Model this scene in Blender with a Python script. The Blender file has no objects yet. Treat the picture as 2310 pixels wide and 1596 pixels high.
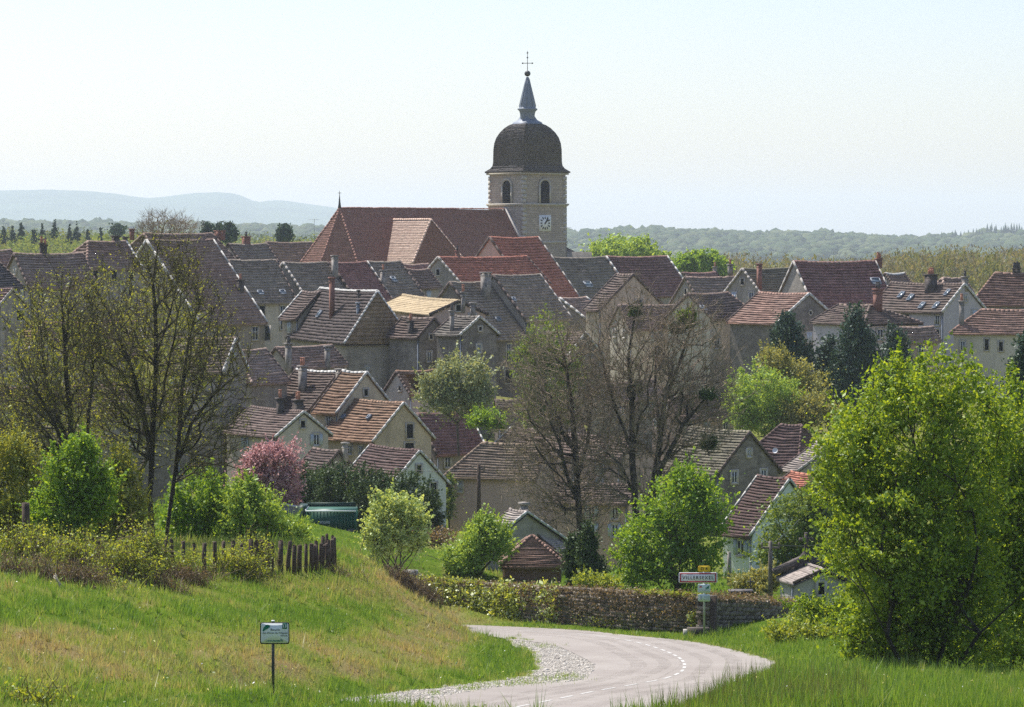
import bpy, math, random
import numpy as np
from mathutils import Vector, Matrix
R_ = math.radians
rng = np.random.default_rng(11)
random.seed(11)
SC = bpy.context.scene
COL = SC.collection

# ------------------------------------------------------------------ camera
FPX, CX, HY = 6721.0, 1155.0, 541.0      # focal length, centre column and horizon row of the survey drawing
cam = bpy.data.cameras.new('camera')
cam.sensor_width = 36.0
cam.lens = FPX / 2310 * 36
cam.shift_y = -(798 - HY) / 2310
cam.clip_start, cam.clip_end = 1.0, 30000.0
cam_o = bpy.data.objects.new('camera', cam)
COL.objects.link(cam_o)
cam_o.location = (0, 0, 0)
cam_o.rotation_euler = (R_(90), 0, 0)
SC.camera = cam_o

# ------------------------------------------------------------------ light
SUN_AZ, SUN_EL = 41.0, 58.5               # degrees left of the view direction, degrees up
S = Vector((-math.sin(R_(SUN_AZ)) * math.cos(R_(SUN_EL)), math.cos(R_(SUN_AZ)) * math.cos(R_(SUN_EL)), math.sin(R_(SUN_EL))))
sun = bpy.data.lights.new('sun', 'SUN')
sun.energy = 5.0
sun.angle = R_(0.53)
sun.color = (1.0, 0.955, 0.88)
sun_o = bpy.data.objects.new('sun', sun)
COL.objects.link(sun_o)
sun_o.rotation_euler = S.to_track_quat('Z', 'Y').to_euler()
wd = bpy.data.worlds.new('World')
SC.world = wd
wd.use_nodes = True
nt = wd.node_tree
nt.nodes.clear()
sky = nt.nodes.new('ShaderNodeTexSky')
sky.sky_type = 'NISHITA'
sky.sun_disc = False
sky.sun_elevation = R_(SUN_EL)
sky.sun_rotation = R_(-SUN_AZ)
sky.altitude = 250
sky.air_density = 1.0
sky.dust_density = 1.4
sky.ozone_density = 1.0
bg = nt.nodes.new('ShaderNodeBackground')
bg.inputs['Strength'].default_value = 0.106
wo = nt.nodes.new('ShaderNodeOutputWorld')
tint = nt.nodes.new('ShaderNodeMix'); tint.data_type = 'RGBA'; tint.blend_type = 'MULTIPLY'; tint.inputs[0].default_value = 1.0
tint.inputs[7].default_value = (1.0, .955, 1.0, 1)
nt.links.new(sky.outputs[0], tint.inputs[6])
nt.links.new(tint.outputs[2], bg.inputs[0])
nt.links.new(bg.outputs[0], wo.inputs[0])
SC.view_settings.view_transform = 'Standard'
SC.view_settings.look = 'None'
SC.view_settings.gamma = 1.0
SC.view_settings.use_curve_mapping = False
SC.view_settings.exposure = 0.66
SC.render.engine = 'CYCLES'
cy = SC.cycles
cy.max_bounces = 6
cy.diffuse_bounces = 2
cy.glossy_bounces = 2
cy.transmission_bounces = 4
cy.transparent_max_bounces = 6
cy.volume_bounces = 3
cy.use_denoising = False
try:
    cy.denoiser = 'OPENIMAGEDENOISE'
    cy.denoising_prefilter = 'ACCURATE'
except Exception:
    pass
cy.sample_clamp_indirect = 6.0

# ------------------------------------------------------------------ basic helpers
def W(x, y, D):
    return np.array([(x - CX) / FPX * D, D, -(y - HY) / FPX * D])

def pix(P):
    P = np.asarray(P, float)
    return np.stack([CX + FPX * P[..., 0] / P[..., 1], HY - FPX * P[..., 2] / P[..., 1]], -1)

def mk(name, V, F, mat, parent=None, uv=None, loc=None, smooth=False, attrs=None, rot=None):
    """one mesh object from arrays; F is (n,3) or (n,4), or a list of such arrays"""
    V = np.asarray(V, dtype=np.float32).reshape(-1, 3)
    Fs = F if isinstance(F, list) else [F]
    Fs = [np.asarray(f, dtype=np.int32) for f in Fs if len(f)]
    me = bpy.data.meshes.new(name)
    loops = np.concatenate([f.ravel() for f in Fs])
    tot = np.concatenate([np.full(len(f), f.shape[1], np.int32) for f in Fs])
    start = np.concatenate([[0], np.cumsum(tot)[:-1]]).astype(np.int32)
    me.vertices.add(len(V))
    me.vertices.foreach_set('co', V.ravel())
    me.loops.add(len(loops))
    me.loops.foreach_set('vertex_index', loops)
    me.polygons.add(len(tot))
    me.polygons.foreach_set('loop_start', start)
    me.polygons.foreach_set('loop_total', tot)
    if smooth:
        me.polygons.foreach_set('use_smooth', np.ones(len(tot), bool))
    if uv is not None:
        l = me.uv_layers.new(name='UVMap')
        l.data.foreach_set('uv', np.asarray(uv, np.float32)[loops].ravel())
    if attrs:
        for k, a in attrs.items():
            at = me.attributes.new(k, 'FLOAT', 'POINT')
            at.data.foreach_set('value', np.asarray(a, np.float32))
    me.materials.append(mat)
    me.update(calc_edges=True)
    me.validate()
    o = bpy.data.objects.new(name, me)
    COL.objects.link(o)
    if parent is not None:
        o.parent = parent
    if loc is not None:
        o.location = loc
    if rot is not None:
        o.rotation_euler = rot
    return o

class MB:
    """collects simple shapes into one mesh"""
    def __init__(s):
        s.V, s.F4, s.F3, s.n, s.UV = [], [], [], 0, []
    def add(s, V, F4=(), F3=(), uv=None):
        V = np.asarray(V, float).reshape(-1, 3)
        if len(F4): s.F4.append(np.asarray(F4, int).reshape(-1, 4) + s.n)
        if len(F3): s.F3.append(np.asarray(F3, int).reshape(-1, 3) + s.n)
        s.V.append(V)
        s.UV.append(np.asarray(uv, float) if uv is not None else V[:, [0, 2]] + V[:, [1, 1]] * [1, 0])
        s.n += len(V)
    def box(s, c, size, M=None):
        x, y, z = np.asarray(size, float) / 2
        V = np.array([[i * x, j * y, k * z] for k in (-1, 1) for j in (-1, 1) for i in (-1, 1)])
        if M is not None: V = V @ np.asarray(M)[:3, :3].T
        V = V + np.asarray(c, float)
        s.add(V, [[0, 2, 3, 1], [4, 5, 7, 6], [0, 1, 5, 4], [2, 6, 7, 3], [0, 4, 6, 2], [1, 3, 7, 5]])
    def bar(s, a, b, r, up=(0, 0, 1), r2=None):
        """square bar from a to b, half sizes r (side) and r2 (up)"""
        a, b = np.asarray(a, float), np.asarray(b, float)
        d = b - a; L = np.linalg.norm(d); d = d / L
        up = np.asarray(up, float); sx = np.cross(d, up)
        if np.linalg.norm(sx) < 1e-4: sx = np.cross(d, (1, 0, 0))
        sx /= np.linalg.norm(sx); uz = np.cross(sx, d)
        s.box((a + b) / 2, (2 * r, L, 2 * (r2 or r)), np.stack([sx, d, uz], 1))
    def tube(s, pts, rad, n=8, caps=True):
        pts = np.asarray(pts, float); rad = np.broadcast_to(np.asarray(rad, float), (len(pts),))
        rings = []
        for i, p in enumerate(pts):
            d = pts[min(i + 1, len(pts) - 1)] - pts[max(i - 1, 0)]
            d = d / (np.linalg.norm(d) + 1e-9)
            a = np.cross(d, (0, 0, 1)) if abs(d[2]) < .9 else np.cross(d, (0, 1, 0))
            a /= np.linalg.norm(a); b = np.cross(d, a)
            t = np.linspace(0, 2 * np.pi, n, endpoint=False)
            rings.append(p + rad[i] * (np.cos(t)[:, None] * a + np.sin(t)[:, None] * b))
        V = np.concatenate(rings); F = []; F3 = []
        for i in range(len(pts) - 1):
            for j in range(n):
                k = (j + 1) % n
                F.append([i * n + j, i * n + k, (i + 1) * n + k, (i + 1) * n + j])
        if caps:
            V = np.concatenate([V, [pts[0], pts[-1]]])
            m = len(V)
            for j in range(n):
                k = (j + 1) % n
                F3.append([m - 2, k, j]); F3.append([m - 1, (len(pts) - 1) * n + j, (len(pts) - 1) * n + k])
        s.add(V, F, F3)
    def lathe(s, prof, n=4, rot=0., c=(0, 0, 0)):
        """prof: (radius, z) list; n sides; radius measured to the middle of a side when n == 4"""
        k_ = 1 / math.cos(math.pi / n)
        t = rot + (np.arange(n) + .5) * 2 * np.pi / n
        V = []
        for r, z in prof:
            V += [[r * k_ * math.cos(a) + c[0], r * k_ * math.sin(a) + c[1], z + c[2]] for a in t]
        F = [[i * n + j, i * n + (j + 1) % n, (i + 1) * n + (j + 1) % n, (i + 1) * n + j] for i in range(len(prof) - 1) for j in range(n)]
        s.add(V, F)
    def build(s, name, mat, parent=None, **k):
        Fs = ([np.concatenate(s.F4)] if s.F4 else []) + ([np.concatenate(s.F3)] if s.F3 else [])
        return mk(name, np.concatenate(s.V), Fs, mat, parent, uv=np.concatenate(s.UV), **k)

def tag(o, label=None, cat=None, group=None, kind=None):
    if label: o['label'] = label
    if cat: o['category'] = cat
    if group: o['group'] = group
    if kind: o['kind'] = kind
    return o

def empty(name, loc, rz=0., label=None, cat=None, group=None):
    o = bpy.data.objects.new(name, None)
    COL.objects.link(o)
    o.location = loc
    o.rotation_euler = (0, 0, rz)
    return tag(o, label, cat, group)

# ------------------------------------------------------------------ materials
def new_mat(name):
    m = bpy.data.materials.new(name)
    m.use_nodes = True
    n = m.node_tree
    n.nodes.clear()
    out = n.nodes.new('ShaderNodeOutputMaterial')
    return m, n, out

def nd(n, t, **k):
    x = n.nodes.new(t)
    for a, v in k.items():
        if a in x.inputs: x.inputs[a].default_value = v
        else: setattr(x, a, v)
    return x

def noise(n, vec, scale, detail=4., rough=.6, dist=0.):
    x = nd(n, 'ShaderNodeTexNoise')
    x.inputs['Scale'].default_value = scale
    x.inputs['Detail'].default_value = detail
    x.inputs['Roughness'].default_value = rough
    x.inputs['Distortion'].default_value = dist
    if vec is not None: n.links.new(vec, x.inputs['Vector'])
    return x

def mix(n, fac, a, b, mode='MIX'):
    x = nd(n, 'ShaderNodeMix', data_type='RGBA', blend_type=mode)
    for sock, v in ((x.inputs[0], fac), (x.inputs[6], a), (x.inputs[7], b)):
        if isinstance(v, (int, float)): sock.default_value = v
        elif isinstance(v, (tuple, list)): sock.default_value = (*v[:3], 1)
        else: n.links.new(v, sock)
    return x.outputs[2]

def ramp(n, fac, stops):
    x = nd(n, 'ShaderNodeValToRGB')
    e = x.color_ramp.elements
    while len(e) < len(stops): e.new(.5)
    for q, (p, c) in zip(e, stops):
        q.position = p
        q.color = (c, c, c, 1) if isinstance(c, (int, float)) else (*c, 1)
    n.links.new(fac, x.inputs[0])
    return x.outputs[0]

def bsdf(n, out, color, rough=.85, spec=.25, bump=None, bstr=.3, bdist=.02, metal=0.):
    b = nd(n, 'ShaderNodeBsdfPrincipled')
    b.inputs['Roughness'].default_value = rough
    b.inputs['Specular IOR Level'].default_value = spec
    b.inputs['Metallic'].default_value = metal
    if isinstance(color, (tuple, list)): b.inputs['Base Color'].default_value = (*color[:3], 1)
    else: n.links.new(color, b.inputs['Base Color'])
    if bump is not None:
        q = nd(n, 'ShaderNodeBump')
        q.inputs['Strength'].default_value = bstr
        q.inputs['Distance'].default_value = bdist
        n.links.new(bump, q.inputs['Height'])
        n.links.new(q.outputs[0], b.inputs['Normal'])
    n.links.new(b.outputs[0], out.inputs[0])
    return b

def sc(c, k): return tuple(min(1., v * k) for v in c)

def tile_mat(name, c1, c2, lichen=(.33, .31, .24), lf=.45, tw=.23, th=.34, vary=.45):
    m, n, out = new_mat(name)
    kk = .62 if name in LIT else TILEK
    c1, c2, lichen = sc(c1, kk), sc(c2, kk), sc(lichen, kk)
    tc = nd(n, 'ShaderNodeTexCoord')
    wob = noise(n, tc.outputs['UV'], 1.3, 2.)
    vec = nd(n, 'ShaderNodeVectorMath', operation='MULTIPLY_ADD')
    n.links.new(wob.outputs['Color'], vec.inputs[0]); vec.inputs[1].default_value = (.08, .03, 0)
    n.links.new(tc.outputs['UV'], vec.inputs[2])
    br = nd(n, 'ShaderNodeTexBrick')
    n.links.new(vec.outputs[0], br.inputs['Vector'])
    br.offset = .5
    br.inputs['Color1'].default_value = (*sc(c1, 1 - vary * .5), 1)
    br.inputs['Color2'].default_value = (*sc(c2, 1 + vary * .5), 1)
    br.inputs['Mortar'].default_value = (*sc(c1, .55), 1)
    br.inputs['Scale'].default_value = 1
    br.inputs['Mortar Size'].default_value = .012
    br.inputs['Brick Width'].default_value = tw
    br.inputs['Row Height'].default_value = th
    oi = nd(n, 'ShaderNodeObjectInfo')
    off = nd(n, 'ShaderNodeVectorMath', operation='MULTIPLY_ADD')
    n.links.new(oi.outputs['Random'], off.inputs[0]); off.inputs[1].default_value = (40, 30, 20)
    n.links.new(tc.outputs['Object'], off.inputs[2])
    big = noise(n, off.outputs[0], .35, 5., .65)
    col = mix(n, ramp(n, big.outputs[0], [(.42, 0.), (.68, lf)]), br.outputs[0], lichen)
    mid = noise(n, off.outputs[0], 3.2, 4., .7)
    col = mix(n, ramp(n, mid.outputs[0], [(.55, 0.), (.75, .35)]), col, sc(c1, .45))
    # streaks that run down the slope
    mp = nd(n, 'ShaderNodeMapping'); mp.inputs['Scale'].default_value = (1.6, .18, 1)
    n.links.new(tc.outputs['UV'], mp.inputs[0])
    st = noise(n, mp.outputs[0], 1., 4., .6)
    col = mix(n, ramp(n, st.outputs[0], [(.35, .22), (.7, 0.)]), col, sc(c1, .5))
    hsv = nd(n, 'ShaderNodeHueSaturation')
    n.links.new(col, hsv.inputs['Color'])
    v = nd(n, 'ShaderNodeMapRange'); v.inputs[3].default_value = .86; v.inputs[4].default_value = 1.14
    n.links.new(oi.outputs['Random'], v.inputs[0]); n.links.new(v.outputs[0], hsv.inputs['Value'])
    bsdf(n, out, hsv.outputs[0], .8, .3, mid.outputs[0], .4, .02)
    return m

def plaster_mat(name, c, dirt, k=.6, stone=0.):
    m, n, out = new_mat(name)
    tc = nd(n, 'ShaderNodeTexCoord')
    oi = nd(n, 'ShaderNodeObjectInfo')
    off = nd(n, 'ShaderNodeVectorMath', operation='MULTIPLY_ADD')
    n.links.new(oi.outputs['Random'], off.inputs[0]); off.inputs[1].default_value = (40, 30, 20)
    n.links.new(tc.outputs['Object'], off.inputs[2])
    a = noise(n, off.outputs[0], .5, 6., .68)
    col = mix(n, ramp(n, a.outputs[0], [(.38, 0.), (.66, k)]), c, dirt)
    mp = nd(n, 'ShaderNodeMapping'); mp.inputs['Scale'].default_value = (1.2, 1.2, .22)
    n.links.new(off.outputs[0], mp.inputs[0])
    st = noise(n, mp.outputs[0], 1., 5., .7)
    col = mix(n, ramp(n, st.outputs[0], [(.5, 0.), (.72, k * .8)]), col, sc(dirt, .7))
    f = noise(n, off.outputs[0], 6., 4., .7)
    col = mix(n, ramp(n, f.outputs[0], [(.35, .25), (.6, 0.)]), col, sc(dirt, .8))
    if stone:
        v = nd(n, 'ShaderNodeTexVoronoi'); v.inputs['Scale'].default_value = 2.6
        mp2 = nd(n, 'ShaderNodeMapping'); mp2.inputs['Scale'].default_value = (1, 1, 1.9)
        n.links.new(off.outputs[0], mp2.inputs[0]); n.links.new(mp2.outputs[0], v.inputs[0])
        g = nd(n, 'ShaderNodeRGBToBW'); n.links.new(v.outputs['Color'], g.inputs[0])
        col = mix(n, ramp(n, g.outputs[0], [(.2, stone), (.8, 0.)]), col, sc(dirt, .55))
    bsdf(n, out, col, .92, .15, f.outputs[0], .5, .03)
    return m

def block_mat(name, c, dirt, bw=.5, bh=.3):
    """coursed stone blocks"""
    m, n, out = new_mat(name)
    tc = nd(n, 'ShaderNodeTexCoord')
    br = nd(n, 'ShaderNodeTexBrick')
    n.links.new(tc.outputs['UV'], br.inputs['Vector'])
    br.inputs['Color1'].default_value = (*sc(c, .82), 1)
    br.inputs['Color2'].default_value = (*sc(c, 1.15), 1)
    br.inputs['Mortar'].default_value = (*sc(dirt, .8), 1)
    br.inputs['Scale'].default_value = 1
    br.inputs['Mortar Size'].default_value = .02
    br.inputs['Brick Width'].default_value = bw
    br.inputs['Row Height'].default_value = bh
    a = noise(n, tc.outputs['Object'], .6, 6., .68)
    col = mix(n, ramp(n, a.outputs[0], [(.42, 0.), (.68, .6)]), br.outputs[0], dirt)
    f = noise(n, tc.outputs['Object'], 5., 4., .7)
    col = mix(n, ramp(n, f.outputs[0], [(.35, .3), (.6, 0.)]), col, sc(dirt, .8))
    bsdf(n, out, col, .9, .2, f.outputs[0], .5, .03)
    return m

def plain(name, c, rough=.8, spec=.25, nz=.25, scale=4., metal=0.):
    m, n, out = new_mat(name)
    tc = nd(n, 'ShaderNodeTexCoord')
    a = noise(n, tc.outputs['Object'], scale, 5., .65)
    col = mix(n, ramp(n, a.outputs[0], [(.35, 0.), (.7, 1.)]), sc(c, 1 - nz), sc(c, 1 + nz))
    bsdf(n, out, col, rough, spec, a.outputs[0], .25, .01, metal)
    return m

def leaf_mat(name, c1, c2, c3=None, trans=.45, gloss=.025, tint=(1.5, 1.2, .5)):
    """c1..c3 the range of leaf colours, chosen per leaf"""
    m, n, out = new_mat(name)
    g = nd(n, 'ShaderNodeNewGeometry')
    c3 = c3 or c2
    c1, c2, c3 = [sc(c, LEAFK) for c in (c1, c2, c3)]
    col = ramp(n, g.outputs['Random Per Island'], [(0., c1), (.55, c2), (1., c3)])
    tc = nd(n, 'ShaderNodeTexCoord')
    a = noise(n, tc.outputs['Object'], .5, 3., .6)
    col = mix(n, ramp(n, a.outputs[0], [(.35, .35), (.65, 0.)]), col, c1)
    d = nd(n, 'ShaderNodeBsdfDiffuse'); t = nd(n, 'ShaderNodeBsdfTranslucent')
    gl = nd(n, 'ShaderNodeBsdfGlossy'); gl.inputs['Roughness'].default_value = .5
    gl.inputs['Color'].default_value = (1, 1, 1, 1)
    tcol = mix(n, 1., col, tint, 'MULTIPLY')
    n.links.new(col, d.inputs[0]); n.links.new(tcol, t.inputs[0])
    ms = nd(n, 'ShaderNodeMixShader'); ms.inputs[0].default_value = trans
    n.links.new(d.outputs[0], ms.inputs[1]); n.links.new(t.outputs[0], ms.inputs[2])
    m2 = nd(n, 'ShaderNodeMixShader'); m2.inputs[0].default_value = gloss
    n.links.new(ms.outputs[0], m2.inputs[1]); n.links.new(gl.outputs[0], m2.inputs[2])
    n.links.new(m2.outputs[0], out.inputs[0])
    return m

def canopy_mat(name, c1, c2, c3):
    m, n, out = new_mat(name)
    g = nd(n, 'ShaderNodeNewGeometry')
    col = ramp(n, g.outputs['Random Per Island'], [(0., c1), (.5, c2), (1., c3)])
    tc = nd(n, 'ShaderNodeTexCoord')
    a = noise(n, tc.outputs['Object'], .5, 4., .7)
    col = mix(n, ramp(n, a.outputs[0], [(.35, .5), (.65, 0.)]), col, sc(c1, .7))
    bsdf(n, out, col, 1., 0.)
    return m

M = {}
LEAFK, TILEK = 1.9, 1.15
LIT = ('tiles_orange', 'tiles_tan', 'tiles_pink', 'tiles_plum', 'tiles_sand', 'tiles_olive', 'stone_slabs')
# weathered clay tiles
M['brown'] = tile_mat('tiles_brown', (.245, .165, .132), (.300, .208, .168), (.27, .245, .20))
M['umber'] = tile_mat('tiles_umber', (.195, .125, .096), (.248, .165, .130), (.25, .22, .175))
M['maroon'] = tile_mat('tiles_maroon', (.185, .090, .078), (.240, .120, .102), (.24, .19, .17), .3)
M['plum'] = tile_mat('tiles_plum', (.125, .090, .082), (.160, .120, .110), (.18, .15, .135), .3)
M['greyt'] = tile_mat('tiles_grey', (.195, .155, .122), (.250, .203, .162), (.27, .25, .19))
M['red'] = tile_mat('tiles_red', (.34, .12, .078), (.40, .15, .098), (.36, .20, .14), .25)
M['orange'] = tile_mat('tiles_orange', (.42, .245, .150), (.50, .30, .19), (.36, .27, .18), .35)
M['tan'] = tile_mat('tiles_tan', (.38, .265, .185), (.46, .33, .235), (.40, .34, .25), .4)
M['sand'] = tile_mat('tiles_sand', (.60, .46, .27), (.70, .55, .33), (.55, .42, .26), .3)
M['olive'] = tile_mat('tiles_olive', (.30, .265, .185), (.37, .33, .235), (.24, .235, .14), .4)
M['pink'] = tile_mat('tiles_pink', (.42, .235, .175), (.52, .31, .24), (.44, .33, .27), .35)
TILEK, LIT = .60, ()  # darker copies for roofs turned to the sun, countering strong light in colour
M['brown_d'] = tile_mat('tiles_brown_dimmed_for_sun', (.235, .160, .130), (.285, .200, .165), (.26, .235, .19))
M['umber_d'] = tile_mat('tiles_umber_dimmed_for_sun', (.205, .138, .118), (.255, .175, .150), (.24, .21, .18))
M['maroon_d'] = tile_mat('tiles_maroon_dimmed_for_sun', (.170, .096, .088), (.220, .125, .112), (.22, .18, .16), .3)
M['greyt_d'] = tile_mat('tiles_grey_dimmed_for_sun', (.21, .18, .155), (.26, .225, .19), (.27, .25, .20))
TILEK = 1.2
M['church'] = tile_mat('tiles_church', (.205, .10, .074), (.26, .128, .098), (.18, .11, .09), .4, .17, .17, .5)
M['churchb'] = tile_mat('tiles_church_sunlit', (.64, .42, .325), (.74, .51, .40), (.58, .40, .31), .3, .17, .17, .5)  # church tile colour lightened to paint sunshine on the side chapel slopes
M['slate'] = tile_mat('tiles_dark', (.075, .062, .060), (.125, .105, .10), (.15, .14, .12), .35, .17, .17, .6)
M['stonet'] = tile_mat('stone_slabs', (.27, .225, .20), (.34, .29, .26), (.22, .20, .17), .5, .4, .34)
# walls
M['grey_wall'] = plaster_mat('wall_grey', (.44, .395, .34), (.24, .205, .17), .7, .25)
M['dark_wall'] = plaster_mat('wall_dark_stone', (.31, .275, .24), (.15, .13, .115), .8, .5)
M['ochre_wall'] = plaster_mat('wall_ochre', (.64, .54, .39), (.32, .27, .22), .6)
M['beige_wall'] = plaster_mat('wall_beige', (.62, .56, .46), (.38, .34, .28), .5)
M['white_wall'] = plaster_mat('wall_white', (.74, .76, .72), (.50, .52, .50), .3)
M['pale_wall'] = plaster_mat('wall_pale', (.70, .72, .68), (.48, .49, .47), .35)
M['lilac_wall'] = plaster_mat('wall_lilac', (.50, .46, .48), (.36, .34, .37), .4)
M['pink_wall'] = plaster_mat('wall_pink', (.56, .41, .34), (.40, .29, .25), .45)
M['brick'] = block_mat('brick', (.33, .16, .11), (.24, .15, .12), .22, .075)
M['ashlar'] = block_mat('tower_stone', (.45, .385, .32), (.28, .235, .20), .55, .27)
M['verge_w'] = plain('lime_mortar', (.50, .49, .465), .9, .1, .3)
M['verge_g'] = plain('grey_mortar', (.42, .39, .36), .9, .1, .3)
M['verge_d'] = plain('dark_board', (.13, .10, .09), .9, .1, .3)
M['chim_br'] = plain('chimney_brick', (.24, .125, .10), .9, .15, .35, 6.)
M['chim_gr'] = plain('chimney_render', (.27, .245, .225), .9, .15, .4, 3.)
M['chim_dk'] = plain('chimney_soot', (.10, .085, .08), .9, .15, .4, 3.)
M['pot'] = plain('clay_pot', (.45, .21, .14), .8, .2, .2)
M['pot_dk'] = plain('dark_pot', (.09, .08, .08), .7, .3, .2)
M['zinc'] = plain('zinc', (.19, .22, .27), .55, .4, .15, 2.)
M['wframe'] = plain('painted_wood', (.66, .67, .66), .6, .3, .1)
M['stone_tr'] = plain('window_stone', (.46, .42, .36), .9, .15, .2)
M['shutter'] = plain('grey_blue_shutter', (.42, .47, .52), .7, .25, .15)
M['wood'] = plain('old_wood', (.085, .062, .05), .9, .15, .35, 8.)
M['woodg'] = plain('weathered_wood', (.17, .145, .125), .9, .15, .4, 8.)
M['bark'] = plain('bark', (.055, .047, .040), .95, .1, .45, 5.)
M['bark2'] = plain('bark_grey', (.125, .105, .085), .95, .1, .4, 5.)
M['twig'] = plain('twigs', (.27, .215, .165), .95, .1, .3, 3.)
M['twigd'] = plain('twigs_dark', (.115, .10, .066), .95, .1, .3, 3.)
M['iron'] = plain('iron', (.05, .05, .055), .6, .4, .2)
M['metal'] = plain('galvanised_steel', (.42, .43, .42), .5, .4, .12, 3., .3)
M['dark'] = plain('dark_void', (.018, .018, .02), .9, .1, .2)
M['concrete'] = plain('concrete', (.38, .36, .33), .9, .15, .25, 3.)
M['white_p'] = plain('white_paint', (.78, .79, .78), .6, .3, .06)
m, n, out = new_mat('glass')
bsdf(n, out, (.03, .035, .04), .12, .7)
M['glass'] = m
m, n, out = new_mat('roof_glass')
bsdf(n, out, (.10, .14, .17), .22, .9)
M['rglass'] = m
# foliage
M['l_spring'] = leaf_mat('leaves_spring', (.054, .100, .009), (.118, .183, .014), (.215, .278, .03), .5)
M['l_bright'] = leaf_mat('leaves_bright', (.055, .110, .012), (.105, .185, .018), (.175, .265, .03), .5)
M['l_mid'] = leaf_mat('leaves_mid', (.050, .085, .018), (.090, .135, .028), (.135, .18, .040), .4)
M['l_pale'] = leaf_mat('leaves_pale', (.15, .20, .075), (.24, .31, .12), (.36, .42, .21), .4)
M['l_grey'] = leaf_mat('leaves_greyish', (.10, .125, .06), (.165, .195, .10), (.28, .30, .20), .3)
M['l_yellow'] = leaf_mat('leaves_yellow_green', (.085, .12, .018), (.155, .20, .03), (.24, .28, .05), .5)
M['l_tan'] = leaf_mat('leaves_tan', (.105, .115, .035), (.165, .175, .06), (.24, .245, .10), .4)
M['l_olive'] = leaf_mat('buds_olive', (.085, .10, .02), (.14, .165, .03), (.21, .235, .055), .45)
M['l_brown'] = leaf_mat('dead_leaves', (.075, .055, .035), (.13, .098, .062), (.19, .15, .095), .25)
M['l_pink'] = leaf_mat('blossom_pink', (.20, .10, .105), (.31, .18, .185), (.43, .30, .31), .3, .02, (1.15, 1., .9))
M['l_dark'] = leaf_mat('leaves_evergreen', (.016, .032, .012), (.034, .058, .020), (.06, .09, .03), .2)
M['l_conif'] = leaf_mat('needles_blue', (.014, .030, .020), (.028, .052, .034), (.045, .075, .05), .15)
M['l_ivy'] = leaf_mat('ivy_leaves', (.085, .11, .014), (.22, .27, .035), (.42, .46, .10), .35, .12)
M['l_sp2'] = leaf_mat('leaves_village', (.10, .16, .028), (.16, .24, .045), (.22, .30, .065), .4)
HAZE = 1.25e-4
DEBUG = False
# ------------------------------------------------------------------ tiled roofs
UVS = .34
def tiled(mb, o, u, s, nrm, a0t, a1t, a0b, a1b, S, course=.35, th=.06, sag=0., L=None, hole=None, jit=.02):
    """courses of tiles on a slope: origin o (ridge line, a = 0), u along the ridge, s down the slope, nrm outward."""
    o, u, s, nrm = (np.asarray(v, float) for v in (o, u, s, nrm))
    nc = max(2, int(round(S / course)))
    bs = np.linspace(0, S, nc + 1)
    for j in range(nc):
        b0, b1 = bs[j], bs[j + 1]
        f0, f1 = b0 / S, b1 / S
        l0, r0 = a0t + (a0b - a0t) * f0, a1t + (a1b - a1t) * f0
        l1, r1 = a0t + (a0b - a0t) * f1, a1t + (a1b - a1t) * f1
        n = max(1, int(max(r1 - l1, r0 - l0) / .55))
        t = np.linspace(0, 1, n + 1)
        A0, A1 = l0 + (r0 - l0) * t, l1 + (r1 - l1) * t
        jb = rng.normal(0, jit, n + 1); jh = np.abs(th + rng.normal(0, th * .22, n + 1))
        jb[0] = jb[-1] = 0
        def P(A, B, H):
            B = np.broadcast_to(B, A.shape); H = np.broadcast_to(H, A.shape)
            p = o + A[:, None] * u + B[:, None] * s + H[:, None] * nrm
            if sag and L: p[:, 2] -= sag * np.sin(np.clip((A / L) + .5, 0, 1) * np.pi) * (1 - .4 * B / S)
            return p
        top = P(A0, b0, .004 * (j + 1) % .02); bot = P(A1, b1 + jb, jh); low = P(A1, b1 + jb, -.01)
        V = np.concatenate([top, bot, low])
        uv = UVS / course * np.concatenate([np.stack([A0, A0 * 0 + b0], 1), np.stack([A1, A1 * 0 + b1], 1), np.stack([A1, A1 * 0 + b1], 1)])
        i = np.arange(n)
        if hole is not None:
            ac = (A0[:-1] + A0[1:]) / 2
            i = i[~hole(ac, (b0 + b1) / 2)]
        m = n + 1
        # winding so that the tile faces point along nrm
        if np.dot(np.cross(u, s), nrm) < 0:
            F = np.concatenate([np.stack([i, i + 1, m + i + 1, m + i][::1], 1), np.stack([m + i, m + i + 1, 2 * m + i + 1, 2 * m + i], 1)])[:, ::1]
        else:
            F = np.concatenate([np.stack([i, m + i, m + i + 1, i + 1], 1), np.stack([m + i, 2 * m + i, 2 * m + i + 1, m + i + 1], 1)])
        mb.add(V, F, uv=uv)

def ridge_caps(mb, a, b, r=.13, step=.42):
    a, b = np.asarray(a, float), np.asarray(b, float)
    L = np.linalg.norm(b - a); n = max(1, int(L / step)); d = (b - a) / L
    side = np.cross(d, (0, 0, 1)); side /= np.linalg.norm(side) + 1e-9
    up = np.cross(side, d)
    for i in range(n):
        p0 = a + (b - a) * (i / n); p1 = a + (b - a) * ((i + 1.06) / n)
        k = r * (1 + rng.normal(0, .03)); h = r * .85 + rng.normal(0, .012)
        V = []
        for p, q in ((p0, 1.), (p1, 1.12)):
            for c, z in ((-1, -.35), (-.6, .55), (0, 1.), (.6, .55), (1, -.35)):
                V.append(p + side * c * k * q + up * h * z * q)
        F = [[i_, i_ + 1, i_ + 6, i_ + 5] for i_ in range(4)]
        mb.add(V, F, [[0, 2, 1], [0, 3, 2], [0, 4, 3], [5, 6, 7], [5, 7, 8], [5, 8, 9]])

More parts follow.
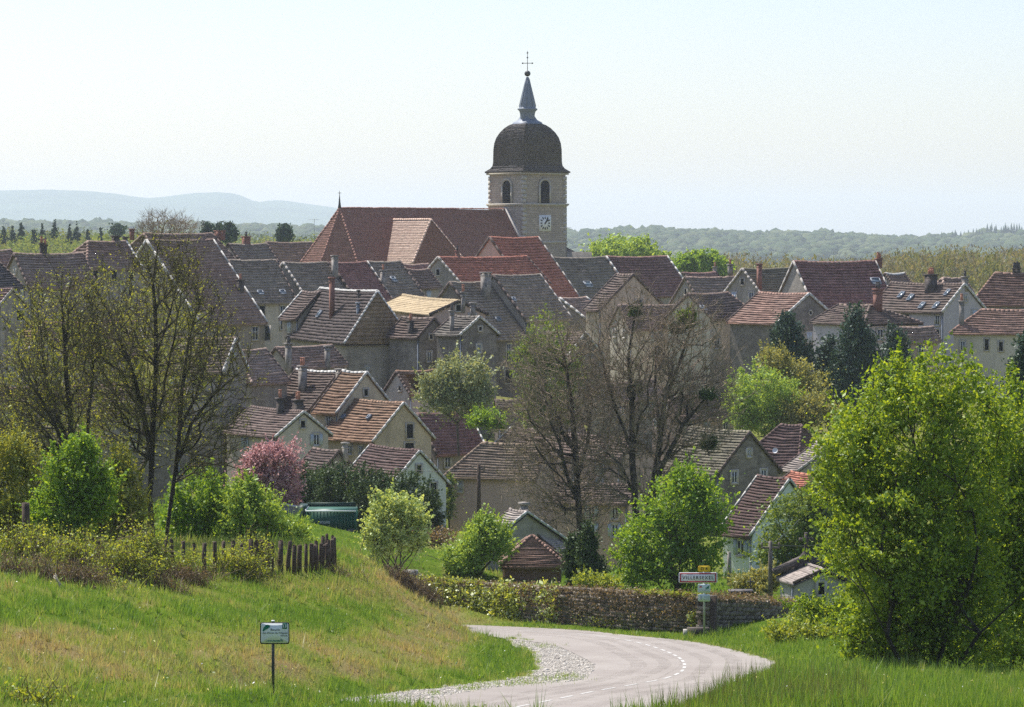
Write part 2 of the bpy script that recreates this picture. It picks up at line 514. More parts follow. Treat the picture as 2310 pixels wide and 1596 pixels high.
def solve_frame(Rp, E, O, D, p, h):
    """yaw, half width, ridge length of a roof from the ridge end Rp, the eave corner E below it, the other ridge end's column O"""
    e = 1. if O < Rp[0] else -1.
    t = math.tan(p); XR, zR = (Rp[0] - CX) / FPX * D, -(Rp[1] - HY) / FPX * D
    k = (E[1] - HY) / FPX
    best = None
    for th in np.arange(-78, 78.1, .25):
        a = R_(th); c, s_ = math.cos(a), math.sin(a)
        dy = e * h * s_ - c; dx = e * h * c + s_
        den = t - k * dy if False else t + k * (-dy)
        w = (zR + k * D) / den
        if w <= 0: continue
        x = CX + FPX * (XR + dx * w) / (D + dy * w)
        er = abs(x - E[0])
        if best is None or er < best[0]: best = (er, a, w)
    er, a, w = best
    c, s_ = math.cos(a), math.sin(a)
    q = (O - CX) / FPX
    L = (XR - q * D) / (e * (c - q * s_))
    return a, w, L, e, er

HOUSES, GPTS = [], []
VOFF = .3

def ray_local(px, py, loc, rot):
    d = np.array([(px - CX) / FPX, 1., -(py - HY) / FPX])
    c, s = math.cos(-rot), math.sin(-rot)
    Rm = np.array([[c, -s, 0], [s, c, 0], [0, 0, 1]])
    return Rm @ (-np.asarray(loc)), Rm @ d

def chimney(parent, p, z0, z1, w, mat, pots=2, d=None, rot=0., name='chimney'):
    b = MB(); d = d or w * .8
    x, y = p
    b.box((x, y, (z0 + z1) / 2), (w, d, z1 - z0))
    b.box((x, y, z1 + .06), (w + .14, d + .14, .12))
    b.box((x, y, z1 - .22), (w + .07, d + .07, .07))
    o = b.build(name, mat, parent)
    if pots:
        q = MB()
        for i in range(pots):
            xx = x + (i - (pots - 1) / 2) * w * .8 / max(1, pots)
            hh = .38 + .15 * rng.random()
            q.tube([(xx, y, z1 + .12), (xx, y, z1 + .12 + hh)], [.115, .09], 8)
            q.tube([(xx, y, z1 + .1 + hh), (xx, y, z1 + .16 + hh)], [.12, .12], 8)
        q.build('chimney_pot', M['pot'] if rng.random() < .6 else M['pot_dk'], parent)
    return o

def window_at(parent, pt, nrm, w, h, kind='plain', name='window'):
    """a window on a wall: pt centre, nrm outward direction (horizontal), local coordinates"""
    nrm = np.asarray(nrm, float); sx = np.cross((0, 0, 1), nrm)
    Mx = np.stack([sx, nrm, (0, 0, 1)], 1)
    pt = np.asarray(pt, float)
    def put(b, cx_, off, cz, sw, sd, sh): b.box(pt + sx * cx_ + nrm * off + np.array([0, 0, cz]), (sw, sd, sh), Mx)
    b = MB(); t = .11
    if kind == 'round':
        ang = np.linspace(0, 2 * np.pi, 17)
        ring = [pt + sx * math.cos(a) * w / 2 + np.array([0, 0, math.sin(a) * h / 2]) + nrm * .03 for a in ang]
        b.tube(ring, .06, 5, False)
        fr = b.build(name, M['stone_tr'], parent)
        g = MB(); c = pt + nrm * .02
        V = [c] + [c + (r - pt - nrm * .03) for r in ring[:-1]]
        g.add(V, F3=[[0, i + 1, (i + 1) % 16 + 1] for i in range(16)])
        g.build('pane', M['dark'], fr)
        return fr
    put(b, -w / 2 - t / 2, .02, 0, t, .08, h + 2 * t); put(b, w / 2 + t / 2, .02, 0, t, .08, h + 2 * t)
    put(b, 0, .02, h / 2 + t / 2, w, .08, t); put(b, 0, .04, -h / 2 - t / 2, w + .1, .14, t)
    fr = b.build(name, M['stone_tr'], parent)
    g = MB(); put(g, 0, .004, 0, w, .012, h)
    g.build('pane', M['dark'] if kind == 'hole' else M['glass'], fr)
    if kind != 'hole':
        c = MB(); f = .045
        put(c, -w / 2 + f / 2, .02, 0, f, .03, h); put(c, w / 2 - f / 2, .02, 0, f, .03, h)
        put(c, 0, .022, h / 2 - f / 2, w, .03, f); put(c, 0, .022, -h / 2 + f / 2, w, .03, f)
        put(c, 0, .024, 0, f * 1.2, .035, h)
        if h > 1.1: put(c, 0, .026, h * .12, w, .03, f * .8)
        c.build('casement', M['wframe'], fr)
    if kind in ('shut', 'closed'):
        for sd in (-1, 1):
            s_ = MB()
            if kind == 'closed': put(s_, sd * w / 4, .06, 0, w / 2 - .02, .04, h)
            else: put(s_, sd * w * .78, .06, 0, w * .48, .04, h)
            s_.build('shutter', M['shutter'], fr)
    return fr

def house(label, Rp, E, O, D, base, tile, wall, p=45., hr=0., hl=0., vr=None, vl=None, ch=(), sk=(), win=(), cat='house', name='house',
          course=.35, th=.062, sag=.12, hole=None, ridge_white=False, group=None, extra=None, tile2=None, tmax=57, drop=6., ov=.28):
    e = 1. if O < Rp[0] else -1.
    pr = R_(p); t = math.tan(pr)
    while True:
        a, w, L, e, er = solve_frame(Rp, E, O, D, pr, hr if e > 0 else hl)
        if abs(a) < R_(tmax) or p < 26: break
        p -= 1.; pr = R_(p); t = math.tan(pr)
    c, s = math.cos(a), math.sin(a)
    rp = W(*Rp, D)
    mid = rp - e * np.array([c, s, 0]) * L / 2
    zr = rp[2]
    # ground level under the house from the base row at the front eave
    Dm = mid[1] - w * c
    z0 = -(base - HY) / FPX * Dm
    loc = np.array([mid[0], mid[1], z0])
    H = zr - z0; he = H - w * t
    if a < -.25 and tile + '_d' in M: tile += '_d'  # roof yawed toward the sun: use the copy darkened against its light
    HOUSES.append((label[:40], round(math.degrees(a)), round(2 * w, 1), round(L, 1), round(H, 1), round(he, 1), round(er, 1)))
    GPTS.append((mid[0], mid[1], z0 - (.1 if D < 160 else 2.2)))
    root = empty(name, loc, a, label, cat, group)
    k_ = D / 290.
    course, th, sag = course * k_ * 1.02, th * k_ * 2.1, sag * k_
    # walls
    wl, wr = -L / 2 - hl * w + (ov if hl else .12), L / 2 + hr * w - (ov if hr else .12)
    wy = w - ov
    b = MB()
    drp = -drop
    zt = H - wy * t - .1
    def quad(P): b.add(P, [[0, 1, 2, 3]], uv=[[np.dot(q[:2], (1, 0)) if abs(P[0][1] - P[1][1]) < 1e-6 else q[1], q[2]] for q in P])
    quad([(wl, -wy, drp), (wr, -wy, drp), (wr, -wy, zt), (wl, -wy, zt)])
    quad([(wr, wy, drp), (wl, wy, drp), (wl, wy, zt), (wr, wy, zt)])
    quad([(wr, -wy, drp), (wr, wy, drp), (wr, wy, zt), (wr, -wy, zt)])
    quad([(wl, wy, drp), (wl, -wy, drp), (wl, -wy, zt), (wl, wy, zt)])
    if not hr: b.add([(wr, -wy, zt), (wr, wy, zt), (wr, 0, H - .1)], F3=[[0, 1, 2]], uv=[(-wy, zt), (wy, zt), (0, H)])
    if not hl: b.add([(wl, wy, zt), (wl, -wy, zt), (wl, 0, H - .1)], F3=[[0, 1, 2]], uv=[(-wy, zt), (wy, zt), (0, H)])
    wobj = b.build('wall', M[wall], root)
    # roof
    S_ = w / math.cos(pr)
    rb = MB(); cp, sp = math.cos(pr), math.sin(pr)
    hf = (lambda A, B: hole(A / L, B / S_)) if hole else None
    tiled(rb, (0, 0, H), (1, 0, 0), (0, -cp, -sp), (0, -sp, cp), -L / 2, L / 2, -L / 2 - hl * w, L / 2 + hr * w, S_, course, th, sag, L, hf)
    tiled(rb, (0, 0, H), (1, 0, 0), (0, cp, -sp), (0, sp, cp), -L / 2, L / 2, -L / 2 - hl * w, L / 2 + hr * w, S_, course, th, sag, L)
    for hh, sg in ((hr, 1), (hl, -1)):
        if hh:
            q = hh * w; Sh = math.hypot(q, w * t); ch_, sh_ = q / Sh, w * t / Sh
            hb = MB() if tile2 and sg > 0 else rb
            tiled(hb, (sg * L / 2, 0, H), (0, 1, 0), (sg * ch_, 0, -sh_), (sg * sh_, 0, ch_), 0, 0, -w, w, Sh, course, th)
            if hb is not rb: hb.build('hip', M[tile2], root)
    # underside and thickness
    un = .12
    zU, zE = H - un, H - w * t - un
    V = [(-L / 2, 0, zU), (L / 2, 0, zU), (L / 2 + hr * w, -w, zE), (-L / 2 - hl * w, -w, zE), (L / 2 + hr * w, w, zE), (-L / 2 - hl * w, w, zE)]
    if not hole:
        rb.add(V, [[0, 3, 2, 1], [0, 1, 4, 5]], ([[1, 2, 4]] if hr else []) + ([[0, 5, 3]] if hl else []))
    rb.bar((-L / 2 - hl * w, -w + .02, zE + .05), (L / 2 + hr * w, -w + .02, zE + .05), .035, r2=.07)
    rb.bar((-L / 2 - hl * w, w - .02, zE + .05), (L / 2 + hr * w, w - .02, zE + .05), .035, r2=.07)
    caps = MB()
    sg_n = 6
    pts = [(-L / 2 + L * i / sg_n, 0, H + .05 - sag * math.sin(math.pi * i / sg_n)) for i in range(sg_n + 1)]
    for i in range(sg_n): ridge_caps(caps, pts[i], pts[i + 1], .14 * k_, .42 * k_)
    for hh, sg in ((hr, 1), (hl, -1)):
        if hh:
            for yy in (-1, 1): ridge_caps(caps, (sg * L / 2, 0, H + .05), (sg * (L / 2 + hh * w), yy * w, H - w * t + .06), .13 * k_, .42 * k_)
    roof = rb.build('roof', M[tile], root)
    caps.build('ridge', M['verge_w'] if ridge_white else M[tile], roof)
    # verges on the gable ends
    for hh, sg, vv in ((hr, 1, vr), (hl, -1, vl)):
        if not hh:
            vb = MB(); nseg = 7
            for yy in (-1, 1):
                for i in range(nseg):
                    f0, f1 = i / nseg, (i + 1) / nseg
                    j0 = rng.normal(0, .008)
                    q0 = np.array([sg * (L / 2 - .02), yy * w * f0, H - w * t * f0 + .07 * k_ + j0])
                    q1 = np.array([sg * (L / 2 - .02), yy * w * f1, H - w * t * f1 + .07 * k_ + j0])
                    vb.bar(q0, q1, .075 * k_ if vv == 'w' else .05 * k_, r2=.11 * k_)
            vb.build('verge', M['verge_w' if vv == 'w' else ('verge_g' if vv == 'g' else 'verge_d')], roof)
    def on_slope(px, py):
        o, d = ray_local(px, py, loc, a)
        n_ = np.array([0, -sp, cp]); q = (np.dot(n_, np.array([0, 0, H])) - np.dot(n_, o)) / np.dot(n_, d)
        return o + d * q, q
    for cdef in ch:
        px, yb, yt, wpx, kind = cdef[:5]
        pots = cdef[5] if len(cdef) > 5 else 1
        if yb is None:
            o, d = ray_local(px, yt, loc, a)
            q = (0 - o[1]) / d[1]
            P = o + d * q; P[1] = .0
            ztop = P[2]; zb = H - .6; pos = (P[0], 0.25)
            q_ = q
        else:
            P, q_ = on_slope(px, yb)
            o, d = ray_local(px, yt, loc, a)
            ztop = (o + d * q_)[2]; zb = P[2] - .5; pos = (P[0], P[1] + .1)
        wm = wpx / FPX * abs(q_) * .8
        chimney(roof, pos, zb, ztop, wm, M[kind], pots)
    for px, py, wp, hp in sk:
        P, q_ = on_slope(px, py)
        wm = wp / FPX * q_; hm = hp / FPX * q_ / .8
        Mx = np.stack([(1, 0, 0), (0, -cp, -sp), (0, -sp, cp)], 1)
        s1 = MB(); n_ = np.array([0, -sp, cp])
        for dx_, dy_, sx_, sy_ in ((-wm / 2, 0, .07, hm), (wm / 2, 0, .07, hm), (0, -hm / 2, wm + .07, .07), (0, hm / 2, wm + .07, .07)):
            s1.box(P + Mx @ np.array([dx_, dy_, .09]), (sx_, sy_, .16), Mx)
        f_ = s1.build('skylight', M['zinc'], roof)
        s2 = MB(); s2.box(P + n_ * .12, (wm - .06, hm - .06, .02), Mx)
        s2.build('pane', M['rglass'], root) if False else s2.build('skylight_pane', M['rglass'], roof)
    for face, px, py, wp, hp, kind in win:
        o, d = ray_local(px, py, loc, a)
        if face == 'F': q_ = (-wy - o[1]) / d[1]; nn = (0, -1, 0); fac = abs(math.cos(a))
        elif face == 'R': q_ = (wr - o[0]) / d[0]; nn = (1, 0, 0); fac = abs(math.sin(a))
        else: q_ = (wl - o[0]) / d[0]; nn = (-1, 0, 0); fac = abs(math.sin(a))
        P = o + d * q_
        window_at(root, P, nn, wp / FPX * q_ / max(.45, fac), hp / FPX * q_, kind)
    # openings of an ordinary village house, and a rainwater pipe
    if not win and name == 'house' and not hole:
        kw = min(1., .62 * k_ + .3)
        ww, wh = .62 * kw, 1.0 * kw
        def put(pt, nn, kind, w_=ww, h_=wh): window_at(root, pt, nn, w_, h_, kind)
        kinds = ['plain', 'plain', 'shut', 'closed', 'hole']
        if he > wh * 1.5 and abs(a) < R_(70):
            n_w = max(1, int((wr - wl) / (1.9 * kw)))
            for i in range(n_w):
                if rng.random() < .3: continue
                x_ = wl + (wr - wl) * (i + .5 + rng.normal(0, .05)) / n_w
                kd = kinds[rng.integers(0, 5)]
                put((x_, -wy, zt - wh * .95), (0, -1, 0), kd)
                if zt > 2.6 * wh and rng.random() < .6: put((x_, -wy, zt - wh * 2.4), (0, -1, 0), kinds[rng.integers(0, 5)])
        for hh, sg, xx in ((hr, 1, wr), (hl, -1, wl)):
            if hh or (sg > 0) != (a < 0): continue
            if rng.random() < .75: put((xx, rng.normal(0, .1), H - w * t * .5), (sg, 0, 0), 'hole' if rng.random() < .6 else 'plain', ww * .7, wh * .6)
            if w > 1.7:
                for yy in (-.45, .45):
                    if rng.random() < .6: put((xx, yy * w, zt - wh * .5), (sg, 0, 0), kinds[rng.integers(0, 5)])
    if not hr and not hl:
        dp = MB(); xq = wr - .12 if a < 0 else wl + .12
        dp.tube([(xq, -wy - .05, zt - .05), (xq, -wy - .07, -drop)], .045 * k_ + .01, 6); dp.build('downpipe', M['zinc'], root)
    if extra: extra(root, roof, loc, a, L, w, H, t, on_slope)
    return root

# ------------------------------------------------------------------ foliage
def rand_basis(n):
    v = rng.normal(size=(n, 3)); v /= np.linalg.norm(v, axis=1)[:, None]
    a = rng.normal(size=(n, 3)); a -= (a * v).sum(1)[:, None] * v; a /= np.linalg.norm(a, axis=1)[:, None]
    return a, np.cross(v, a)

def leaves_mesh(C, size, up=0.):
    n = len(C)
    a, b = rand_basis(n)
    s = (size * np.exp(rng.normal(0, .3, n)))[:, None]
    if up:
        a[:, 2] += up; a /= np.linalg.norm(a, axis=1)[:, None]
    V = np.stack([C + a * s, C + b * s * .55, C - a * s, C - b * s * .55], 1).reshape(-1, 3)
    F = np.arange(4 * n).reshape(-1, 4)
    return V, F

def in_blobs(n, blobs, shell=.0):
    """n points spread through ellipsoids (centre, radii); shell pushes them outward"""
    vol = np.array([np.prod(b[1]) for b in blobs]) ** .8
    pick = rng.choice(len(blobs), n, p=vol / vol.sum())
    v = rng.normal(size=(n, 3)); v /= np.linalg.norm(v, axis=1)[:, None]
    r = rng.random(n) ** (1 / 3)
    r = shell + (1 - shell) * r
    r *= 1 + rng.normal(0, .13, n)
    c = np.array([b[0] for b in blobs])[pick]; q = np.array([b[1] for b in blobs])[pick]
    return c + v * r[:, None] * q

def crown_points(blobs, nclump, per, rc, shell=.35, flat=.8, shoot=.33):
    C = in_blobs(nclump, blobs, shell)
    k = rng.poisson(per * np.exp(rng.normal(-.1, .5, nclump))) + 2
    idx = np.repeat(np.arange(nclump), k)
    rr = rc * np.exp(rng.normal(0, .45, nclump))
    g = rng.normal(size=(len(idx), 3)) * rr[idx][:, None] * np.array([1, 1, flat]) * .55
    P = C[idx] + g
    # young shoots that reach out of the crown
    if not shoot: return C, P
    ns = max(6, int(nclump * shoot)); j = rng.integers(0, nclump, ns); mid = np.array([b[0] for b in blobs]).mean(0)
    d = C[j] - mid; d /= np.linalg.norm(d, axis=1)[:, None] + 1e-6; d += np.array([0, 0, .9]) + rng.normal(0, .35, (ns, 3)); d /= np.linalg.norm(d, axis=1)[:, None]
    ln = rc * rng.uniform(1.2, 3.2, ns); m = max(8, int(per * .55)); t = rng.random((ns, m, 1))
    sh = C[j][:, None] + d[:, None] * (t * ln[:, None, None]) + rng.normal(0, 1, (ns, m, 3)) * rc * .16 * (1.15 - t)
    return C, np.concatenate([P, sh.reshape(-1, 3)])

def grow(trunk, targets, bf=.35, seg=.5, wig=.12, minang=True):
    """skeleton: trunk polyline, then every target joins the nearest node (length of path counts too)"""
    pos = [np.asarray(p, float) for p in trunk]; par = [-1] + list(range(len(trunk) - 1))
    cap = len(trunk) + 50 * len(targets)
    PX = np.zeros((cap, 3)); PL = np.zeros(cap); PR = np.zeros(cap, int) - 1
    n = 0
    for i, p in enumerate(pos):
        PX[n] = p; PR[n] = par[i]
        PL[n] = 0 if i == 0 else PL[n - 1] + np.linalg.norm(p - pos[i - 1]); n += 1
    base = pos[0]
    order = np.argsort(np.min(np.linalg.norm(targets[:, None] - np.array(pos)[None], axis=2), axis=1))
    for ti in order:
        T = targets[ti]
        d = np.linalg.norm(PX[:n] - T, axis=1)
        below = np.maximum(0, PX[:n, 2] - T[2])
        c = d + bf * PL[:n] + 1.2 * below
        j = int(np.argmin(c))
        A = PX[j].copy(); L = d[j]
        if L < .05: continue
        k = max(1, int(L / seg))
        if n + k >= cap: break
        out = (T - A); mid_off = rng.normal(0, wig * L * .35, 3); mid_off[2] -= .10 * L * min(1, np.linalg.norm(out[:2]) / L)
        prev = j
        for i in range(1, k + 1):
            f = i / k
            P = A + out * f + mid_off * 4 * f * (1 - f)
            if i < k: P = P + rng.normal(0, wig * .25 * L / k, 3)
            PX[n] = P; PR[n] = prev; PL[n] = PL[prev] + np.linalg.norm(P - PX[prev]); prev = n; n += 1
    return PX[:n], PR[:n]

def radii(PX, PR, r0=.008, e=2.3):
    acc = np.zeros(len(PX)); kids = np.zeros(len(PX), int)
    for i in range(len(PX) - 1, -1, -1):
        if kids[i] == 0: acc[i] = r0 ** e
        if PR[i] >= 0:
            acc[PR[i]] += acc[i]; kids[PR[i]] += 1
    return acc ** (1 / e), kids

def prisms(P0, P1, r0, r1, n):
    d = P1 - P0; L = np.linalg.norm(d, axis=1)[:, None]; d = d / np.maximum(L, 1e-6)
    ref = np.where(np.abs(d[:, 2:3]) < .9, np.array([[0, 0, 1.]]), np.array([[1., 0, 0]]))
    a = np.cross(d, ref); a /= np.linalg.norm(a, axis=1)[:, None]; b = np.cross(d, a)
    t = np.linspace(0, 2 * np.pi, n, endpoint=False)
    ring = np.cos(t)[None, :, None] * a[:, None] + np.sin(t)[None, :, None] * b[:, None]
    V = np.concatenate([P0[:, None] + ring * r0[:, None, None], (P1 + d * r1[:, None] * .4)[:, None] + ring * r1[:, None, None]], 1)
    m = len(P0); base = np.arange(m)[:, None] * 2 * n
    F = []
    for j in range(n):
        k = (j + 1) % n
        F.append(np.concatenate([base + j, base + k, base + n + k, base + n + j], 1))
    return V.reshape(-1, 3), np.concatenate(F)

def branch_objs(root, PX, PR, rad, thick=.05, mtrunk='bark', mtwig='twig', org=(0, 0, 0), maxr=None, name2='branch'):
    i = np.where(PR >= 0)[0]; q = PR[i]
    r1, r0 = rad[i], rad[q].copy()
    r0 = np.minimum(r0, r1 * 1.6 + .01)
    if maxr: r0, r1 = np.minimum(r0, maxr), np.minimum(r1, maxr)
    o = np.asarray(org, float)
    big = r1 > thick
    for msk, nn, nm, mt in ((big, 8, 'trunk', mtrunk), (~big, 4, name2, mtwig)):
        if msk.any():
            V, F = prisms(PX[q[msk]] - o, PX[i[msk]] - o, r0[msk], r1[msk], nn)
            mk(nm, V, F, M[mt], root, smooth=(nn > 4))

def blob(x, y, D, rx, ry, rd=None):
    """ellipsoid given by its centre and radii as drawn, and its depth"""
    k = D / FPX
    return (W(x, y, D), np.array([rx * k, (rd or rx) * k, ry * k]))

def leafy(label, name, base, D, blobs, mat, nclump=220, per=50, rc=.5, leaf=.07, shell=.35, cat='tree', stems=1, trunk_r=None, mt='bark', ntar=None,
          group=None, up=0., spread=.3, topf=.45, rad0=.012):
    B = [blob(x, y, D + dd, rx, ry, rd) for (x, y, rx, ry, dd, rd) in blobs]
    org = W(base[0], base[1], D)
    if D < 400: GPTS.append((org[0], org[1], org[2] - (1.5 if D > 150 else 0)))
    root = empty(name, org, 0, label, cat, group)
    if D > 300: rc = rc * .5
    C, P = crown_points(B, nclump, per, rc, shell, shoot=(.9 if name == 'shrub' else .4) if D < 300 else 0)
    P = P[P[:, 2] > org[2] + .02]
    V, F = leaves_mesh(P - org, leaf, up)
    mk('crown', V, F, M[mat], root)
    top = np.array([b[0] for b in B]).mean(0)
    tn = ntar or min(nclump, 160)
    tg = C[rng.permutation(len(C))[:tn]]
    allX, allR = [], []
    for s_ in range(stems):
        off = np.array([rng.normal(0, spread), rng.normal(0, spread), 0]) if stems > 1 else np.zeros(3)
        lean = (top - org) * topf + off * 3
        tr = [org + off * .6 - np.array([0, 0, .3]), org + off * .8 + lean * .35 + rng.normal(0, .05, 3), org + off + lean * .7 + rng.normal(0, .08, 3), org + off * 1.2 + lean]
        PX, PR = grow(tr, tg[s_::stems], .3, .6, .12)
        rd, _ = radii(PX, PR, rad0)
        allX.append(PX); allR.append((PR, rd))
    n0 = 0; XX = []; RR = []; DD = []
    for PX, (PR, rd) in zip(allX, allR):
        XX.append(PX); RR.append(np.where(PR >= 0, PR + n0, -1)); DD.append(rd); n0 += len(PX)
    branch_objs(root, np.concatenate(XX), np.concatenate(RR), np.concatenate(DD), .035, mt, mt, org)
    return root

def bare(label, name, trunks, D, blobs, ntar=900, twn=5, twl=.45, r0=.009, buds=None, budn=2, bud=.035, bf=.35, cat='tree', mt='bark', mtw='twig', e=2.3, depth=None, thick=.05, twr=.006, seg=.5):
    """bare tree: trunks = polylines drawn as (x, y[, depth offset]); twigs fill the blobs"""
    B = [blob(x, y, D + dd, rx, ry, rd) for (x, y, rx, ry, dd, rd) in blobs]
    org = W(trunks[0][0][0], trunks[0][0][1], D)
    if D < 300: GPTS.append((org[0], org[1], org[2]))
    root = empty(name, org, 0, label, cat)
    T = in_blobs(ntar, B, .15)
    tl = [[W(p[0], p[1], D + (p[2] if len(p) > 2 else 0)) for p in tr] for tr in trunks]
    dens = []
    for tr in tl:
        q = [tr[0] - np.array([0, 0, .4])]
        for a, b in zip(tr[:-1], tr[1:]):
            k = max(1, int(np.linalg.norm(b - a) / .7))
            for i in range(k):
                q.append(a + (b - a) * i / k + rng.normal(0, .02, 3) * (i > 0))
        q.append(tr[-1]); dens.append(np.array(q))
    own = np.argmin(np.stack([np.min(np.linalg.norm(T[:, None] - q[None], axis=2), 1) for q in dens]), 0)
    XX, RR, DD, n0 = [], [], [], 0
    tips = []
    for s_, q in enumerate(dens):
        tg = T[own == s_]
        if not len(tg): continue
        PX, PR = grow(q, tg, bf, seg, .13)
        rd, kids = radii(PX, PR, r0, e)
        XX.append(PX); RR.append(np.where(PR >= 0, PR + n0, -1)); DD.append(rd); n0 += len(PX)
        thin = np.where((rd < .03) & (PR >= 0))[0]
        tips.append((PX[thin], PX[thin] - PX[PR[thin]]))
    branch_objs(root, np.concatenate(XX), np.concatenate(RR), np.concatenate(DD), thick, mt, mtw, org)
    tp = np.concatenate([t[0] for t in tips]); td = np.concatenate([t[1] for t in tips]); td /= np.linalg.norm(td, axis=1)[:, None] + 1e-9
    tp = np.repeat(tp, twn, 0); td = np.repeat(td, twn, 0)
    dd = td + rng.normal(0, .6, td.shape) + np.array([0, 0, .25]); dd /= np.linalg.norm(dd, axis=1)[:, None]
    ln = (twl * rng.uniform(.4, 1.3, len(tp)))[:, None]
    e1 = tp + dd * ln
    V1, F1 = prisms(tp - org, e1 - org, np.full(len(tp), twr), np.full(len(tp), twr * .5), 3)
    mk('twig', V1, F1, M[mtw], root)
    if buds:
        f = rng.random((len(tp), budn, 1))
        C = (tp[:, None] + (e1 - tp)[:, None] * f).reshape(-1, 3) + rng.normal(0, .03, (len(tp) * budn, 3))
        V, F = leaves_mesh(C - org, bud)
        mk('crown', V, F, M[buds], root)
    return root

def ico(sub=2):
    import bmesh
    bm = bmesh.new(); bmesh.ops.create_icosphere(bm, subdivisions=sub, radius=1)
    V = np.array([v.co[:] for v in bm.verts]); F = np.array([[v.index for v in f.verts] for f in bm.faces]); bm.free()
    return V, F
# ------------------------------------------------------------------ church
CH_A = R_(39.)
uu = np.array([math.cos(CH_A), math.sin(CH_A), 0]); ss = np.array([math.sin(CH_A), -math.cos(CH_A), 0])
corner = W(1181, 500, 358.); corner[2] = 0
TA = 6.75
tc_ = corner + TA / 2 * (uu - ss)
church = empty('church', (tc_[0], tc_[1], -6.), CH_A, 'stone village church with square clock tower, dark bell-shaped dome and long tiled nave', 'church')
def chz(y, D=358.): return -(y - HY) / FPX * D + 6.      # height above the church's own base
b = MB(); h2 = TA / 2
def walls4(b, r, z0, z1):
    for i in range(4):
        a = i * math.pi / 2; c, s = math.cos(a), math.sin(a)
        P = [(-r, -r), (r, -r)]
        Q = [(x * c - y * s, x * s + y * c) for x, y in P]
        b.add([(Q[0][0], Q[0][1], z0), (Q[1][0], Q[1][1], z0), (Q[1][0], Q[1][1], z1), (Q[0][0], Q[0][1], z1)], [[0, 1, 2, 3]],
              uv=[(0, z0), (2 * r, z0), (2 * r, z1), (0, z1)])
walls4(b, h2, -2., chz(462)); walls4(b, h2 - .08, chz(462), chz(389))
tower = b.build('tower', M['ashlar'], church)
b = MB()
for y, ex, hh in ((461, .22, .22), (463.5, .12, .14), (391, .2, .25), (547, .1, .25)):
    b.box((0, 0, chz(y)), (TA + 2 * ex, TA + 2 * ex, hh))
for i, (x, y) in enumerate(((-1, -1), (1, -1), (1, 1), (-1, 1))):       # quoins
    for k in range(int((chz(392) - 6) / .55)):
        l = .55 if k % 2 else .36
        b.box((x * (h2 - l / 2 + .03), y * (h2 - (.91 - l) / 2 + .03), 6 + k * .55 + .27), (l, .91 - l, .5))
b.build('cornice', M['stone_tr'], tower)
KD = .3203 / FPX * 362.7
zc = lambda cyv: chz(90.2 + .3203 * cyv, 362.7)
prof = [(300, 938), (302, 930), (262, 907), (247, 888), (242, 865), (241, 820), (240, 775), (234, 730), (220, 690), (196, 655), (163, 622), (130, 601), (104, 592)]
pr_ = [(r * KD / 1.406, zc(y)) for r, y in prof]
b = MB()
# dome faces as thin courses of tiles
zz = np.array([p[1] for p in pr_]); rr_ = np.array([p[0] for p in pr_])
fine = []
for i in range(len(pr_) - 1):
    L_ = math.hypot(pr_[i + 1][0] - pr_[i][0], pr_[i + 1][1] - pr_[i][1]); k = max(1, int(L_ / .2))
    for j in range(k): fine.append((pr_[i][0] + (pr_[i + 1][0] - pr_[i][0]) * j / k, pr_[i][1] + (pr_[i + 1][1] - pr_[i][1]) * j / k))
fine.append(pr_[-1])
for f0, f1 in zip(fine[:-1], fine[1:]):
    for q in range(4):
        a = q * math.pi / 2; c, s = math.cos(a), math.sin(a)
        nn = 14; t = np.linspace(-1, 1, nn + 1)
        def ring(r, z, jj):
            x = t * r; y = np.full_like(t, -r) - jj
            return np.stack([x * c - y * s, x * s + y * c, np.full_like(t, z)], 1)
        jj = np.abs(rng.normal(.035, .02, nn + 1)); jj[0] = jj[-1] = .03
        V = np.concatenate([ring(f0[0], f0[1] - .012, jj), ring(f1[0], f1[1], jj * 0), ring(f0[0], f0[1] - .012, jj * 0)])
        i = np.arange(nn); m_ = nn + 1
        b.add(V, np.concatenate([np.stack([i, i + 1, m_ + i + 1, m_ + i], 1), np.stack([2 * m_ + i, 2 * m_ + i + 1, i + 1, i], 1)]),
              uv=np.concatenate([np.stack([t * f0[0] + q * 7, t * 0 + f0[1]], 1), np.stack([t * f1[0] + q * 7, t * 0 + f1[1]], 1), np.stack([t * f0[0] + q * 7, t * 0 + f0[1]], 1)]))
b.box((0, 0, pr_[0][1] + .0), (2 * rr_[0] - .1, 2 * rr_[0] - .1, .06))
dome = b.build('dome', M['slate'], church)
b = MB()
b.lathe([(r * KD / 1.406, zc(y)) for r, y in [(108, 596), (104, 586), (100, 582), (70, 566), (60, 553), (52, 540)]], 4)
b.lathe([(r * KD / 1.06, zc(y)) for r, y in [(50, 560), (54, 520), (58, 505), (72, 492), (72, 485), (60, 483), (61, 470), (42, 395), (26, 330), (13, 275), (8, 262)]], 8)
for i in range(8):
    a = i * math.pi / 4
    b.tube([(r * KD * math.cos(a) / 1.0, r * KD * math.sin(a), zc(y)) for r, y in [(60, 470), (42, 395), (26, 330), (12, 272)]], .035, 5)
b.build('spire', M['zinc'], church)
b = MB()
tt = np.linspace(0, math.pi, 9)
b.lathe([(max(.01, 21 * KD * math.sin(a)), zc(238) + 21 * KD * math.cos(a)) for a in tt], 12)
b.build('ball', M['iron'], church)
b = MB()
b.tube([(0, 0, zc(225)), (0, 0, zc(78))], [.045, .03], 6)
b.bar((-34 * KD * .777, 34 * KD * .629, zc(165)), (34 * KD * .777, -34 * KD * .629, zc(165)), .035)
for (x, z) in ((-34, 165), (34, 165), (0, 92), (0, 125)):
    r_ = 5.5 * KD
    b.box((x * KD * .777, -x * KD * .629, zc(z)), (r_ * 1.5, r_ * 1.5, r_ * 1.5), np.array(Matrix.Rotation(.78, 3, 'Y')))
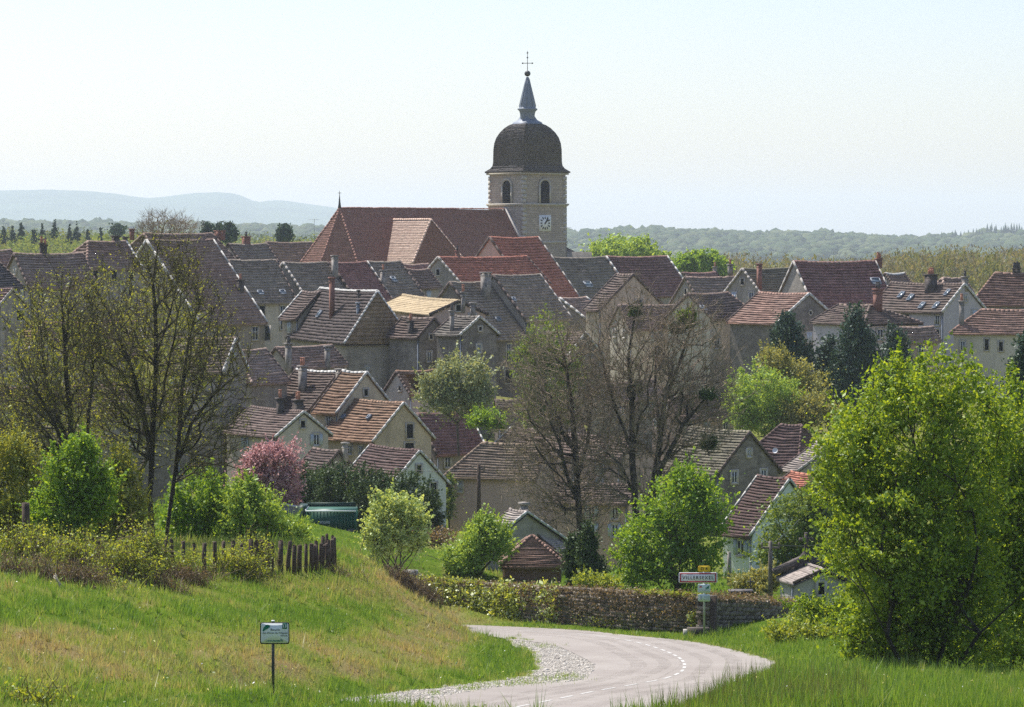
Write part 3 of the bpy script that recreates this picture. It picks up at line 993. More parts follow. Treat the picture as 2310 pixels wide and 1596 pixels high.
b.build('cross', M['iron'], church)
# belfry openings and the clock
cw = np.array([tc_[0], tc_[1], -6.])
def face_pt(face, px, py):
    o, d = ray_local(px, py, cw, CH_A)
    q = (-h2 - o[1]) / d[1] if face == 'F' else (-h2 - o[0]) / d[0]
    return o + d * q
for face, x0, x1, y0, y1 in (('L', 1134, 1153, 405, 459), ('F', 1218.3, 1239.6, 405, 459)):
    A, Bp = face_pt(face, x0, y1), face_pt(face, x1, y0)
    nn = np.array([0, -1, 0.]) if face == 'F' else np.array([-1, 0, 0.])
    sx = np.array([1, 0, 0.]) if face == 'F' else np.array([0, -1, 0.])
    wd_ = abs(np.dot(Bp - A, sx)); c0 = (A + Bp) / 2; c0[2] = 0
    zb, zt = A[2], Bp[2]; r_ = wd_ / 2
    arch = [(-r_, zb)] + [(-r_ * math.cos(t), zt - r_ + r_ * math.sin(t)) for t in np.linspace(0, math.pi, 13)] + [(r_, zb)]
    fr = MB()
    for (a0, z0), (a1, z1) in zip(arch[:-1], arch[1:]):
        fr.bar(c0 + sx * a0 * 1.12 + nn * .02 + [0, 0, z0], c0 + sx * a1 * 1.12 + nn * .02 + [0, 0, z1], .13, up=nn, r2=.07)
    fo = fr.build('window', M['stone_tr'], church)
    pn = MB(); V = [c0 + nn * -.0 + np.array([0, 0, (zb + zt) / 2]) + nn * .012] + [c0 + sx * a0 + nn * .012 + [0, 0, z0] for a0, z0 in arch]
    pn.add(V, F3=[[0, i + 1, i + 2] for i in range(len(arch) - 1)] + [[0, len(arch), 1]])
    pn.build('pane', M['dark'], fo)
    lv = MB()
    for k in range(9):
        z = zb + .2 + k * (zt - zb - r_ * .6) / 9
        lv.box(c0 + nn * .035 + [0, 0, z], np.abs(sx) * (wd_ - .1) + np.abs(nn) * .05 + [0, 0, .07])
    lv.build('louvre', M['wood'], fo)
A, Bp = face_pt('F', 1215.5, 522), face_pt('F', 1242, 486)
cc = (A + Bp) / 2; cw_, chh = abs(Bp[0] - A[0]), abs(Bp[2] - A[2])
b = MB(); b.box((cc[0], -h2 - .05, cc[2]), (cw_, .1, chh)); clock = b.build('clock', M['white_p'], church)
b = MB()
for k in range(12):
    a = k * math.pi / 6
    kx = math.sin(a); kz = math.cos(a); r1 = .40 * min(cw_ / max(abs(kx), .01), chh / max(abs(kz), .01), cw_ * 1.12)
    r0 = r1 * .62
    b.bar((cc[0] + kx * r0, -h2 - .112, cc[2] + kz * r0), (cc[0] + kx * r1, -h2 - .112, cc[2] + kz * r1), .08, up=(0, -1, 0), r2=.006)
b.build('numerals', M['iron'], clock)
b = MB()
for a, l in ((math.radians(38), .62), (math.radians(44), .42)):
    b.bar((cc[0] - math.sin(a) * .15, -h2 - .13, cc[2] - math.cos(a) * .15), (cc[0] + math.sin(a) * l * cw_ * .65, -h2 - .13, cc[2] + math.cos(a) * l * cw_ * .65), .09, up=(0, -1, 0), r2=.01)
b.build('hand', M['iron'], clock)
# nave: built in the same local frame, west end against the tower's left face
NP = R_(52.); ncp, nsp, ntn = math.cos(NP), math.sin(NP), math.tan(NP)
NZ = chz(473, 360.6); NW = 4.95; X1 = -h2 + .02
qx = (766 - CX) / FPX
g = cw + uu * X1                                   # ridge end by the tower
Ln = ((g[0]) - qx * g[1]) / (uu[0] - qx * uu[1])
X0 = X1 - Ln
b = MB()
oz = np.array([0, 0, NZ])
tiled(b, oz, (1, 0, 0), (0, -ncp, -nsp), (0, -nsp, ncp), X0, X1, X0 - 1., X1, NW / ncp, .24, .025, .1, Ln, jit=.02)
tiled(b, oz, (1, 0, 0), (0, ncp, -nsp), (0, nsp, ncp), X0, X1, X0 - 1., X1, NW / ncp, .24, .025, .1, Ln)
caps = MB()
Zb = NZ - NW * ntn
octo = [np.array([X0 - 1., -NW, Zb]), np.array([X0 - 4.1, -2.0, Zb]), np.array([X0 - 4.1, 2.0, Zb]), np.array([X0 - 1., NW, Zb])]
apex = np.array([X0, 0, NZ])
for p, q in zip(octo[:-1], octo[1:]):
    mdl = (p + q) / 2; al = q - p; Lq = np.linalg.norm(al); al /= Lq
    dn = mdl - apex; dn -= al * np.dot(dn, al); Sq = np.linalg.norm(dn); dn /= Sq
    nr = np.cross(al, dn); nr = nr if nr[2] > 0 else -nr
    off = np.dot(mdl - apex, al)
    tiled(b, apex, al, dn, nr, 0, 0, off - Lq / 2, off + Lq / 2, Sq, .24, .025)
    ridge_caps(caps, apex + [0, 0, .05], p + [0, 0, .06], .12)
ridge_caps(caps, apex + [0, 0, .05], octo[-1] + [0, 0, .06], .12)
ridge_caps(caps, (X0, 0, NZ + .03), (X1, 0, NZ + .03), .13)
nroof = b.build('nave_roof', M['church'], church)
caps.build('ridge', M['church'], nroof)
b = MB()
b.bar((X1 - .02, 0, NZ + .18), (X1 - .02, -NW - .2, NZ + .18 - (NW + .2) * ntn), .22, r2=.2)
b.bar((X1 - .02, 0, NZ + .18), (X1 - .02, NW + .2, NZ + .18 - (NW + .2) * ntn), .22, r2=.2)
b.build('gable_coping', M['verge_g'], nroof)
b = MB(); wy = NW - .3
foot = [(X1, -wy), (X1, wy), (X0 - .9, wy), (X0 - 3.8, 1.9), (X0 - 3.8, -1.9), (X0 - .9, -wy)]
for (xa, ya), (xb, yb) in zip(foot, foot[1:] + foot[:1]):
    b.add([(xb, yb, -2), (xa, ya, -2), (xa, ya, Zb + .2), (xb, yb, Zb + .2)], [[0, 1, 2, 3]])
b.add([(X1, -wy, Zb + .1), (X1, wy, Zb + .1), (X1, 0, NZ - .2)], F3=[[0, 1, 2]])
b.build('nave_wall', M['beige_wall'], church)
b = MB()
b.tube([apex + [0, 0, 0], apex + [0, 0, .5], apex + [0, 0, 1.5], apex + [0, 0, 2.0]], [.22, .14, .04, .03], 6)
b.bar(apex + [-.16, .12, 1.75], apex + [.16, -.12, 1.75], .025)
b.build('finial', M['iron'], nroof)
# side chapel roof that stands out of the nave slope
zt_ = chz(497, 354.); yi = -(NZ - zt_) / ntn
def xfor(px, y):                                    # local x on the line y whose column is px
    q = (px - CX) / FPX; P0 = cw + np.array([math.sin(CH_A) * -y, 0, 0]); P0 = cw + (-y) * ss
    return -(P0[0] - q * P0[1]) / (uu[0] - q * uu[1])
xt = xfor(888, yi)
q = (972 - CX) / FPX; P0 = cw + uu * xt; Yt = -(P0[0] - q * P0[1]) / (ss[0] - q * ss[1])
y1_ = -Yt; wt = 3.95; P2 = R_(52.); c2, s2, t2 = math.cos(P2), math.sin(P2), math.tan(P2); hh_ = .42
b = MB(); o_ = np.array([xt, yi, zt_]); LT = abs(y1_ - yi)
for sg in (-1, 1):
    tiled(b, o_, (0, -1, 0), (sg * c2, 0, -s2), (sg * s2, 0, c2), 0, LT, -wt * t2 / ntn * (-1 if False else 1) * 0 , LT + hh_ * wt, wt / c2, .24, .025)
Sh = math.hypot(hh_ * wt, wt * t2)
be = MB()
tiled(be, (xt, y1_, zt_), (1, 0, 0), (0, -hh_ * wt / Sh, -wt * t2 / Sh), (0, -wt * t2 / Sh, hh_ * wt / Sh), 0, 0, -wt, wt, Sh, .24, .025)
cr = b.build('side_chapel_roof', M['churchb'], church); be.build('side_chapel_hip', M['church'], church)  # sunshine and shade put into colour: light tiles on slopes, dark on hip
b = MB(); ridge_caps(b, (xt, yi, zt_ + .04), (xt, y1_, zt_ + .04), .12)
for sg in (-1, 1): ridge_caps(b, (xt, y1_, zt_ + .04), (xt + sg * wt, y1_ - hh_ * wt, zt_ - wt * t2 + .05), .12)
b.build('ridge', M['churchb'], cr)
b = MB(); b.box((xt, (yi + y1_ - hh_ * wt) / 2 + .15, (zt_ - wt * t2) / 2 - 1), (2 * wt - .7, abs(y1_ - hh_ * wt - yi) - .3, zt_ - wt * t2 + 2)); b.build('side_chapel_wall', M['beige_wall'], church)
# low dark roof and pinnacle at the tower's right foot
bx = MB()
z9 = chz(541, 362.)
tiled(bx, (h2 + .1, .5, z9), (0, 1, 0), (.80, 0, -.6), (.6, 0, .80), -1., 3., -4.2, 4.5, 5.2, .3, .04)
tiled(bx, (h2 + .1, -.5, z9), (1, 0, 0), (0, -.80, -.6), (0, -.6, .80), 0, 0, 0, 4.16, 5.2, .3, .04)
bx.build('vestry_roof', M['slate'], church)
bx = MB(); bx.box((h2 + 2., 0, 1.5), (3.9, 7., 6)); bx.build('vestry_wall', M['grey_wall'], church)
bx = MB(); bx.lathe([(.28, -.2), (.28, .9), (.36, .95), (.26, 1.05), (.02, 2.3)], 4, c=(h2 + 1.1, -1.5, chz(571, 356))); bx.build('pinnacle', M['stone_tr'], church)
GPTS.append((tc_[0], tc_[1], -6.)); GPTS.append(tuple(cw + uu * X0)); 

# ------------------------------------------------------------------ houses, back to front
H = house
def nb(y): return y
H('brown tiled house behind the church nave, only its long roof showing left of the apse', (702, 548), (727, 592), 600, 372, 640, 'umber', 'grey_wall', 46, name='house')
H('low brown roofed house at the far left edge, ridge behind the gabled one', (24, 566), (52, 610), -90, 240, 680, 'brown', 'grey_wall')
H('long brown tiled house at the left whose pointed grey gable shows on its left end', (30, 574), (64, 650), 187, 233, 720, 'brown', 'grey_wall',
  ch=[(97, None, 552, 9, 'chim_dk', 1), (105, None, 556, 9, 'chim_dk', 1)])
H('dark roofed house cut by the left edge of the picture', (0, 595), (54, 649), -90, 222, 760, 'slate', 'dark_wall')
H('small red-brown roofed house with a plain grey gable under the dark roof at left', (30, 653), (-4, 694), -70, 205, 790, 'maroon', 'grey_wall', vr='g', win=[('R', 45, 712, 14, 22, 'hole')])
H('brown hipped house with a white right verge, left of the highest left ridge', (285, 546), (322, 606), 198, 246, 700, 'umber', 'grey_wall', hl=.8, vr='w',
  ch=[(265, None, 535, 17, 'chim_dk', 0), (287, None, 538, 10, 'chim_dk', 0)])
H('large dark brown roofed house with the highest ridge at left, behind the tree top', (478, 529), (562, 620), 324, 300, 760, 'umber', 'grey_wall', 48, hl=.25, vr='d',
  ch=[(302, None, 519, 11, 'chim_br', 0), (500, None, 523, 24, 'chim_br', 0)])
H('broad brown roofed house whose long white verge runs down to the right behind bare branches', (481, 543), (604, 730), 330, 262, 785, 'umber', 'grey_wall', 47, vr='w', vl='w',
  ch=[(455, None, 543, 20, 'chim_dk', 0), (544, 660, 634, 17, 'chim_dk', 1)], win=[('R', 603, 752, 12, 30, 'plain'), ('F', 575, 752, 12, 30, 'plain')])
H('narrow grey-brown roofed house behind, with a single chimney beside the conifers', (601, 552), (642, 613), 515, 305, 700, 'greyt', 'beige_wall', ch=[(559, None, 536, 19, 'chim_br', 1)])
H('grey-brown roofed house with two small skylights and a cream wall under its eave', (622, 588), (672, 684), 515, 274.5, 742, 'greyt', 'beige_wall',
  sk=[(587, 662, 13, 9), (637, 661, 13, 9)])
H('light grey-brown roofed house between two dark parallel verges left of the church apse', (638, 594), (682, 661), 737, 276, 740, 'greyt', 'grey_wall', vl='g')
H('reddish brown roofed house with a broad grey chimney, just below the apse', (826, 593), (890, 684), 744, 284.5, 740, 'maroon', 'grey_wall', ch=[(757, 640, 579, 15, 'chim_gr', 0)], course=.25, th=.04)
H('grey roofed house with a mossy white left verge and a grey chimney mid-slope', (827, 592), (889, 684), 903, 286, 740, 'greyt', 'grey_wall', vl='w', ch=[(866, 650, 612, 13, 'chim_gr', 1)], sk=[(887, 632, 12, 12)])
H('small dark brown roofed house tucked against the grey gable of the red roofed house', (967, 609), (997, 650), 917, 292, 700, 'umber', 'grey_wall')
H('beige annexe with a brown roof just under the church nave', (966, 597), (985, 622), 903, 310, 660, 'brown', 'beige_wall')
H('tall red roofed house with a pink gable in front of the church tower', (1214, 537), (1309, 675), 1104, 318, 720, 'red', 'pink_wall', 49, vr='g', ch=[(1189, 690, 672, 8, 'chim_gr', 0)])
H('bright red-orange roofed house with a grey stone gable left of the tall red roof', (988, 582), (1045, 648), 1188, 296, 700, 'red', 'grey_wall', 46, vl='g', ch=[(1036, None, 568, 9, 'chim_br', 1)])
H('dark grey roofed house with one blue skylight, right of the tall red roof', (1365, 582), (1432, 680), 1240, 326, 730, 'greyt', 'grey_wall', sk=[(1326, 643, 20, 13)], win=[])
H('maroon-brown roofed house with white verges on both sides, right of the grey roof', (1505, 580), (1566, 668), 1367, 333, 730, 'maroon', 'grey_wall', vr='w', vl='w')
H('brown roofed house with dark chimney strip behind the white roofed square house', (1100, 637), (1192, 765), 1014, 271, 900, 'greyt', 'dark_wall', 47,
  ch=[(1098, 672, 617, 24, 'chim_gr', 0)], sk=[(1123, 722, 14, 8)], win=[('F', 1147, 795, 9, 38, 'plain'), ('F', 1147, 850, 16, 30, 'hole'), ('F', 1100, 800, 9, 30, 'plain')])
H('wide dark grey roofed house whose right verge sweeps down beside the orange strip', (1218, 621), (1291, 721), 1112, 276, 790, 'greyt', 'grey_wall', 47, vr='g', sk=[(1158, 677, 10, 8)],
  win=[('F', 1190, 738, 12, 24, 'plain')])
H('low brown roofed lean-to with white verges stepping down under the red roof', (1262, 674), (1347, 741), 1322, 279, 800, 'brown', 'grey_wall', 42, vl='w', vr='w')
H('narrow brown gabled house front behind the top of the bare tree', (1430, 620), (1352, 702), 1392, 264, 800, 'brown', 'ochre_wall', 46, vr='d', win=[('R', 1440, 690, 14, 26, 'hole')])
H('long brown house behind the bare trees with a beige wall and pale roof lights', (1395, 690), (1420, 745), 1560, 258, 850, 'brown', 'beige_wall', 44)
H('small dark red roofed house with an orange-topped chimney behind the mid-right roofs', (1615, 616), (1652, 660), 1540, 345, 720, 'maroon', 'grey_wall', ch=[(1617, None, 604, 10, 'chim_gr', 1)])
H('brown roofed house stepping down to the right above the round-windowed wall', (1655, 626), (1692, 690), 1545, 300, 760, 'brown', 'grey_wall')
H('pale walled house with two round windows under a hipped maroon roof', (1642, 662), (1716, 717), 1552, 256, 825, 'umber', 'beige_wall', 42, hr=.6, sk=[(1585, 697, 14, 11)],
  win=[('F', 1618, 730, 9, 9, 'round'), ('F', 1668, 730, 9, 9, 'round'), ('F', 1617, 774, 12, 25, 'plain'), ('F', 1667, 774, 12, 25, 'plain'), ('F', 1700, 774, 1, 1, 'hole')][:4])
H('greenish-grey roofed house with a grey left gable and dark brick chimney', (1674, 608), (1717, 665), 1778, 272, 740, 'olive', 'grey_wall', vl='g', ch=[(1715, 658, 598, 12, 'chim_br', 0), (1652, None, 599, 12, 'chim_gr', 1)])
H('large maroon roofed house with a single skylight, highest ridge on the right', (1975, 591), (2036, 722), 1789, 266, 800, 'maroon', 'grey_wall', 48, vl='g', vr='g',
  ch=[(1986, None, 586, 15, 'chim_br', 2)], sk=[(1975, 636, 22, 13), (2000, 690, 15, 12)])
H('small brown roofed house behind, with white ridge tiles right of the largest maroon roof', (2040, 618), (2062, 650), 1996, 277, 720, 'brown', 'grey_wall', ridge_white=True)
H('small brown hipped roof house behind the six-skylight roof', (2175, 628), (2197, 662), 2127, 268, 720, 'brown', 'grey_wall', hl=.7)
H('maroon roofed house with five small skylights and a lilac rendered wall', (2177, 642), (2125, 706), 2012, 250, 775, 'brown', 'lilac_wall', 45, vr='w',
  sk=[(2034, 667, 11, 14), (2055, 673, 11, 14), (2138, 662, 9, 14), (2081, 691, 11, 14), (2113, 691, 11, 14)], ch=[(2098, 657, 622, 28, 'chim_dk', 3), (2172, None, 627, 14, 'chim_gr', 1)])
H('stone gabled house with a shuttered window and a white verge, centre right', (1826, 664), (1752, 732), 1712, 246, 905, 'pink', 'dark_wall', 43, vr='w',
  win=[('R', 1828, 706, 8, 11, 'round'), ('R', 1825, 761, 13, 22, 'closed')])
H('small hipped house with a white wall under the big brick chimney', (1962, 690), (1948, 733), 1893, 240, 770, 'brown', 'lilac_wall', 40, hr=1.,
  ch=[(1978, 690, 655, 21, 'chim_br', 2)], win=[('R', 1985, 755, 14, 24, 'plain')])
H('pink-red hipped roof house with a row of dark ridge pots, right edge', (2245, 617), (2188, 689), 2345, 256, 760, 'pink', 'grey_wall', 42, hl=.7, ch=[(2293, None, 608, 22, 'chim_dk', 4)])
H('pale rendered house with a low brown hipped roof at the right edge', (2215, 700), (2142, 752), 2340, 234, 830, 'pink', 'beige_wall', 36, hl=.9,
  ch=[(2169, 735, 682, 13, 'chim_gr', 1)], win=[('F', 2172, 782, 10, 24, 'plain'), ('F', 2226, 778, 8, 24, 'hole'), ('F', 2258, 782, 8, 20, 'hole')])
H('small brown roofed outbuilding with a pink wall below the skylight roof', (2105, 739), (2124, 771), 2030, 232, 830, 'brown', 'pink_wall')
# middle
H('brown roofed house partly hidden behind the big hipped roof with the white ridge', (722, 660), (668, 722), 682, 238, 780, 'umber', 'grey_wall', vl='w')
H('big square house with a white ridge, hipped right end and tall brick chimney', (851, 658), (776, 777), 722, 225, 895, 'plum', 'grey_wall', 55, hr=.16, hl=.3, tmax=70, tile2='tan', ridge_white=True, vl='w',  # right hip: different tiles, and lightened further to make up for weak sun
  ch=[(746, 718, 629, 15, 'chim_br', 0), (805, 712, 686, 9, 'zinc', 0), (806, 676, 658, 5, 'chim_dk', 0)], sk=[(722, 710, 17, 13)],
  win=[('R', 829, 832, 7, 9, 'plain')])
H('house with a flat pale sand-coloured roof among the brown ones', (1036, 680), (961, 711), 908, 231, 800, 'sand', 'pink_wall', 24, th=.03, vr='d', ch=[(1042, 692, 662, 12, 'chim_gr', 1), (1064, 700, 686, 16, 'chim_gr', 0)])
H('small orange-brown roofed stone house with a dark chimney in its slope', (980, 719), (942, 764), 908, 222, 845, 'brown', 'dark_wall', 42, vr='d', ch=[(924, 752, 727, 14, 'chim_dk', 1)],
  win=[('R', 968, 805, 9, 22, 'plain'), ('R', 972, 760, 6, 10, 'hole')])
H('dark stone gabled house with a white verge beside the narrow stone chimney', (1083, 716), (1037, 758), 1022, 218, 905, 'greyt', 'dark_wall', 42, vr='w', ch=[(1017, 748, 704, 11, 'chim_gr', 1)],
  win=[('R', 1080, 786, 9, 18, 'plain'), ('R', 1083, 742, 6, 8, 'hole')])
H('small mossy brown roofed house with two tall dark chimneys', (622, 786), (661, 833), 748, 214, 880, 'brown', 'grey_wall', vl='d', ch=[(653, 832, 778, 15, 'chim_gr', 1), (741, 830, 784, 13, 'chim_gr', 0)])
H('brown barn with a drooping half-hipped roof behind the bare tree branches', (600, 789), (657, 862), 536, 207, 930, 'brown', 'grey_wall', vr='d', hl=.5)
H('light beige tiled house with a bright white verge glimpsed through bare branches', (533, 765), (503, 842), 395, 196, 905, 'tan', 'grey_wall', 46, vr='w')
H('collapsed roof ruin with broken red tiles and a hole behind the blossoming tree', (893, 840), (925, 893), 985, 208, 960, 'orange', 'beige_wall', 45, vl='d',
  hole=lambda A, B: ((A > -.32) & (A < .12) & (B > .1 + .25 * np.abs(A)) & (B < .85)), name='ruined_house', cat='ruin', win=[('L', 903, 877, 5, 9, 'hole')])
H('brown roofed house with a grey chimney in its slope and two squat chimneys below', (765, 840), (695, 930), 668, 204, 990, 'brown', 'grey_wall', 45, vl='d', ridge_white=True,
  ch=[(680, 882, 829, 20, 'chim_gr', 2), (764, 860, 836, 19, 'chim_gr', 0), (668, 930, 905, 22, 'chim_dk', 1), (629, 925, 903, 20, 'chim_dk', 1)][:3])
H('tall house with a sunlit orange-brown roof and dark half-hipped gable end', (828, 841), (758, 935), 772, 200, 1040, 'orange', 'ochre_wall', 45, vr='w', ridge_white=True)
H('ochre walled house with a large sunlit orange-brown roof in the middle of the village', (912, 910), (840, 999), 790, 195, 1062, 'orange', 'ochre_wall', 44, vr='w', ridge_white=False, sk=[(776, 942, 8, 8), (834, 943, 8, 8)],
  win=[('R', 924, 973, 14, 31, 'hole'), ('R', 923, 1007, 19, 14, 'hole'), ('F', 790, 1015, 10, 20, 'plain'), ('F', 815, 1015, 10, 20, 'plain')])
H('dark maroon roofed house with a white right verge behind the ochre gable', (1057, 931), (1103, 1022), 940, 205, 1065, 'maroon', 'grey_wall', 46, vr='w')
H('small brown roofed stretch of house left of the grey gable, shadowed by bare twigs', (622, 928), (562, 985), 528, 193, 1040, 'orange', 'grey_wall', 44)
H('brown roofed house with a plain grey-beige gable and a pale verge, left of centre', (686, 930), (620, 988), 566, 187, 1040, 'umber', 'beige_wall', 44, vr='w', ch=[(629, 934, 902, 18, 'chim_dk', 1), (666, None, 906, 22, 'chim_dk', 1)])
H('low dark stone shed with a mossy brown roof above the hedge', (765, 1019), (729, 1061), 706, 179, 1095, 'umber', 'dark_wall', 43, vr='d', cat='shed', name='shed', ch=[(771, None, 1003, 14, 'chim_gr', 0)])
H('white gabled house with a dark maroon roof behind the clipped hedge', (948, 1018), (877, 1103), 834, 172, 1178, 'maroon', 'pale_wall', 46, vr='w', vl='w')
H('pink walled house with a light hipped roof beside the wooden pole', (1089, 1001), (1000, 1076), 1235, 178, 1186, 'tan', 'pink_wall', 42, hl=.85,
  win=[('F', 1038, 1096, 9, 26, 'plain')])
H('brown roofed house with short white verge behind the light hipped roof', (1153, 966), (1108, 1010), 1440, 190, 1090, 'brown', 'pink_wall', 43, vl='w')
H('small open shed with a pale board roof under the dark stone wall', (1180, 903), (1186, 918), 1116, 209, 945, 'tan', 'dark_wall', 30, cat='shed', name='shed')
H('grey-brown roofed house seen through the tall bare tree', (1360, 867), (1402, 906), 1470, 216, 960, 'brown', 'grey_wall', 44)
H('brown roofed house high behind the left bare trees, below the hipped brown one', (300, 640), (330, 722), 90, 246, 800, 'brown', 'grey_wall', vl='g')
H('long reddish roofed house half hidden behind the left bare trees', (312, 727), (334, 802), 62, 226, 860, 'maroon', 'grey_wall', vr='g')
H('rust red roofed house with a pale verge at the left edge behind twigs', (95, 750), (4, 870), -110, 207, 960, 'orange', 'grey_wall', vr='g')
H('light tiled low house behind the yellow-green thicket at left', (312, 868), (330, 908), -40, 195, 1060, 'orange', 'grey_wall')
H('dark walled house behind the forked bare trunk', (425, 880), (410, 935), 205, 187, 1110, 'umber', 'dark_wall', vr='g', win=[('F', 300, 1000, 14, 26, 'plain')])
H('brown roofed farm house deep behind the left thicket', (220, 960), (236, 1010), -30, 175, 1150, 'brown', 'dark_wall')
H('brown roofed house glimpsed between the two bare trees in the centre', (1300, 930), (1325, 985), 1200, 200, 1060, 'brown', 'grey_wall')
H('house with light brown roof and pointed dark gable half hidden by the bare trees', (1322, 752), (1275, 815), 1240, 236, 890, 'brown', 'dark_wall', 44, vr='w')
H('pink-walled house with a hipped grey roof behind the bare tree, right side', (1600, 893), (1668, 942), 1500, 206, 1000, 'umber', 'pink_wall', 40, hr=.7)
H('light olive roofed house with a steep dark stone gable', (1692, 976), (1618, 1073), 1558, 178, 1120, 'olive', 'dark_wall', 47, vr='d')
H('red-brown hipped roof house with a satellite dish behind the dark stone gable', (1808, 961), (1800, 1062), 1762, 192, 1100, 'maroon', 'grey_wall', 48, hr=.5, hl=.9)
H('grey house with a brown roof half hidden by the big green tree', (1880, 1003), (1800, 1064), 1840, 180, 1110, 'stonet', 'grey_wall', 44, vr='g')
H('small red roofed outbuilding at the edge of the big green tree', (1850, 1073), (1806, 1108), 1784, 168, 1150, 'red', 'grey_wall', 40)
H('reddish brown walled building behind the dark cypresses and bare trunks', (1262, 1088), (1238, 1130), 1440, 160, 1265, 'brown', 'pink_wall', 38)
H('white house with a maroon roof, thick white verges and a dark dormer', (1782, 1082), (1691, 1212), 1708, 150, 1315, 'maroon', 'white_wall', 46, vr='w', vl='w',
  win=[('F', 1672, 1236, 14, 34, 'shut')])
H('stone slab roofed barn with a pale verge behind the brick pavilion', (1190, 1156), (1088, 1240), 1150, 136, 1290, 'stonet', 'grey_wall', 42, vr='w', cat='barn', name='barn', ch=[(1172, None, 1140, 18, 'chim_gr', 0)])
H('brown lean-to barn roof right of the slab-roofed barn', (1202, 1170), (1285, 1238), 1170, 138, 1290, 'stonet', 'grey_wall', 40, cat='barn', name='barn')
# pavilion: hipped on both ends, thick tiles
H('little brick pavilion with a pyramid roof of red tiles behind the cemetery wall', (1203, 1211), (1278, 1277), 1196, 124, 1325, 'pink', 'brick', 38, hr=.95, hl=.95, cat='pavilion', name='pavilion', course=.2, th=.035, sag=.02, drop=1.5, ov=.2)
# ------------------------------------------------------------------ trees and shrubs
L = leafy
L('big bright spring-green tree filling the right side beside the road', 'broadleaf_tree', (2080, 1520), 72,
  [(2050, 1000, 165, 150, 0, 150), (2130, 870, 85, 70, 0, 80), (1930, 1060, 95, 110, 0, 100), (2020, 1220, 155, 160, -1, 130), (2120, 1200, 140, 190, 0, 130), (2040, 1390, 130, 110, 0, 110), (1940, 1000, 60, 90, 1, 70), (2230, 960, 60, 110, 1, 70), (2030, 850, 45, 55, 0, 50), (2160, 1400, 110, 120, 0, 90), (2000, 1440, 100, 70, 0, 80)],
  'l_spring', 1500, 48, .26, .047, .3, stems=4, spread=.35, topf=.75, mt='bark', ntar=420)
L('second green tree right of the biggest one, cut by the right edge', 'broadleaf_tree', (2270, 1555), 76,
  [(2260, 1150, 95, 180, 0, 120), (2285, 980, 60, 120, 0, 80), (2270, 1370, 110, 180, 0, 110), (2330, 1200, 90, 180, 0, 110)], 'l_spring', 900, 46, .26, .047, .3, stems=2, ntar=160)
L('bright green tree between the tall bare tree and the place name sign', 'broadleaf_tree', (1520, 1345), 121,
  [(1540, 1145, 80, 70, 0, 70), (1480, 1225, 80, 75, 0, 70), (1590, 1200, 45, 100, 0, 55), (1550, 1090, 45, 36, 0, 36), (1435, 1280, 40, 46, 0, 45), (1540, 1270, 75, 60, 0, 60)], 'l_bright', 520, 46, .33, .062, .3, stems=3)
L('bright green bush behind the stake fence, under the forked bare tree', 'shrub', (450, 1262), 108, [(450, 1130, 60, 65, 0, 60), (420, 1195, 55, 60, 0, 50), (500, 1190, 50, 60, 0, 50)], 'l_bright', 280, 42, .28, .055, .3, 'shrub', stems=3)
L('bright green bush right of it that reaches the garden lawn', 'shrub', (600, 1262), 107, [(570, 1170, 60, 65, 0, 60), (635, 1218, 55, 36, 0, 45), (560, 1120, 25, 30, 0, 25)], 'l_sp2', 300, 42, .28, .055, .3, 'shrub', stems=3)
L('fresh green leafy shrub among the brambles at left', 'shrub', (165, 1260), 87, [(160, 1075, 50, 70, 0, 50), (140, 1160, 70, 70, 0, 55), (195, 1030, 24, 40, 0, 30), (215, 1110, 40, 60, 0, 40)], 'l_bright', 420, 40, .22, .043, .3, 'shrub', stems=4)
L('yellow-green thicket at the far left edge under the bare trees', 'shrub', (30, 1262), 92, [(25, 1110, 80, 100, 0, 70), (60, 1200, 60, 60, 0, 50), (-30, 1180, 60, 80, 0, 60), (20, 1030, 60, 50, 0, 50)], 'l_olive', 520, 34, .3, .042, .25, 'shrub', stems=4)
L('yellowish thicket between the green shrub and the forked bare trunk', 'shrub', (270, 1262), 94, [(270, 1130, 50, 80, 0, 50), (245, 1200, 60, 60, 0, 50), (300, 1190, 40, 60, 0, 40), (265, 1060, 30, 40, 0, 30)], 'l_olive', 330, 34, .26, .042, .25, 'shrub', stems=4)
L('pale green willow-like bush on the bank crest beside the ivy wall', 'shrub', (880, 1305), 104, [(880, 1185, 52, 62, 0, 50), (925, 1195, 36, 60, 0, 35), (850, 1215, 34, 62, 0, 35), (895, 1145, 30, 28, 0, 25)], 'l_pale', 230, 34, .22, .055, .25, 'shrub', stems=7, mt='bark2', ntar=120, spread=.22)
L('pink blossoming cherry tree left of the clipped hedge', 'cherry_tree', (620, 1165), 150, [(610, 1060, 66, 52, 0, 50), (648, 1018, 26, 22, 0, 22), (575, 1085, 40, 45, 0, 40), (640, 1100, 42, 36, 0, 40), (590, 1030, 36, 30, 0, 30), (610, 1120, 60, 30, 0, 40)], 'l_pink', 430, 44, .26, .06, .3, stems=2)
for i, (x, y, rx, ry, lab) in enumerate(((700, 1118, 50, 56, 'dark evergreen bush, leftmost of the clipped row by the cherry tree'), (775, 1120, 50, 58, 'dark evergreen bush second from the cherry tree, behind the green container'),
                                         (845, 1135, 50, 60, 'dark evergreen bush third in the row, below the maroon roof'), (925, 1160, 58, 68, 'largest dark rounded evergreen bush at the right end of the row'))):
    L(lab, 'evergreen_bush', (x, 1215 if i < 3 else 1228), 158 - i * 2, [(x, y, rx * 1.15, ry * 1.15, 0, 52), (x + 8, y + 35, rx * 1.1, ry * .9, 0, 50)], 'l_dark', 480, 50, .22, .055, .55, 'shrub', group='clipped evergreen bushes behind the garden', ntar=40)
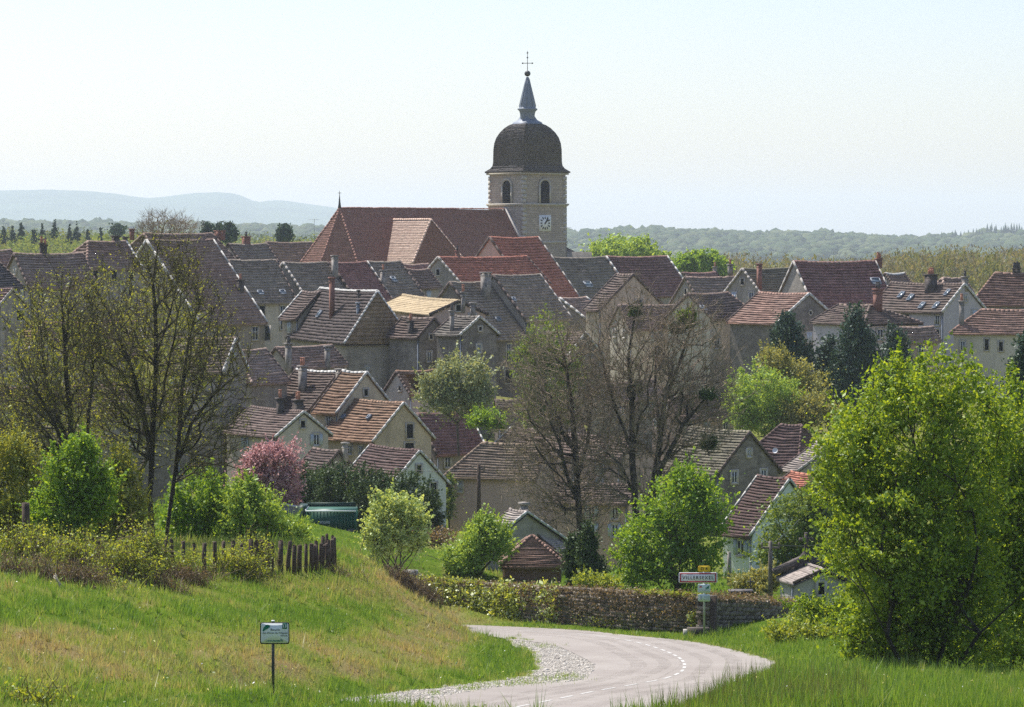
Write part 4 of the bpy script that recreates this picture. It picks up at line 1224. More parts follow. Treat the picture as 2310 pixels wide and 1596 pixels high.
L('greyish green blossoming tree in front of the dark stone houses', 'blossom_tree', (1035, 1020), 190, [(1045, 850, 62, 48, 0, 50), (990, 885, 45, 48, 0, 40), (1075, 890, 38, 40, 0, 40), (1030, 905, 60, 35, 0, 40), (1000, 850, 30, 25, 0, 30)], 'l_grey', 330, 38, .36, .085, .3, mt='bark2')
L('small round bright green bush right of the maroon roof', 'shrub', (1095, 1040), 186, [(1095, 948, 34, 18, 0, 30), (1080, 940, 18, 12, 0, 18), (1120, 958, 20, 14, 0, 18)], 'l_bright', 120, 40, .25, .06, .5, 'shrub')
L('light green tree showing left of the bare tree in front of the grey roof', 'broadleaf_tree', (1215, 1150), 176, [(1235, 770, 45, 50, 0, 45), (1195, 830, 36, 70, 0, 40), (1250, 870, 55, 90, 0, 50), (1215, 930, 45, 50, 0, 40)], 'l_mid', 330, 36, .38, .075, .3)
L('dense round light green tree below the shuttered stone gable', 'broadleaf_tree', (1730, 1010), 200, [(1715, 890, 72, 58, 0, 60), (1765, 920, 50, 52, 0, 45), (1680, 930, 40, 46, 0, 40), (1730, 940, 60, 45, 0, 50)], 'l_sp2', 420, 50, .32, .075, .5)
L('tall tan-leaved tree between the two dark conifers', 'broadleaf_tree', (1785, 960), 206, [(1745, 812, 32, 26, 0, 30), (1785, 835, 40, 28, 0, 30), (1830, 875, 28, 34, 0, 30), (1780, 870, 50, 34, 0, 35)], 'l_tan', 230, 36, .34, .08, .3)
L('yellowish tan bush above the red-brown hipped roof', 'broadleaf_tree', (1820, 1000), 199, [(1815, 925, 52, 38, 0, 40), (1855, 935, 35, 34, 0, 30), (1785, 948, 34, 24, 0, 30)], 'l_tan', 200, 36, .34, .08, .3)
L('dark blue-green conifer against the stone gable', 'conifer', (1778, 905), 226, [(1778, 728, 12, 24, 0, 12), (1776, 762, 28, 32, 0, 26), (1780, 805, 40, 42, 0, 36), (1782, 855, 48, 48, 0, 42)], 'l_conif', 400, 46, .4, .11, .3)
L('tallest dark conifer with tiered branches right of the stone gable', 'conifer', (1935, 935), 224, [(1932, 712, 10, 24, 0, 12), (1928, 748, 26, 28, 0, 26), (1932, 790, 40, 38, 0, 36), (1930, 840, 48, 48, 0, 44), (1940, 890, 52, 50, 0, 46)], 'l_conif', 560, 44, .42, .11, .3)
L('dark conifer behind the tip of the big green tree', 'conifer', (2020, 900), 227, [(2018, 765, 16, 26, 0, 16), (2020, 800, 28, 40, 0, 26), (2025, 850, 34, 50, 0, 30)], 'l_conif', 200, 42, .4, .11, .3)
L('dark fir added to fill the shade between the shuttered stone gable and the tallest conifer', 'conifer', (1868, 960), 228, [(1868, 790, 16, 30, 0, 16), (1868, 840, 28, 50, 0, 26), (1872, 895, 36, 50, 0, 30)], 'l_conif', 220, 42, .4, .11, .3)  # fir added to stand in for dark blue shade of trees and walls
L('dark conifer at the right edge behind the big green tree', 'conifer', (2312, 960), 160, [(2312, 790, 14, 40, 0, 16), (2312, 850, 30, 60, 0, 26), (2310, 910, 40, 60, 0, 30)], 'l_conif', 260, 42, .3, .08, .3)
L('dark narrow cypress, the left one of the pair behind the cemetery wall', 'cypress', (1291, 1322), 121, [(1291, 1266, 9, 46, 0, 9), (1290, 1225, 5, 22, 0, 5)], 'l_dark', 170, 50, .16, .05, .3, ntar=30, topf=.8, group='dark cypresses behind the cemetery wall')
L('dark broad cypress, the right one of the pair behind the cemetery wall', 'cypress', (1327, 1322), 120, [(1326, 1258, 17, 56, 0, 17), (1328, 1212, 9, 26, 0, 9), (1345, 1290, 12, 24, 0, 12)], 'l_dark', 300, 50, .18, .05, .3, ntar=30, topf=.8, group='dark cypresses behind the cemetery wall')
L('green garden shrub in front of the slab-roofed barn', 'shrub', (1100, 1300), 122, [(1100, 1225, 50, 45, 0, 40), (1045, 1265, 45, 32, 0, 35), (1090, 1185, 24, 20, 0, 20)], 'l_sp2', 330, 38, .24, .05, .3, 'shrub', stems=3)
L('low yellow-green shrub peeping over the wall beside the cypresses', 'shrub', (1345, 1335), 112, [(1340, 1315, 36, 12, 0, 26), (1370, 1322, 30, 10, 0, 20)], 'l_yellow', 90, 36, .18, .045, .3, 'shrub')
L('light green tree behind the small tomb chapel', 'broadleaf_tree', (1795, 1325), 129, [(1790, 1190, 66, 66, 0, 60), (1850, 1150, 56, 66, 0, 50), (1745, 1255, 40, 46, 0, 40), (1835, 1240, 60, 50, 0, 50)], 'l_mid', 430, 40, .32, .062, .3)
L('tan clipped bush between the white house and the tomb chapel', 'shrub', (1700, 1350), 116, [(1700, 1322, 46, 24, 0, 35), (1735, 1300, 24, 18, 0, 20)], 'l_tan', 150, 40, .2, .045, .5, 'shrub')
L('yellow-green bramble thicket spilling over the right end of the wall', 'shrub', (1860, 1440), 92, [(1850, 1400, 60, 36, 0, 40), (1925, 1430, 62, 50, 0, 45), (1815, 1372, 40, 10, 0, 20), (1930, 1365, 45, 40, 0, 40), (1980, 1420, 50, 70, 0, 40)], 'l_spring', 560, 40, .22, .043, .35, 'shrub', stems=4)
L('low bright shrub at the grass edge below the bramble thicket', 'shrub', (1800, 1455), 89, [(1790, 1432, 60, 18, 0, 30), (1870, 1450, 50, 22, 0, 30)], 'l_yellow', 170, 36, .2, .04, .3, 'shrub')
L('narrow green bush squeezed between the white gabled house and the pink-walled one', 'shrub', (1013, 1186), 175, [(1012, 1140, 9, 34, 0, 14), (1014, 1095, 6, 22, 0, 9)], 'l_mid', 70, 34, .2, .05, .3, 'shrub')
# far single trees
L('broad light green tree line beyond the village, right of the church', 'broadleaf_tree', (1410, 640), 420, [(1410, 572, 80, 34, 0, 70), (1350, 582, 36, 24, 0, 40), (1470, 585, 40, 26, 0, 40)], 'l_sp2', 300, 40, 1.1, .22, .3)
L('vivid green tree behind the white-verged maroon roof', 'broadleaf_tree', (1580, 650), 400, [(1580, 592, 46, 28, 0, 46), (1545, 600, 26, 22, 0, 30), (1620, 605, 28, 20, 0, 30)], 'l_bright', 240, 40, .9, .2, .4)
for x, y, rx, ry, D, lab in ((641, 524, 17, 18, 450, 'dark cone-shaped fir left of the church roof'), (468, 522, 11, 15, 430, 'dark fir, leftmost of three behind the highest ridge at left'), (494, 520, 14, 15, 434, 'dark fir, middle one of three behind the highest ridge at left'),
                             (516, 522, 15, 18, 428, 'dark fir, rightmost of three behind the highest ridge at left'), (265, 516, 13, 10, 600, 'dark bushy fir standing above the woodland edge at left')):
    L(lab, 'fir_tree', (x, y + ry + 22), D, [(x, y - ry * .55, rx * .3, ry * .5, 0, 8), (x, y, rx * .7, ry * .55, 0, 14), (x, y + ry * .6, rx, ry * .55, 0, 18)], 'l_conif', 110, 40, .7, .24, .3, ntar=30)
for i, (x, y) in enumerate(((8, 512), (25, 508), (50, 506), (72, 508), (100, 508), (121, 505), (152, 507), (176, 505), (196, 512), (221, 516))):
    y += [2, 8, 0, 9, 4, -1, 8, 3, 10, 6][i]; x += [0, 3, -2, 4, -5, 2, 5, -3, 2, 6][i]
    L(['leftmost', 'second', 'third', 'fourth', 'fifth', 'sixth', 'seventh', 'eighth', 'ninth', 'rightmost'][i] + ' small dark spruce of the row above the woodland at left', 'spruce_tree', (x, y + 60), 610, [(x, y - 4, 1., 6, 0, 1.2), (x, y + 5, 2.6, 8, 0, 3), (x + 1, y + 14, 5, 9, 0, 5), (x, y + 26, 8, 10, 0, 7)], 'l_conif', 60, 26, .22, .2, .3, ntar=14, group='small dark spruces above the woodland at left')

L('half-leaved olive green tree behind the forked bare trunk', 'broadleaf_tree', (310, 1235), 119, [(310, 740, 150, 130, 0, 130), (400, 820, 110, 130, 0, 110), (230, 880, 110, 130, 0, 110), (360, 960, 110, 90, 0, 100)], 'l_olive', 520, 16, .42, .05, .1, ntar=260, mt='bark2')
L('half-leaved olive green tree behind the leftmost bare tree', 'broadleaf_tree', (90, 1240), 116, [(110, 760, 90, 120, 0, 90), (60, 900, 100, 130, 0, 100), (150, 980, 80, 90, 0, 80)], 'l_olive', 360, 16, .42, .05, .1, ntar=200, mt='bark2')
bare('forked bare tree with dark multiple trunks, tallest on the left', 'bare_tree',
     [[(345, 1228), (337, 1120), (343, 1000), (350, 880), (352, 760), (345, 640), (356, 560), (366, 520)], [(374, 1222, .3), (386, 1130, .3), (397, 1050, .4), (406, 960, .5), (411, 870, .5), (424, 780, .8), (448, 690, 1), (470, 620, 1.2)],
      [(339, 1010), (322, 930), (305, 860, -.5), (272, 770, -1), (238, 690, -1.2), (210, 640, -1.3)], [(398, 1045, .4), (432, 955, .2), (482, 890, 0), (530, 850, -.3), (580, 800, -.5)], [(343, 1000), (320, 975, .4), (270, 955, .8), (220, 935, 1)],
      [(352, 800), (385, 700, 1), (405, 620, 1.5), (412, 560, 1.6)], [(404, 975), (440, 900, 1), (470, 800, 1.4), (500, 720, 1.5)], [(392, 1090, .4), (430, 1052, .8), (500, 1005, 1), (570, 990, 1.)]], 101,
     [(345, 760, 185, 215, 0, 170), (380, 600, 85, 75, 0, 100), (480, 880, 100, 160, 0, 120), (240, 800, 95, 150, 0, 110), (300, 960, 90, 90, 0, 80), (460, 1030, 90, 60, 0, 80)],
     1900, 6, .42, .0085, 'l_olive', 1, .028, bf=.42, e=2.12, thick=.03, twr=.0055, mtw='twigd')
bare('bare tree with greenish buds at the far left edge', 'bare_tree',
     [[(172, 1255), (168, 1130), (160, 1000), (152, 880), (146, 780), (140, 690), (138, 640)], [(168, 1150), (195, 1040, .4), (200, 930, .8), (210, 820, 1), (205, 730, 1)], [(164, 1060), (120, 950, -.6), (80, 880, -1), (40, 800, -1.2)], [(160, 1010), (110, 900, .8), (95, 800, 1), (85, 700, 1)]], 97,
     [(130, 790, 115, 180, 0, 110), (50, 900, 100, 130, 0, 90), (200, 740, 60, 120, 0, 60), (110, 960, 110, 90, 0, 80), (0, 1000, 70, 80, 0, 70)],
     1150, 6, .42, .0085, 'l_olive', 1, .032, bf=.42, e=2.12, thick=.03, twr=.0055, mtw='twigd')
bare('tall bare tree with drooping lower branches, left of the two in the centre', 'bare_tree',
     [[(1312, 1290), (1308, 1200), (1303, 1110), (1299, 1020), (1292, 940), (1283, 870), (1268, 790), (1258, 750)], [(1304, 1130), (1278, 1070, -.6), (1262, 1000, -1), (1240, 950, -1.4)], [(1298, 1010), (1260, 960, 1), (1220, 965, 1.4), (1180, 1010, 1.8)], [(1300, 1090), (1325, 1000, .8), (1335, 920, 1), (1330, 850, 1.2)]], 148,
     [(1255, 850, 105, 145, 0, 110), (1200, 960, 75, 90, 0, 90), (1230, 1080, 95, 110, 0, 90), (1340, 960, 70, 120, 0, 80), (1300, 1140, 100, 80, 0, 80)],
     1900, 6, .5, .0115, 'l_olive', 1, .016, bf=.38, e=2.1, thick=.035, twr=.008)
bare('tallest bare tree in the centre with several upright brown limbs', 'bare_tree',
     [[(1438, 1230), (1432, 1130), (1427, 1010), (1425, 900), (1418, 800), (1432, 710), (1446, 660)], [(1452, 1230, .3), (1470, 1110, .4), (1488, 1000, .6), (1500, 900, .8), (1532, 820, 1), (1560, 740, 1.2), (1566, 690, 1.3)], [(1460, 1170), (1490, 1060, -.5), (1540, 960, -1), (1590, 900, -1.4), (1640, 865, -1.6)],
      [(1432, 1120), (1402, 1050, -.6), (1366, 1020, -1), (1320, 1030, -1.3)], [(1428, 1020), (1392, 930, .8), (1366, 850, 1.2), (1350, 780, 1.4)], [(1490, 985), (1478, 880, 1.4), (1480, 780, 1.8), (1500, 700, 2)], [(1480, 1050), (1540, 1010, .6), (1600, 1000, .9), (1650, 1030, 1.)]], 146,
     [(1425, 770, 115, 135, 0, 120), (1555, 790, 95, 130, 0, 110), (1570, 940, 100, 120, 0, 100), (1380, 940, 90, 130, 0, 90), (1620, 890, 50, 60, 0, 50), (1480, 900, 100, 120, 0, 100), (1440, 1060, 140, 90, 0, 100)],
     2600, 6, .5, .0115, 'l_brown', 1, .016, bf=.38, e=2.1, thick=.035, twr=.008)
for i, (x, y, r, dd) in enumerate(((1548, 722, 24, 1.2), (1528, 742, 14, 1.1), (1600, 1002, 15, .9), (1432, 706, 9, .1), (1432, 880, 9, .8), (1596, 892, 11, -1.4))):
    L(['largest dark green mistletoe ball high in the right limb of the bare tree', 'small mistletoe ball just left of the largest one', 'mistletoe ball low on the right side of the bare tree', 'tiny mistletoe ball near the top left of the bare tree', 'tiny mistletoe ball halfway up the centre bare tree', 'small mistletoe ball on the outer right branch'][i],
      'mistletoe', (x, y + r * .9), 146 + dd, [(x, y, r, r * .9, 0, r)], 'l_dark' if i else 'l_mid', 60, 40, .14, .05, .4, 'mistletoe', ntar=20)
    GPTS.pop()
for o_ in [o for o in bpy.data.objects if o.name.startswith('mistletoe')]: o_['group'] = 'mistletoe balls in the centre bare tree'
# a bare crown that sticks up behind the highest ridge at left
bare('bare tree top rising behind the highest dark ridge at left', 'bare_tree', [[(372, 620), (370, 560), (368, 520), (372, 490)], [(370, 575), (345, 530, 1), (335, 495, 1.4)], [(371, 570), (402, 525, -1), (412, 500, -1.2)]], 335,
     [(370, 505, 55, 30, 0, 50), (410, 515, 38, 22, 0, 40), (335, 520, 32, 22, 0, 35)], 420, 3, .9, .016, None, bf=.4, thick=.1, twr=.016, seg=1.)

# brambles and dry scrub on the bank: a mass, not single plants
def scrub(name, label, mat, spots, leaf, per=30, rc=.2, cat='brambles', stalk=None):
    P = []
    for (x, y, rx, ry, D, cnt) in spots:
        c, q = blob(x, y, D, rx, ry, max(18, rx * .3))
        C = c + rng.normal(size=(cnt, 3)) * q * .55
        k = rng.poisson(per, cnt) + 1
        P.append(np.repeat(C, k, 0) + rng.normal(size=(k.sum(), 3)) * rc)
    P = np.concatenate(P); V, F = leaves_mesh(P, leaf)
    o = mk(name, V, F, M[mat]); tag(o, label, cat, kind='stuff')
    if stalk:
        n_ = len(P) // stalk; i = rng.choice(len(P), n_); A = P[i] - np.array([0, 0, .35]) + rng.normal(0, .2, (n_, 3)); B_ = P[i] + rng.normal(0, .12, (n_, 3)) + np.array([0, 0, .1])
        V, F = prisms(A, B_, np.full(n_, .007), np.full(n_, .004), 3)
        tag(mk(name + '_stems', V, F, M['l_brown']), 'thin brown stems tangled in the ' + cat, cat, kind='stuff')
scrub('bramble_leaves', 'yellow-green bramble leaves along the top of the left bank', 'l_yellow', [(60, 1240, 90, 45, 82, 180), (180, 1260, 80, 45, 80, 170), (270, 1290, 70, 50, 78, 230), (330, 1250, 55, 45, 80, 150), (220, 1330, 80, 28, 75, 110), (535, 1290, 50, 36, 86, 170), (575, 1255, 30, 30, 88, 70), (420, 1275, 25, 22, 84, 40), (60, 1585, 70, 12, 47, 60), (560, 1240, 30, 20, 89, 50)], .032, 26, .13, stalk=9)
scrub('dry_brambles', 'brown dry bramble stems and dead leaves on the left bank', 'l_brown', [(60, 1310, 110, 34, 73, 200), (170, 1330, 70, 30, 73, 130), (250, 1290, 80, 40, 80, 90), (400, 1310, 50, 20, 82, 120), (450, 1320, 60, 18, 85, 120), (340, 1335, 60, 18, 78, 120), (700, 1300, 80, 12, 92, 130), (880, 1318, 55, 22, 98, 260), (930, 1350, 40, 24, 99, 160), (560, 1315, 60, 12, 88, 60)], .022, 28, .13, 'dry scrub', stalk=3)
# ------------------------------------------------------------------ ground
def plane_D(y, c=4.15, s=.09): return c / ((y - HY) / FPX - s)
def RP(x, y, dz=0.):
    D = plane_D(y); p = W(x, y, D); p[2] += dz; return p
inner = [(540, 1650), (740, 1612), (892, 1594), (1017, 1570), (1167, 1547), (1292, 1540), (1330, 1524), (1342, 1509), (1334, 1497), (1317, 1487), (1282, 1470), (1255, 1459), (1205, 1450), (1142, 1443), (1105, 1437), (1032, 1430), (900, 1425), (760, 1420)]
outer = [(740, 1394), (880, 1400), (1007, 1409), (1167, 1416), (1317, 1424), (1419, 1435), (1545, 1447), (1620, 1460), (1695, 1478), (1740, 1490), (1752, 1500), (1740, 1516), (1690, 1540), (1600, 1575), (1480, 1625), (1330, 1700)]
grav_in = [(842, 1569), (980, 1553), (1092, 1540), (1167, 1530), (1200, 1512), (1207, 1500), (1192, 1474), (1167, 1462), (1140, 1445)]
grav = [(600, 1612), (760, 1582)] + grav_in + [(1150, 1441), (1215, 1449), (1262, 1457), (1290, 1468), (1325, 1484), (1345, 1498), (1353, 1510), (1340, 1528), (1300, 1545), (1170, 1553), (1017, 1576), (892, 1600), (740, 1618)]
def smooth_poly(pts, n=6, jit=0.):
    P = np.array([RP(*p) for p in pts]); out = []
    for i in range(len(P) - 1):
        a, b_, c, d = P[max(i - 1, 0)], P[i], P[i + 1], P[min(i + 2, len(P) - 1)]
        for k in range(n):
            t = k / n
            q = .5 * ((2 * b_) + (-a + c) * t + (2 * a - 5 * b_ + 4 * c - d) * t * t + (-a + 3 * b_ - 3 * c + d) * t ** 3)
            q[:2] += rng.normal(0, jit, 2) if jit else 0
            out.append(q)
    out.append(P[-1]); out = np.array(out)
    out[:, 2] = -4.15 - .09 * out[:, 1]
    return out
road_poly = np.concatenate([smooth_poly(inner), smooth_poly(outer)])
grav_poly = np.concatenate([smooth_poly(grav[:11], 5, .07), smooth_poly(grav[11:], 4)])
def ngon(name, P, mat, dz):
    import bmesh
    me = bpy.data.meshes.new(name); bm = bmesh.new()
    vs = [bm.verts.new((p[0], p[1], p[2] + dz)) for p in P]
    f = bm.faces.new(vs); bm.normal_update()
    if f.normal.z < 0: f.normal_flip()
    bmesh.ops.triangulate(bm, faces=[f]); bm.to_mesh(me); bm.free()
    me.materials.append(mat)
    o = bpy.data.objects.new(name, me); COL.objects.link(o); return o
def inside(poly, X, Y):
    r = np.zeros(X.shape, bool); n_ = len(poly)
    for i in range(n_):
        x1, y1 = poly[i][:2]; x2, y2 = poly[(i + 1) % n_][:2]
        if y1 == y2: continue
        c = ((y1 > Y) != (y2 > Y)) & (X < (x2 - x1) * (Y - y1) / (y2 - y1) + x1)
        r ^= c
    return r
def dist_poly(poly, X, Y):
    d = np.full(X.shape, 1e9)
    for i in range(len(poly)):
        a = poly[i][:2]; b_ = poly[(i + 1) % len(poly)][:2]; ab = b_ - a; l2 = max(1e-9, ab @ ab)
        t = np.clip(((X - a[0]) * ab[0] + (Y - a[1]) * ab[1]) / l2, 0, 1)
        d = np.minimum(d, np.hypot(X - a[0] - t * ab[0], Y - a[1] - t * ab[1]))
    return d
# places known on the ground, as drawn (column, row, distance)
CP = [(0, 1596, 46), (300, 1600, 48), (615, 1573, 51), (750, 1590, 59), (0, 1450, 57), (300, 1450, 62), (500, 1400, 70), (500, 1500, 60), (700, 1400, 78), (700, 1500, 67), (850, 1500, 73),
      (850, 1390, 86), (950, 1430, 88), (1000, 1480, 82), (1100, 1500, 78), (960, 1370, 97), (905, 1298, 99), (1000, 1400, 100), (860, 1300, 96), (760, 1290, 92), (600, 1290, 89), (440, 1290, 86),
      (250, 1330, 74), (0, 1345, 66), (-200, 1330, 64), (-200, 1600, 42), (345, 1228, 101), (150, 1250, 90), (0, 1255, 84), (-300, 1200, 92),
      (820, 1290, 112), (830, 1232, 128), (760, 1202, 132), (640, 1166, 134), (690, 1230, 116), (560, 1200, 122), (960, 1310, 120), (930, 1260, 134), (1000, 1200, 160), (1000, 1180, 172), (1060, 1290, 130),
      (400, 1200, 125), (200, 1160, 125), (0, 1150, 125), (740, 1208, 142), (870, 1215, 150), (650, 1150, 150),
      (985, 1393, 112.5), (900, 1390, 114), (1170, 1402, 108), (1400, 1412, 103.5), (1600, 1428, 98.8), (1790, 1425, 107), (1300, 1390, 116), (1500, 1380, 116), (1700, 1370, 118), (1850, 1390, 104), (1120, 1380, 120),
      (1650, 1448, 93), (1750, 1460, 88), (1850, 1450, 86), (1830, 1490, 78), (1950, 1470, 80), (1900, 1520, 68), (2000, 1500, 70), (2150, 1530, 66), (2310, 1560, 62), (2500, 1570, 60), (2100, 1470, 85), (2300, 1500, 80),
      (1500, 1600, 50), (1600, 1556, 54), (1720, 1530, 58), (1850, 1530, 60), (2000, 1545, 58), (2310, 1600, 50), (1700, 1600, 47), (2000, 1600, 46), (2600, 1620, 44), (1400, 1650, 45), (1250, 1750, 42),
      (1820, 1300, 124), (1900, 1300, 130), (2100, 1300, 130), (2400, 1300, 130), (1150, 1270, 140), (1250, 1285, 146), (1400, 1285, 146), (1130, 1225, 158), (2000, 1200, 160), (2400, 1200, 160), (1600, 1320, 135), (1500, 1300, 140)]
cpw = [tuple(W(*c)) for c in CP]
cpw += [(0, 0, -1.8), (-8, 10, -2.2), (8, 10, -3.2), (-15, 0, -1.), (15, 0, -3.5), (0, 25, -5.2), (-8, 30, -4.6), (9, 30, -6.2), (0, -60, 1), (-60, 0, 2), (60, 0, -6), (-60, 60, -3), (60, 60, -10), (-70, 120, -10), (80, 120, -15)]
cpw += [((x - CX) / FPX * 440, 440, z) for x, z in ((-600, -8), (200, -7), (700, -7.5), (1155, -8), (1700, -9), (2300, -9.5), (3000, -11))]
cpw += [((x - CX) / FPX * 680, 680, z) for x, z in ((-600, -9), (400, -8), (1155, -11), (1900, -12), (2900, -13))]
cpw += [((x - CX) / FPX * D, D, z) for x, D, z in ((-900, 200, -12), (-1200, 320, -9), (3200, 200, -17), (3500, 320, -13))]
cpa = np.array(cpw + GPTS)
# thin out places closer than 1.5 m to one another
keep = []
for i in range(len(cpa)):
    if all(np.hypot(*(cpa[i, :2] - cpa[j, :2])) > 1.6 for j in keep): keep.append(i)
cpa = cpa[keep]
CC = 2.0
Kd = np.sqrt(((cpa[:, None, :2] - cpa[None, :, :2]) ** 2).sum(2) + CC)
Kd[np.arange(len(cpa)), np.arange(len(cpa))] -= np.clip(cpa[:, 1] / 400, .0, .9) * .8 * 0
ridge_l = np.diag(np.where(cpa[:, 1] > 140, -1.2, -.02))
Amat = np.block([[Kd + ridge_l, np.c_[np.ones(len(cpa)), cpa[:, :2]]], [np.c_[np.ones(len(cpa)), cpa[:, :2]].T, np.zeros((3, 3))]])
sol = np.linalg.solve(Amat, np.r_[cpa[:, 2], 0, 0, 0])
def rbf(X, Y):
    sh = X.shape; X = X.ravel(); Y = Y.ravel(); out = np.zeros(len(X))
    for i in range(0, len(X), 20000):
        x, y = X[i:i + 20000], Y[i:i + 20000]
        K = np.sqrt((x[:, None] - cpa[None, :, 0]) ** 2 + (y[:, None] - cpa[None, :, 1]) ** 2 + CC)
        out[i:i + 20000] = K @ sol[:-3] + sol[-3] + sol[-2] * x + sol[-1] * y
    return out.reshape(sh)
def sstep(a, b_, x): t = np.clip((x - a) / (b_ - a), 0, 1); return t * t * (3 - 2 * t)
FH = np.array([(-900, 500), (0, 501), (350, 506), (700, 516), (1100, 522), (1283, 526), (1418, 520), (1505, 522), (1593, 523), (1732, 530), (1852, 527), (2007, 537), (2145, 536), (2245, 530), (2310, 530), (3200, 532)], float)
def forest_top(X, Y, D0=3200.): return -(np.interp(CX + FPX * X / np.maximum(Y, 1), FH[:, 0], FH[:, 1]) - HY) / FPX * D0
def undul(X, Y, k, a, ph=0.):
    return a * (np.sin(X * k + ph) * np.cos(Y * k * .8 + 1.3 * ph) + .5 * np.sin(X * k * 2.3 + Y * k * 1.7 + ph) + .3 * np.cos(X * k * 4.1 - Y * k * 3.7))
def terrain(X, Y):
    X = np.asarray(X, float); Y = np.asarray(Y, float)
    near = rbf(X, np.minimum(Y, 900)) if X.size else X
    far = -24 + undul(X, Y, .004, .8)
    w1 = sstep(600, 1000, Y)
    z = near * (1 - w1) + far * w1
    z = np.where(Y < 900, z + undul(X, Y, .9, .03) * (Y < 140), z)
    w2 = sstep(2300, 3250, Y); ft = forest_top(X, Y) - 7
    z = z * (1 - w2) + ft * w2
    z = z * (1 - sstep(3600, 4600, Y)) + (-20) * sstep(3600, 4600, Y)
    pl = -4.15 - .09 * Y
    m_ = (Y > 35) & (Y < 135) & (X > -25) & (X < 22)
    if m_.any():
        xx, yy = X[m_], Y[m_]
        ins = inside(road_poly, xx, yy) | inside(grav_poly, xx, yy)
        d = np.minimum(dist_poly(road_poly, xx, yy), dist_poly(grav_poly, xx, yy))
        zz_ = z[m_]
        k = np.where(ins, 0, sstep(.15, 2.2, d))
        zz_ = np.where(ins, pl[m_] - .10 * np.clip(d / .35, .15, 1), pl[m_] - .012 + (zz_ - pl[m_]) * k)
        z[m_] = zz_
    return z

RUTS = [[(W(x, y, D)[0], D) for x, y, D in r] for r in (((290, 1372, 72), (380, 1430, 66), (470, 1490, 61), (560, 1545, 56)), ((100, 1425, 58), (180, 1480, 55), (270, 1545, 51)), ((640, 1420, 76), (700, 1470, 71), (780, 1510, 68)), ((10, 1405, 60), (60, 1440, 57), (120, 1490, 54)))]
def rut_d(X, Y):
    d = np.full(np.shape(X), 1e9)
    for r in RUTS:
        for (xa, ya), (xb, yb) in zip(r[:-1], r[1:]):
            l2 = (xb - xa) ** 2 + (yb - ya) ** 2; t = np.clip(((X - xa) * (xb - xa) + (Y - ya) * (yb - ya)) / l2, 0, 1)
            d = np.minimum(d, np.hypot(X - xa - t * (xb - xa), Y - ya - t * (yb - ya)) + .08 * np.sin(Y * 2.3))
    return d
_terrain = terrain
def terrain(X, Y):
    z = _terrain(X, Y); X = np.asarray(X, float); Y = np.asarray(Y, float); m_ = (Y > 46) & (Y < 82) & (X < -1)
    if m_.any(): z[m_] -= .22 * np.exp(-(rut_d(X[m_], Y[m_]) / .22) ** 2)
    return z
def tz(x, y): return float(terrain(np.array([x], float), np.array([y], float))[0])
qs = np.concatenate([np.linspace(-1.6, -.27, 22, endpoint=False), np.linspace(-.27, -.18, 12, endpoint=False), np.linspace(-.18, .18, 230), np.linspace(.18, .27, 12)[1:], np.linspace(.27, 1.6, 22)[1:]])
Ds = np.concatenate([np.geomspace(2.5, 42, 45, endpoint=False), np.geomspace(42, 125, 260, endpoint=False), np.geomspace(125, 450, 130, endpoint=False), np.geomspace(450, 9000, 90)])
GQ, GD = np.meshgrid(qs, Ds)
GX, GY = GQ * GD, GD
GZ = terrain(GX, GY)
def streak(X, Y):                        # dry and green bands that run down the bank
    a = X * .55 + Y * .25
    return .5 + .25 * np.sin(a * 2.1 + 1.2 * np.sin(X * .35 + Y * .2)) + .25 * np.sin(a * 5.3 + 2 + 1.5 * np.sin(Y * .31))
def dryness(X, Y, Z):
    p = pix(np.stack([X, Y, Z], -1)); x, y = p[..., 0], p[..., 1]
    g_ = lambda cx, cy_, sx, sy: np.exp(-((x - cx) / sx) ** 2 - ((y - cy_) / sy) ** 2)
    d = .36 + .40 * g_(720, 1480, 300, 70) + .5 * g_(60, 1460, 230, 55) + .45 * g_(990, 1410, 120, 75) + .5 * g_(880, 1320, 110, 40) + .25 * g_(400, 1520, 180, 40)
    d -= .42 * g_(430, 1395, 330, 32) + .45 * g_(760, 1400, 130, 40) + .6 * g_(1130, 1485, 85, 60) + .5 * g_(20, 1385, 160, 26) + .35 * g_(560, 1590, 400, 36) + .3 * g_(900, 1545, 200, 22)
    d += .36 * (streak(X, Y) - .5) * (x < 1150)
    d = np.where((Y > 150) | (x > 1180), .12 + .1 * (streak(X, Y) - .5), d)
    d = np.where((Y > 150) & (Y <= 190), .4, d)
    d = np.where((Y > 45) & (Y < 100) & (x < 1180), d + .55 * (undul(X, Y, 1.7, .5, 1.) + undul(X, Y, 4.3, .35, .3)) * .6, d)
    d = np.where(Y > 190, .55 + .3 * (streak(X * .3, Y * .3) - .5), d)
    d = np.where((Y > 103) & (Y < 150) & (x < 1000), .10, d)
    return np.clip(d * .85, 0, 1)
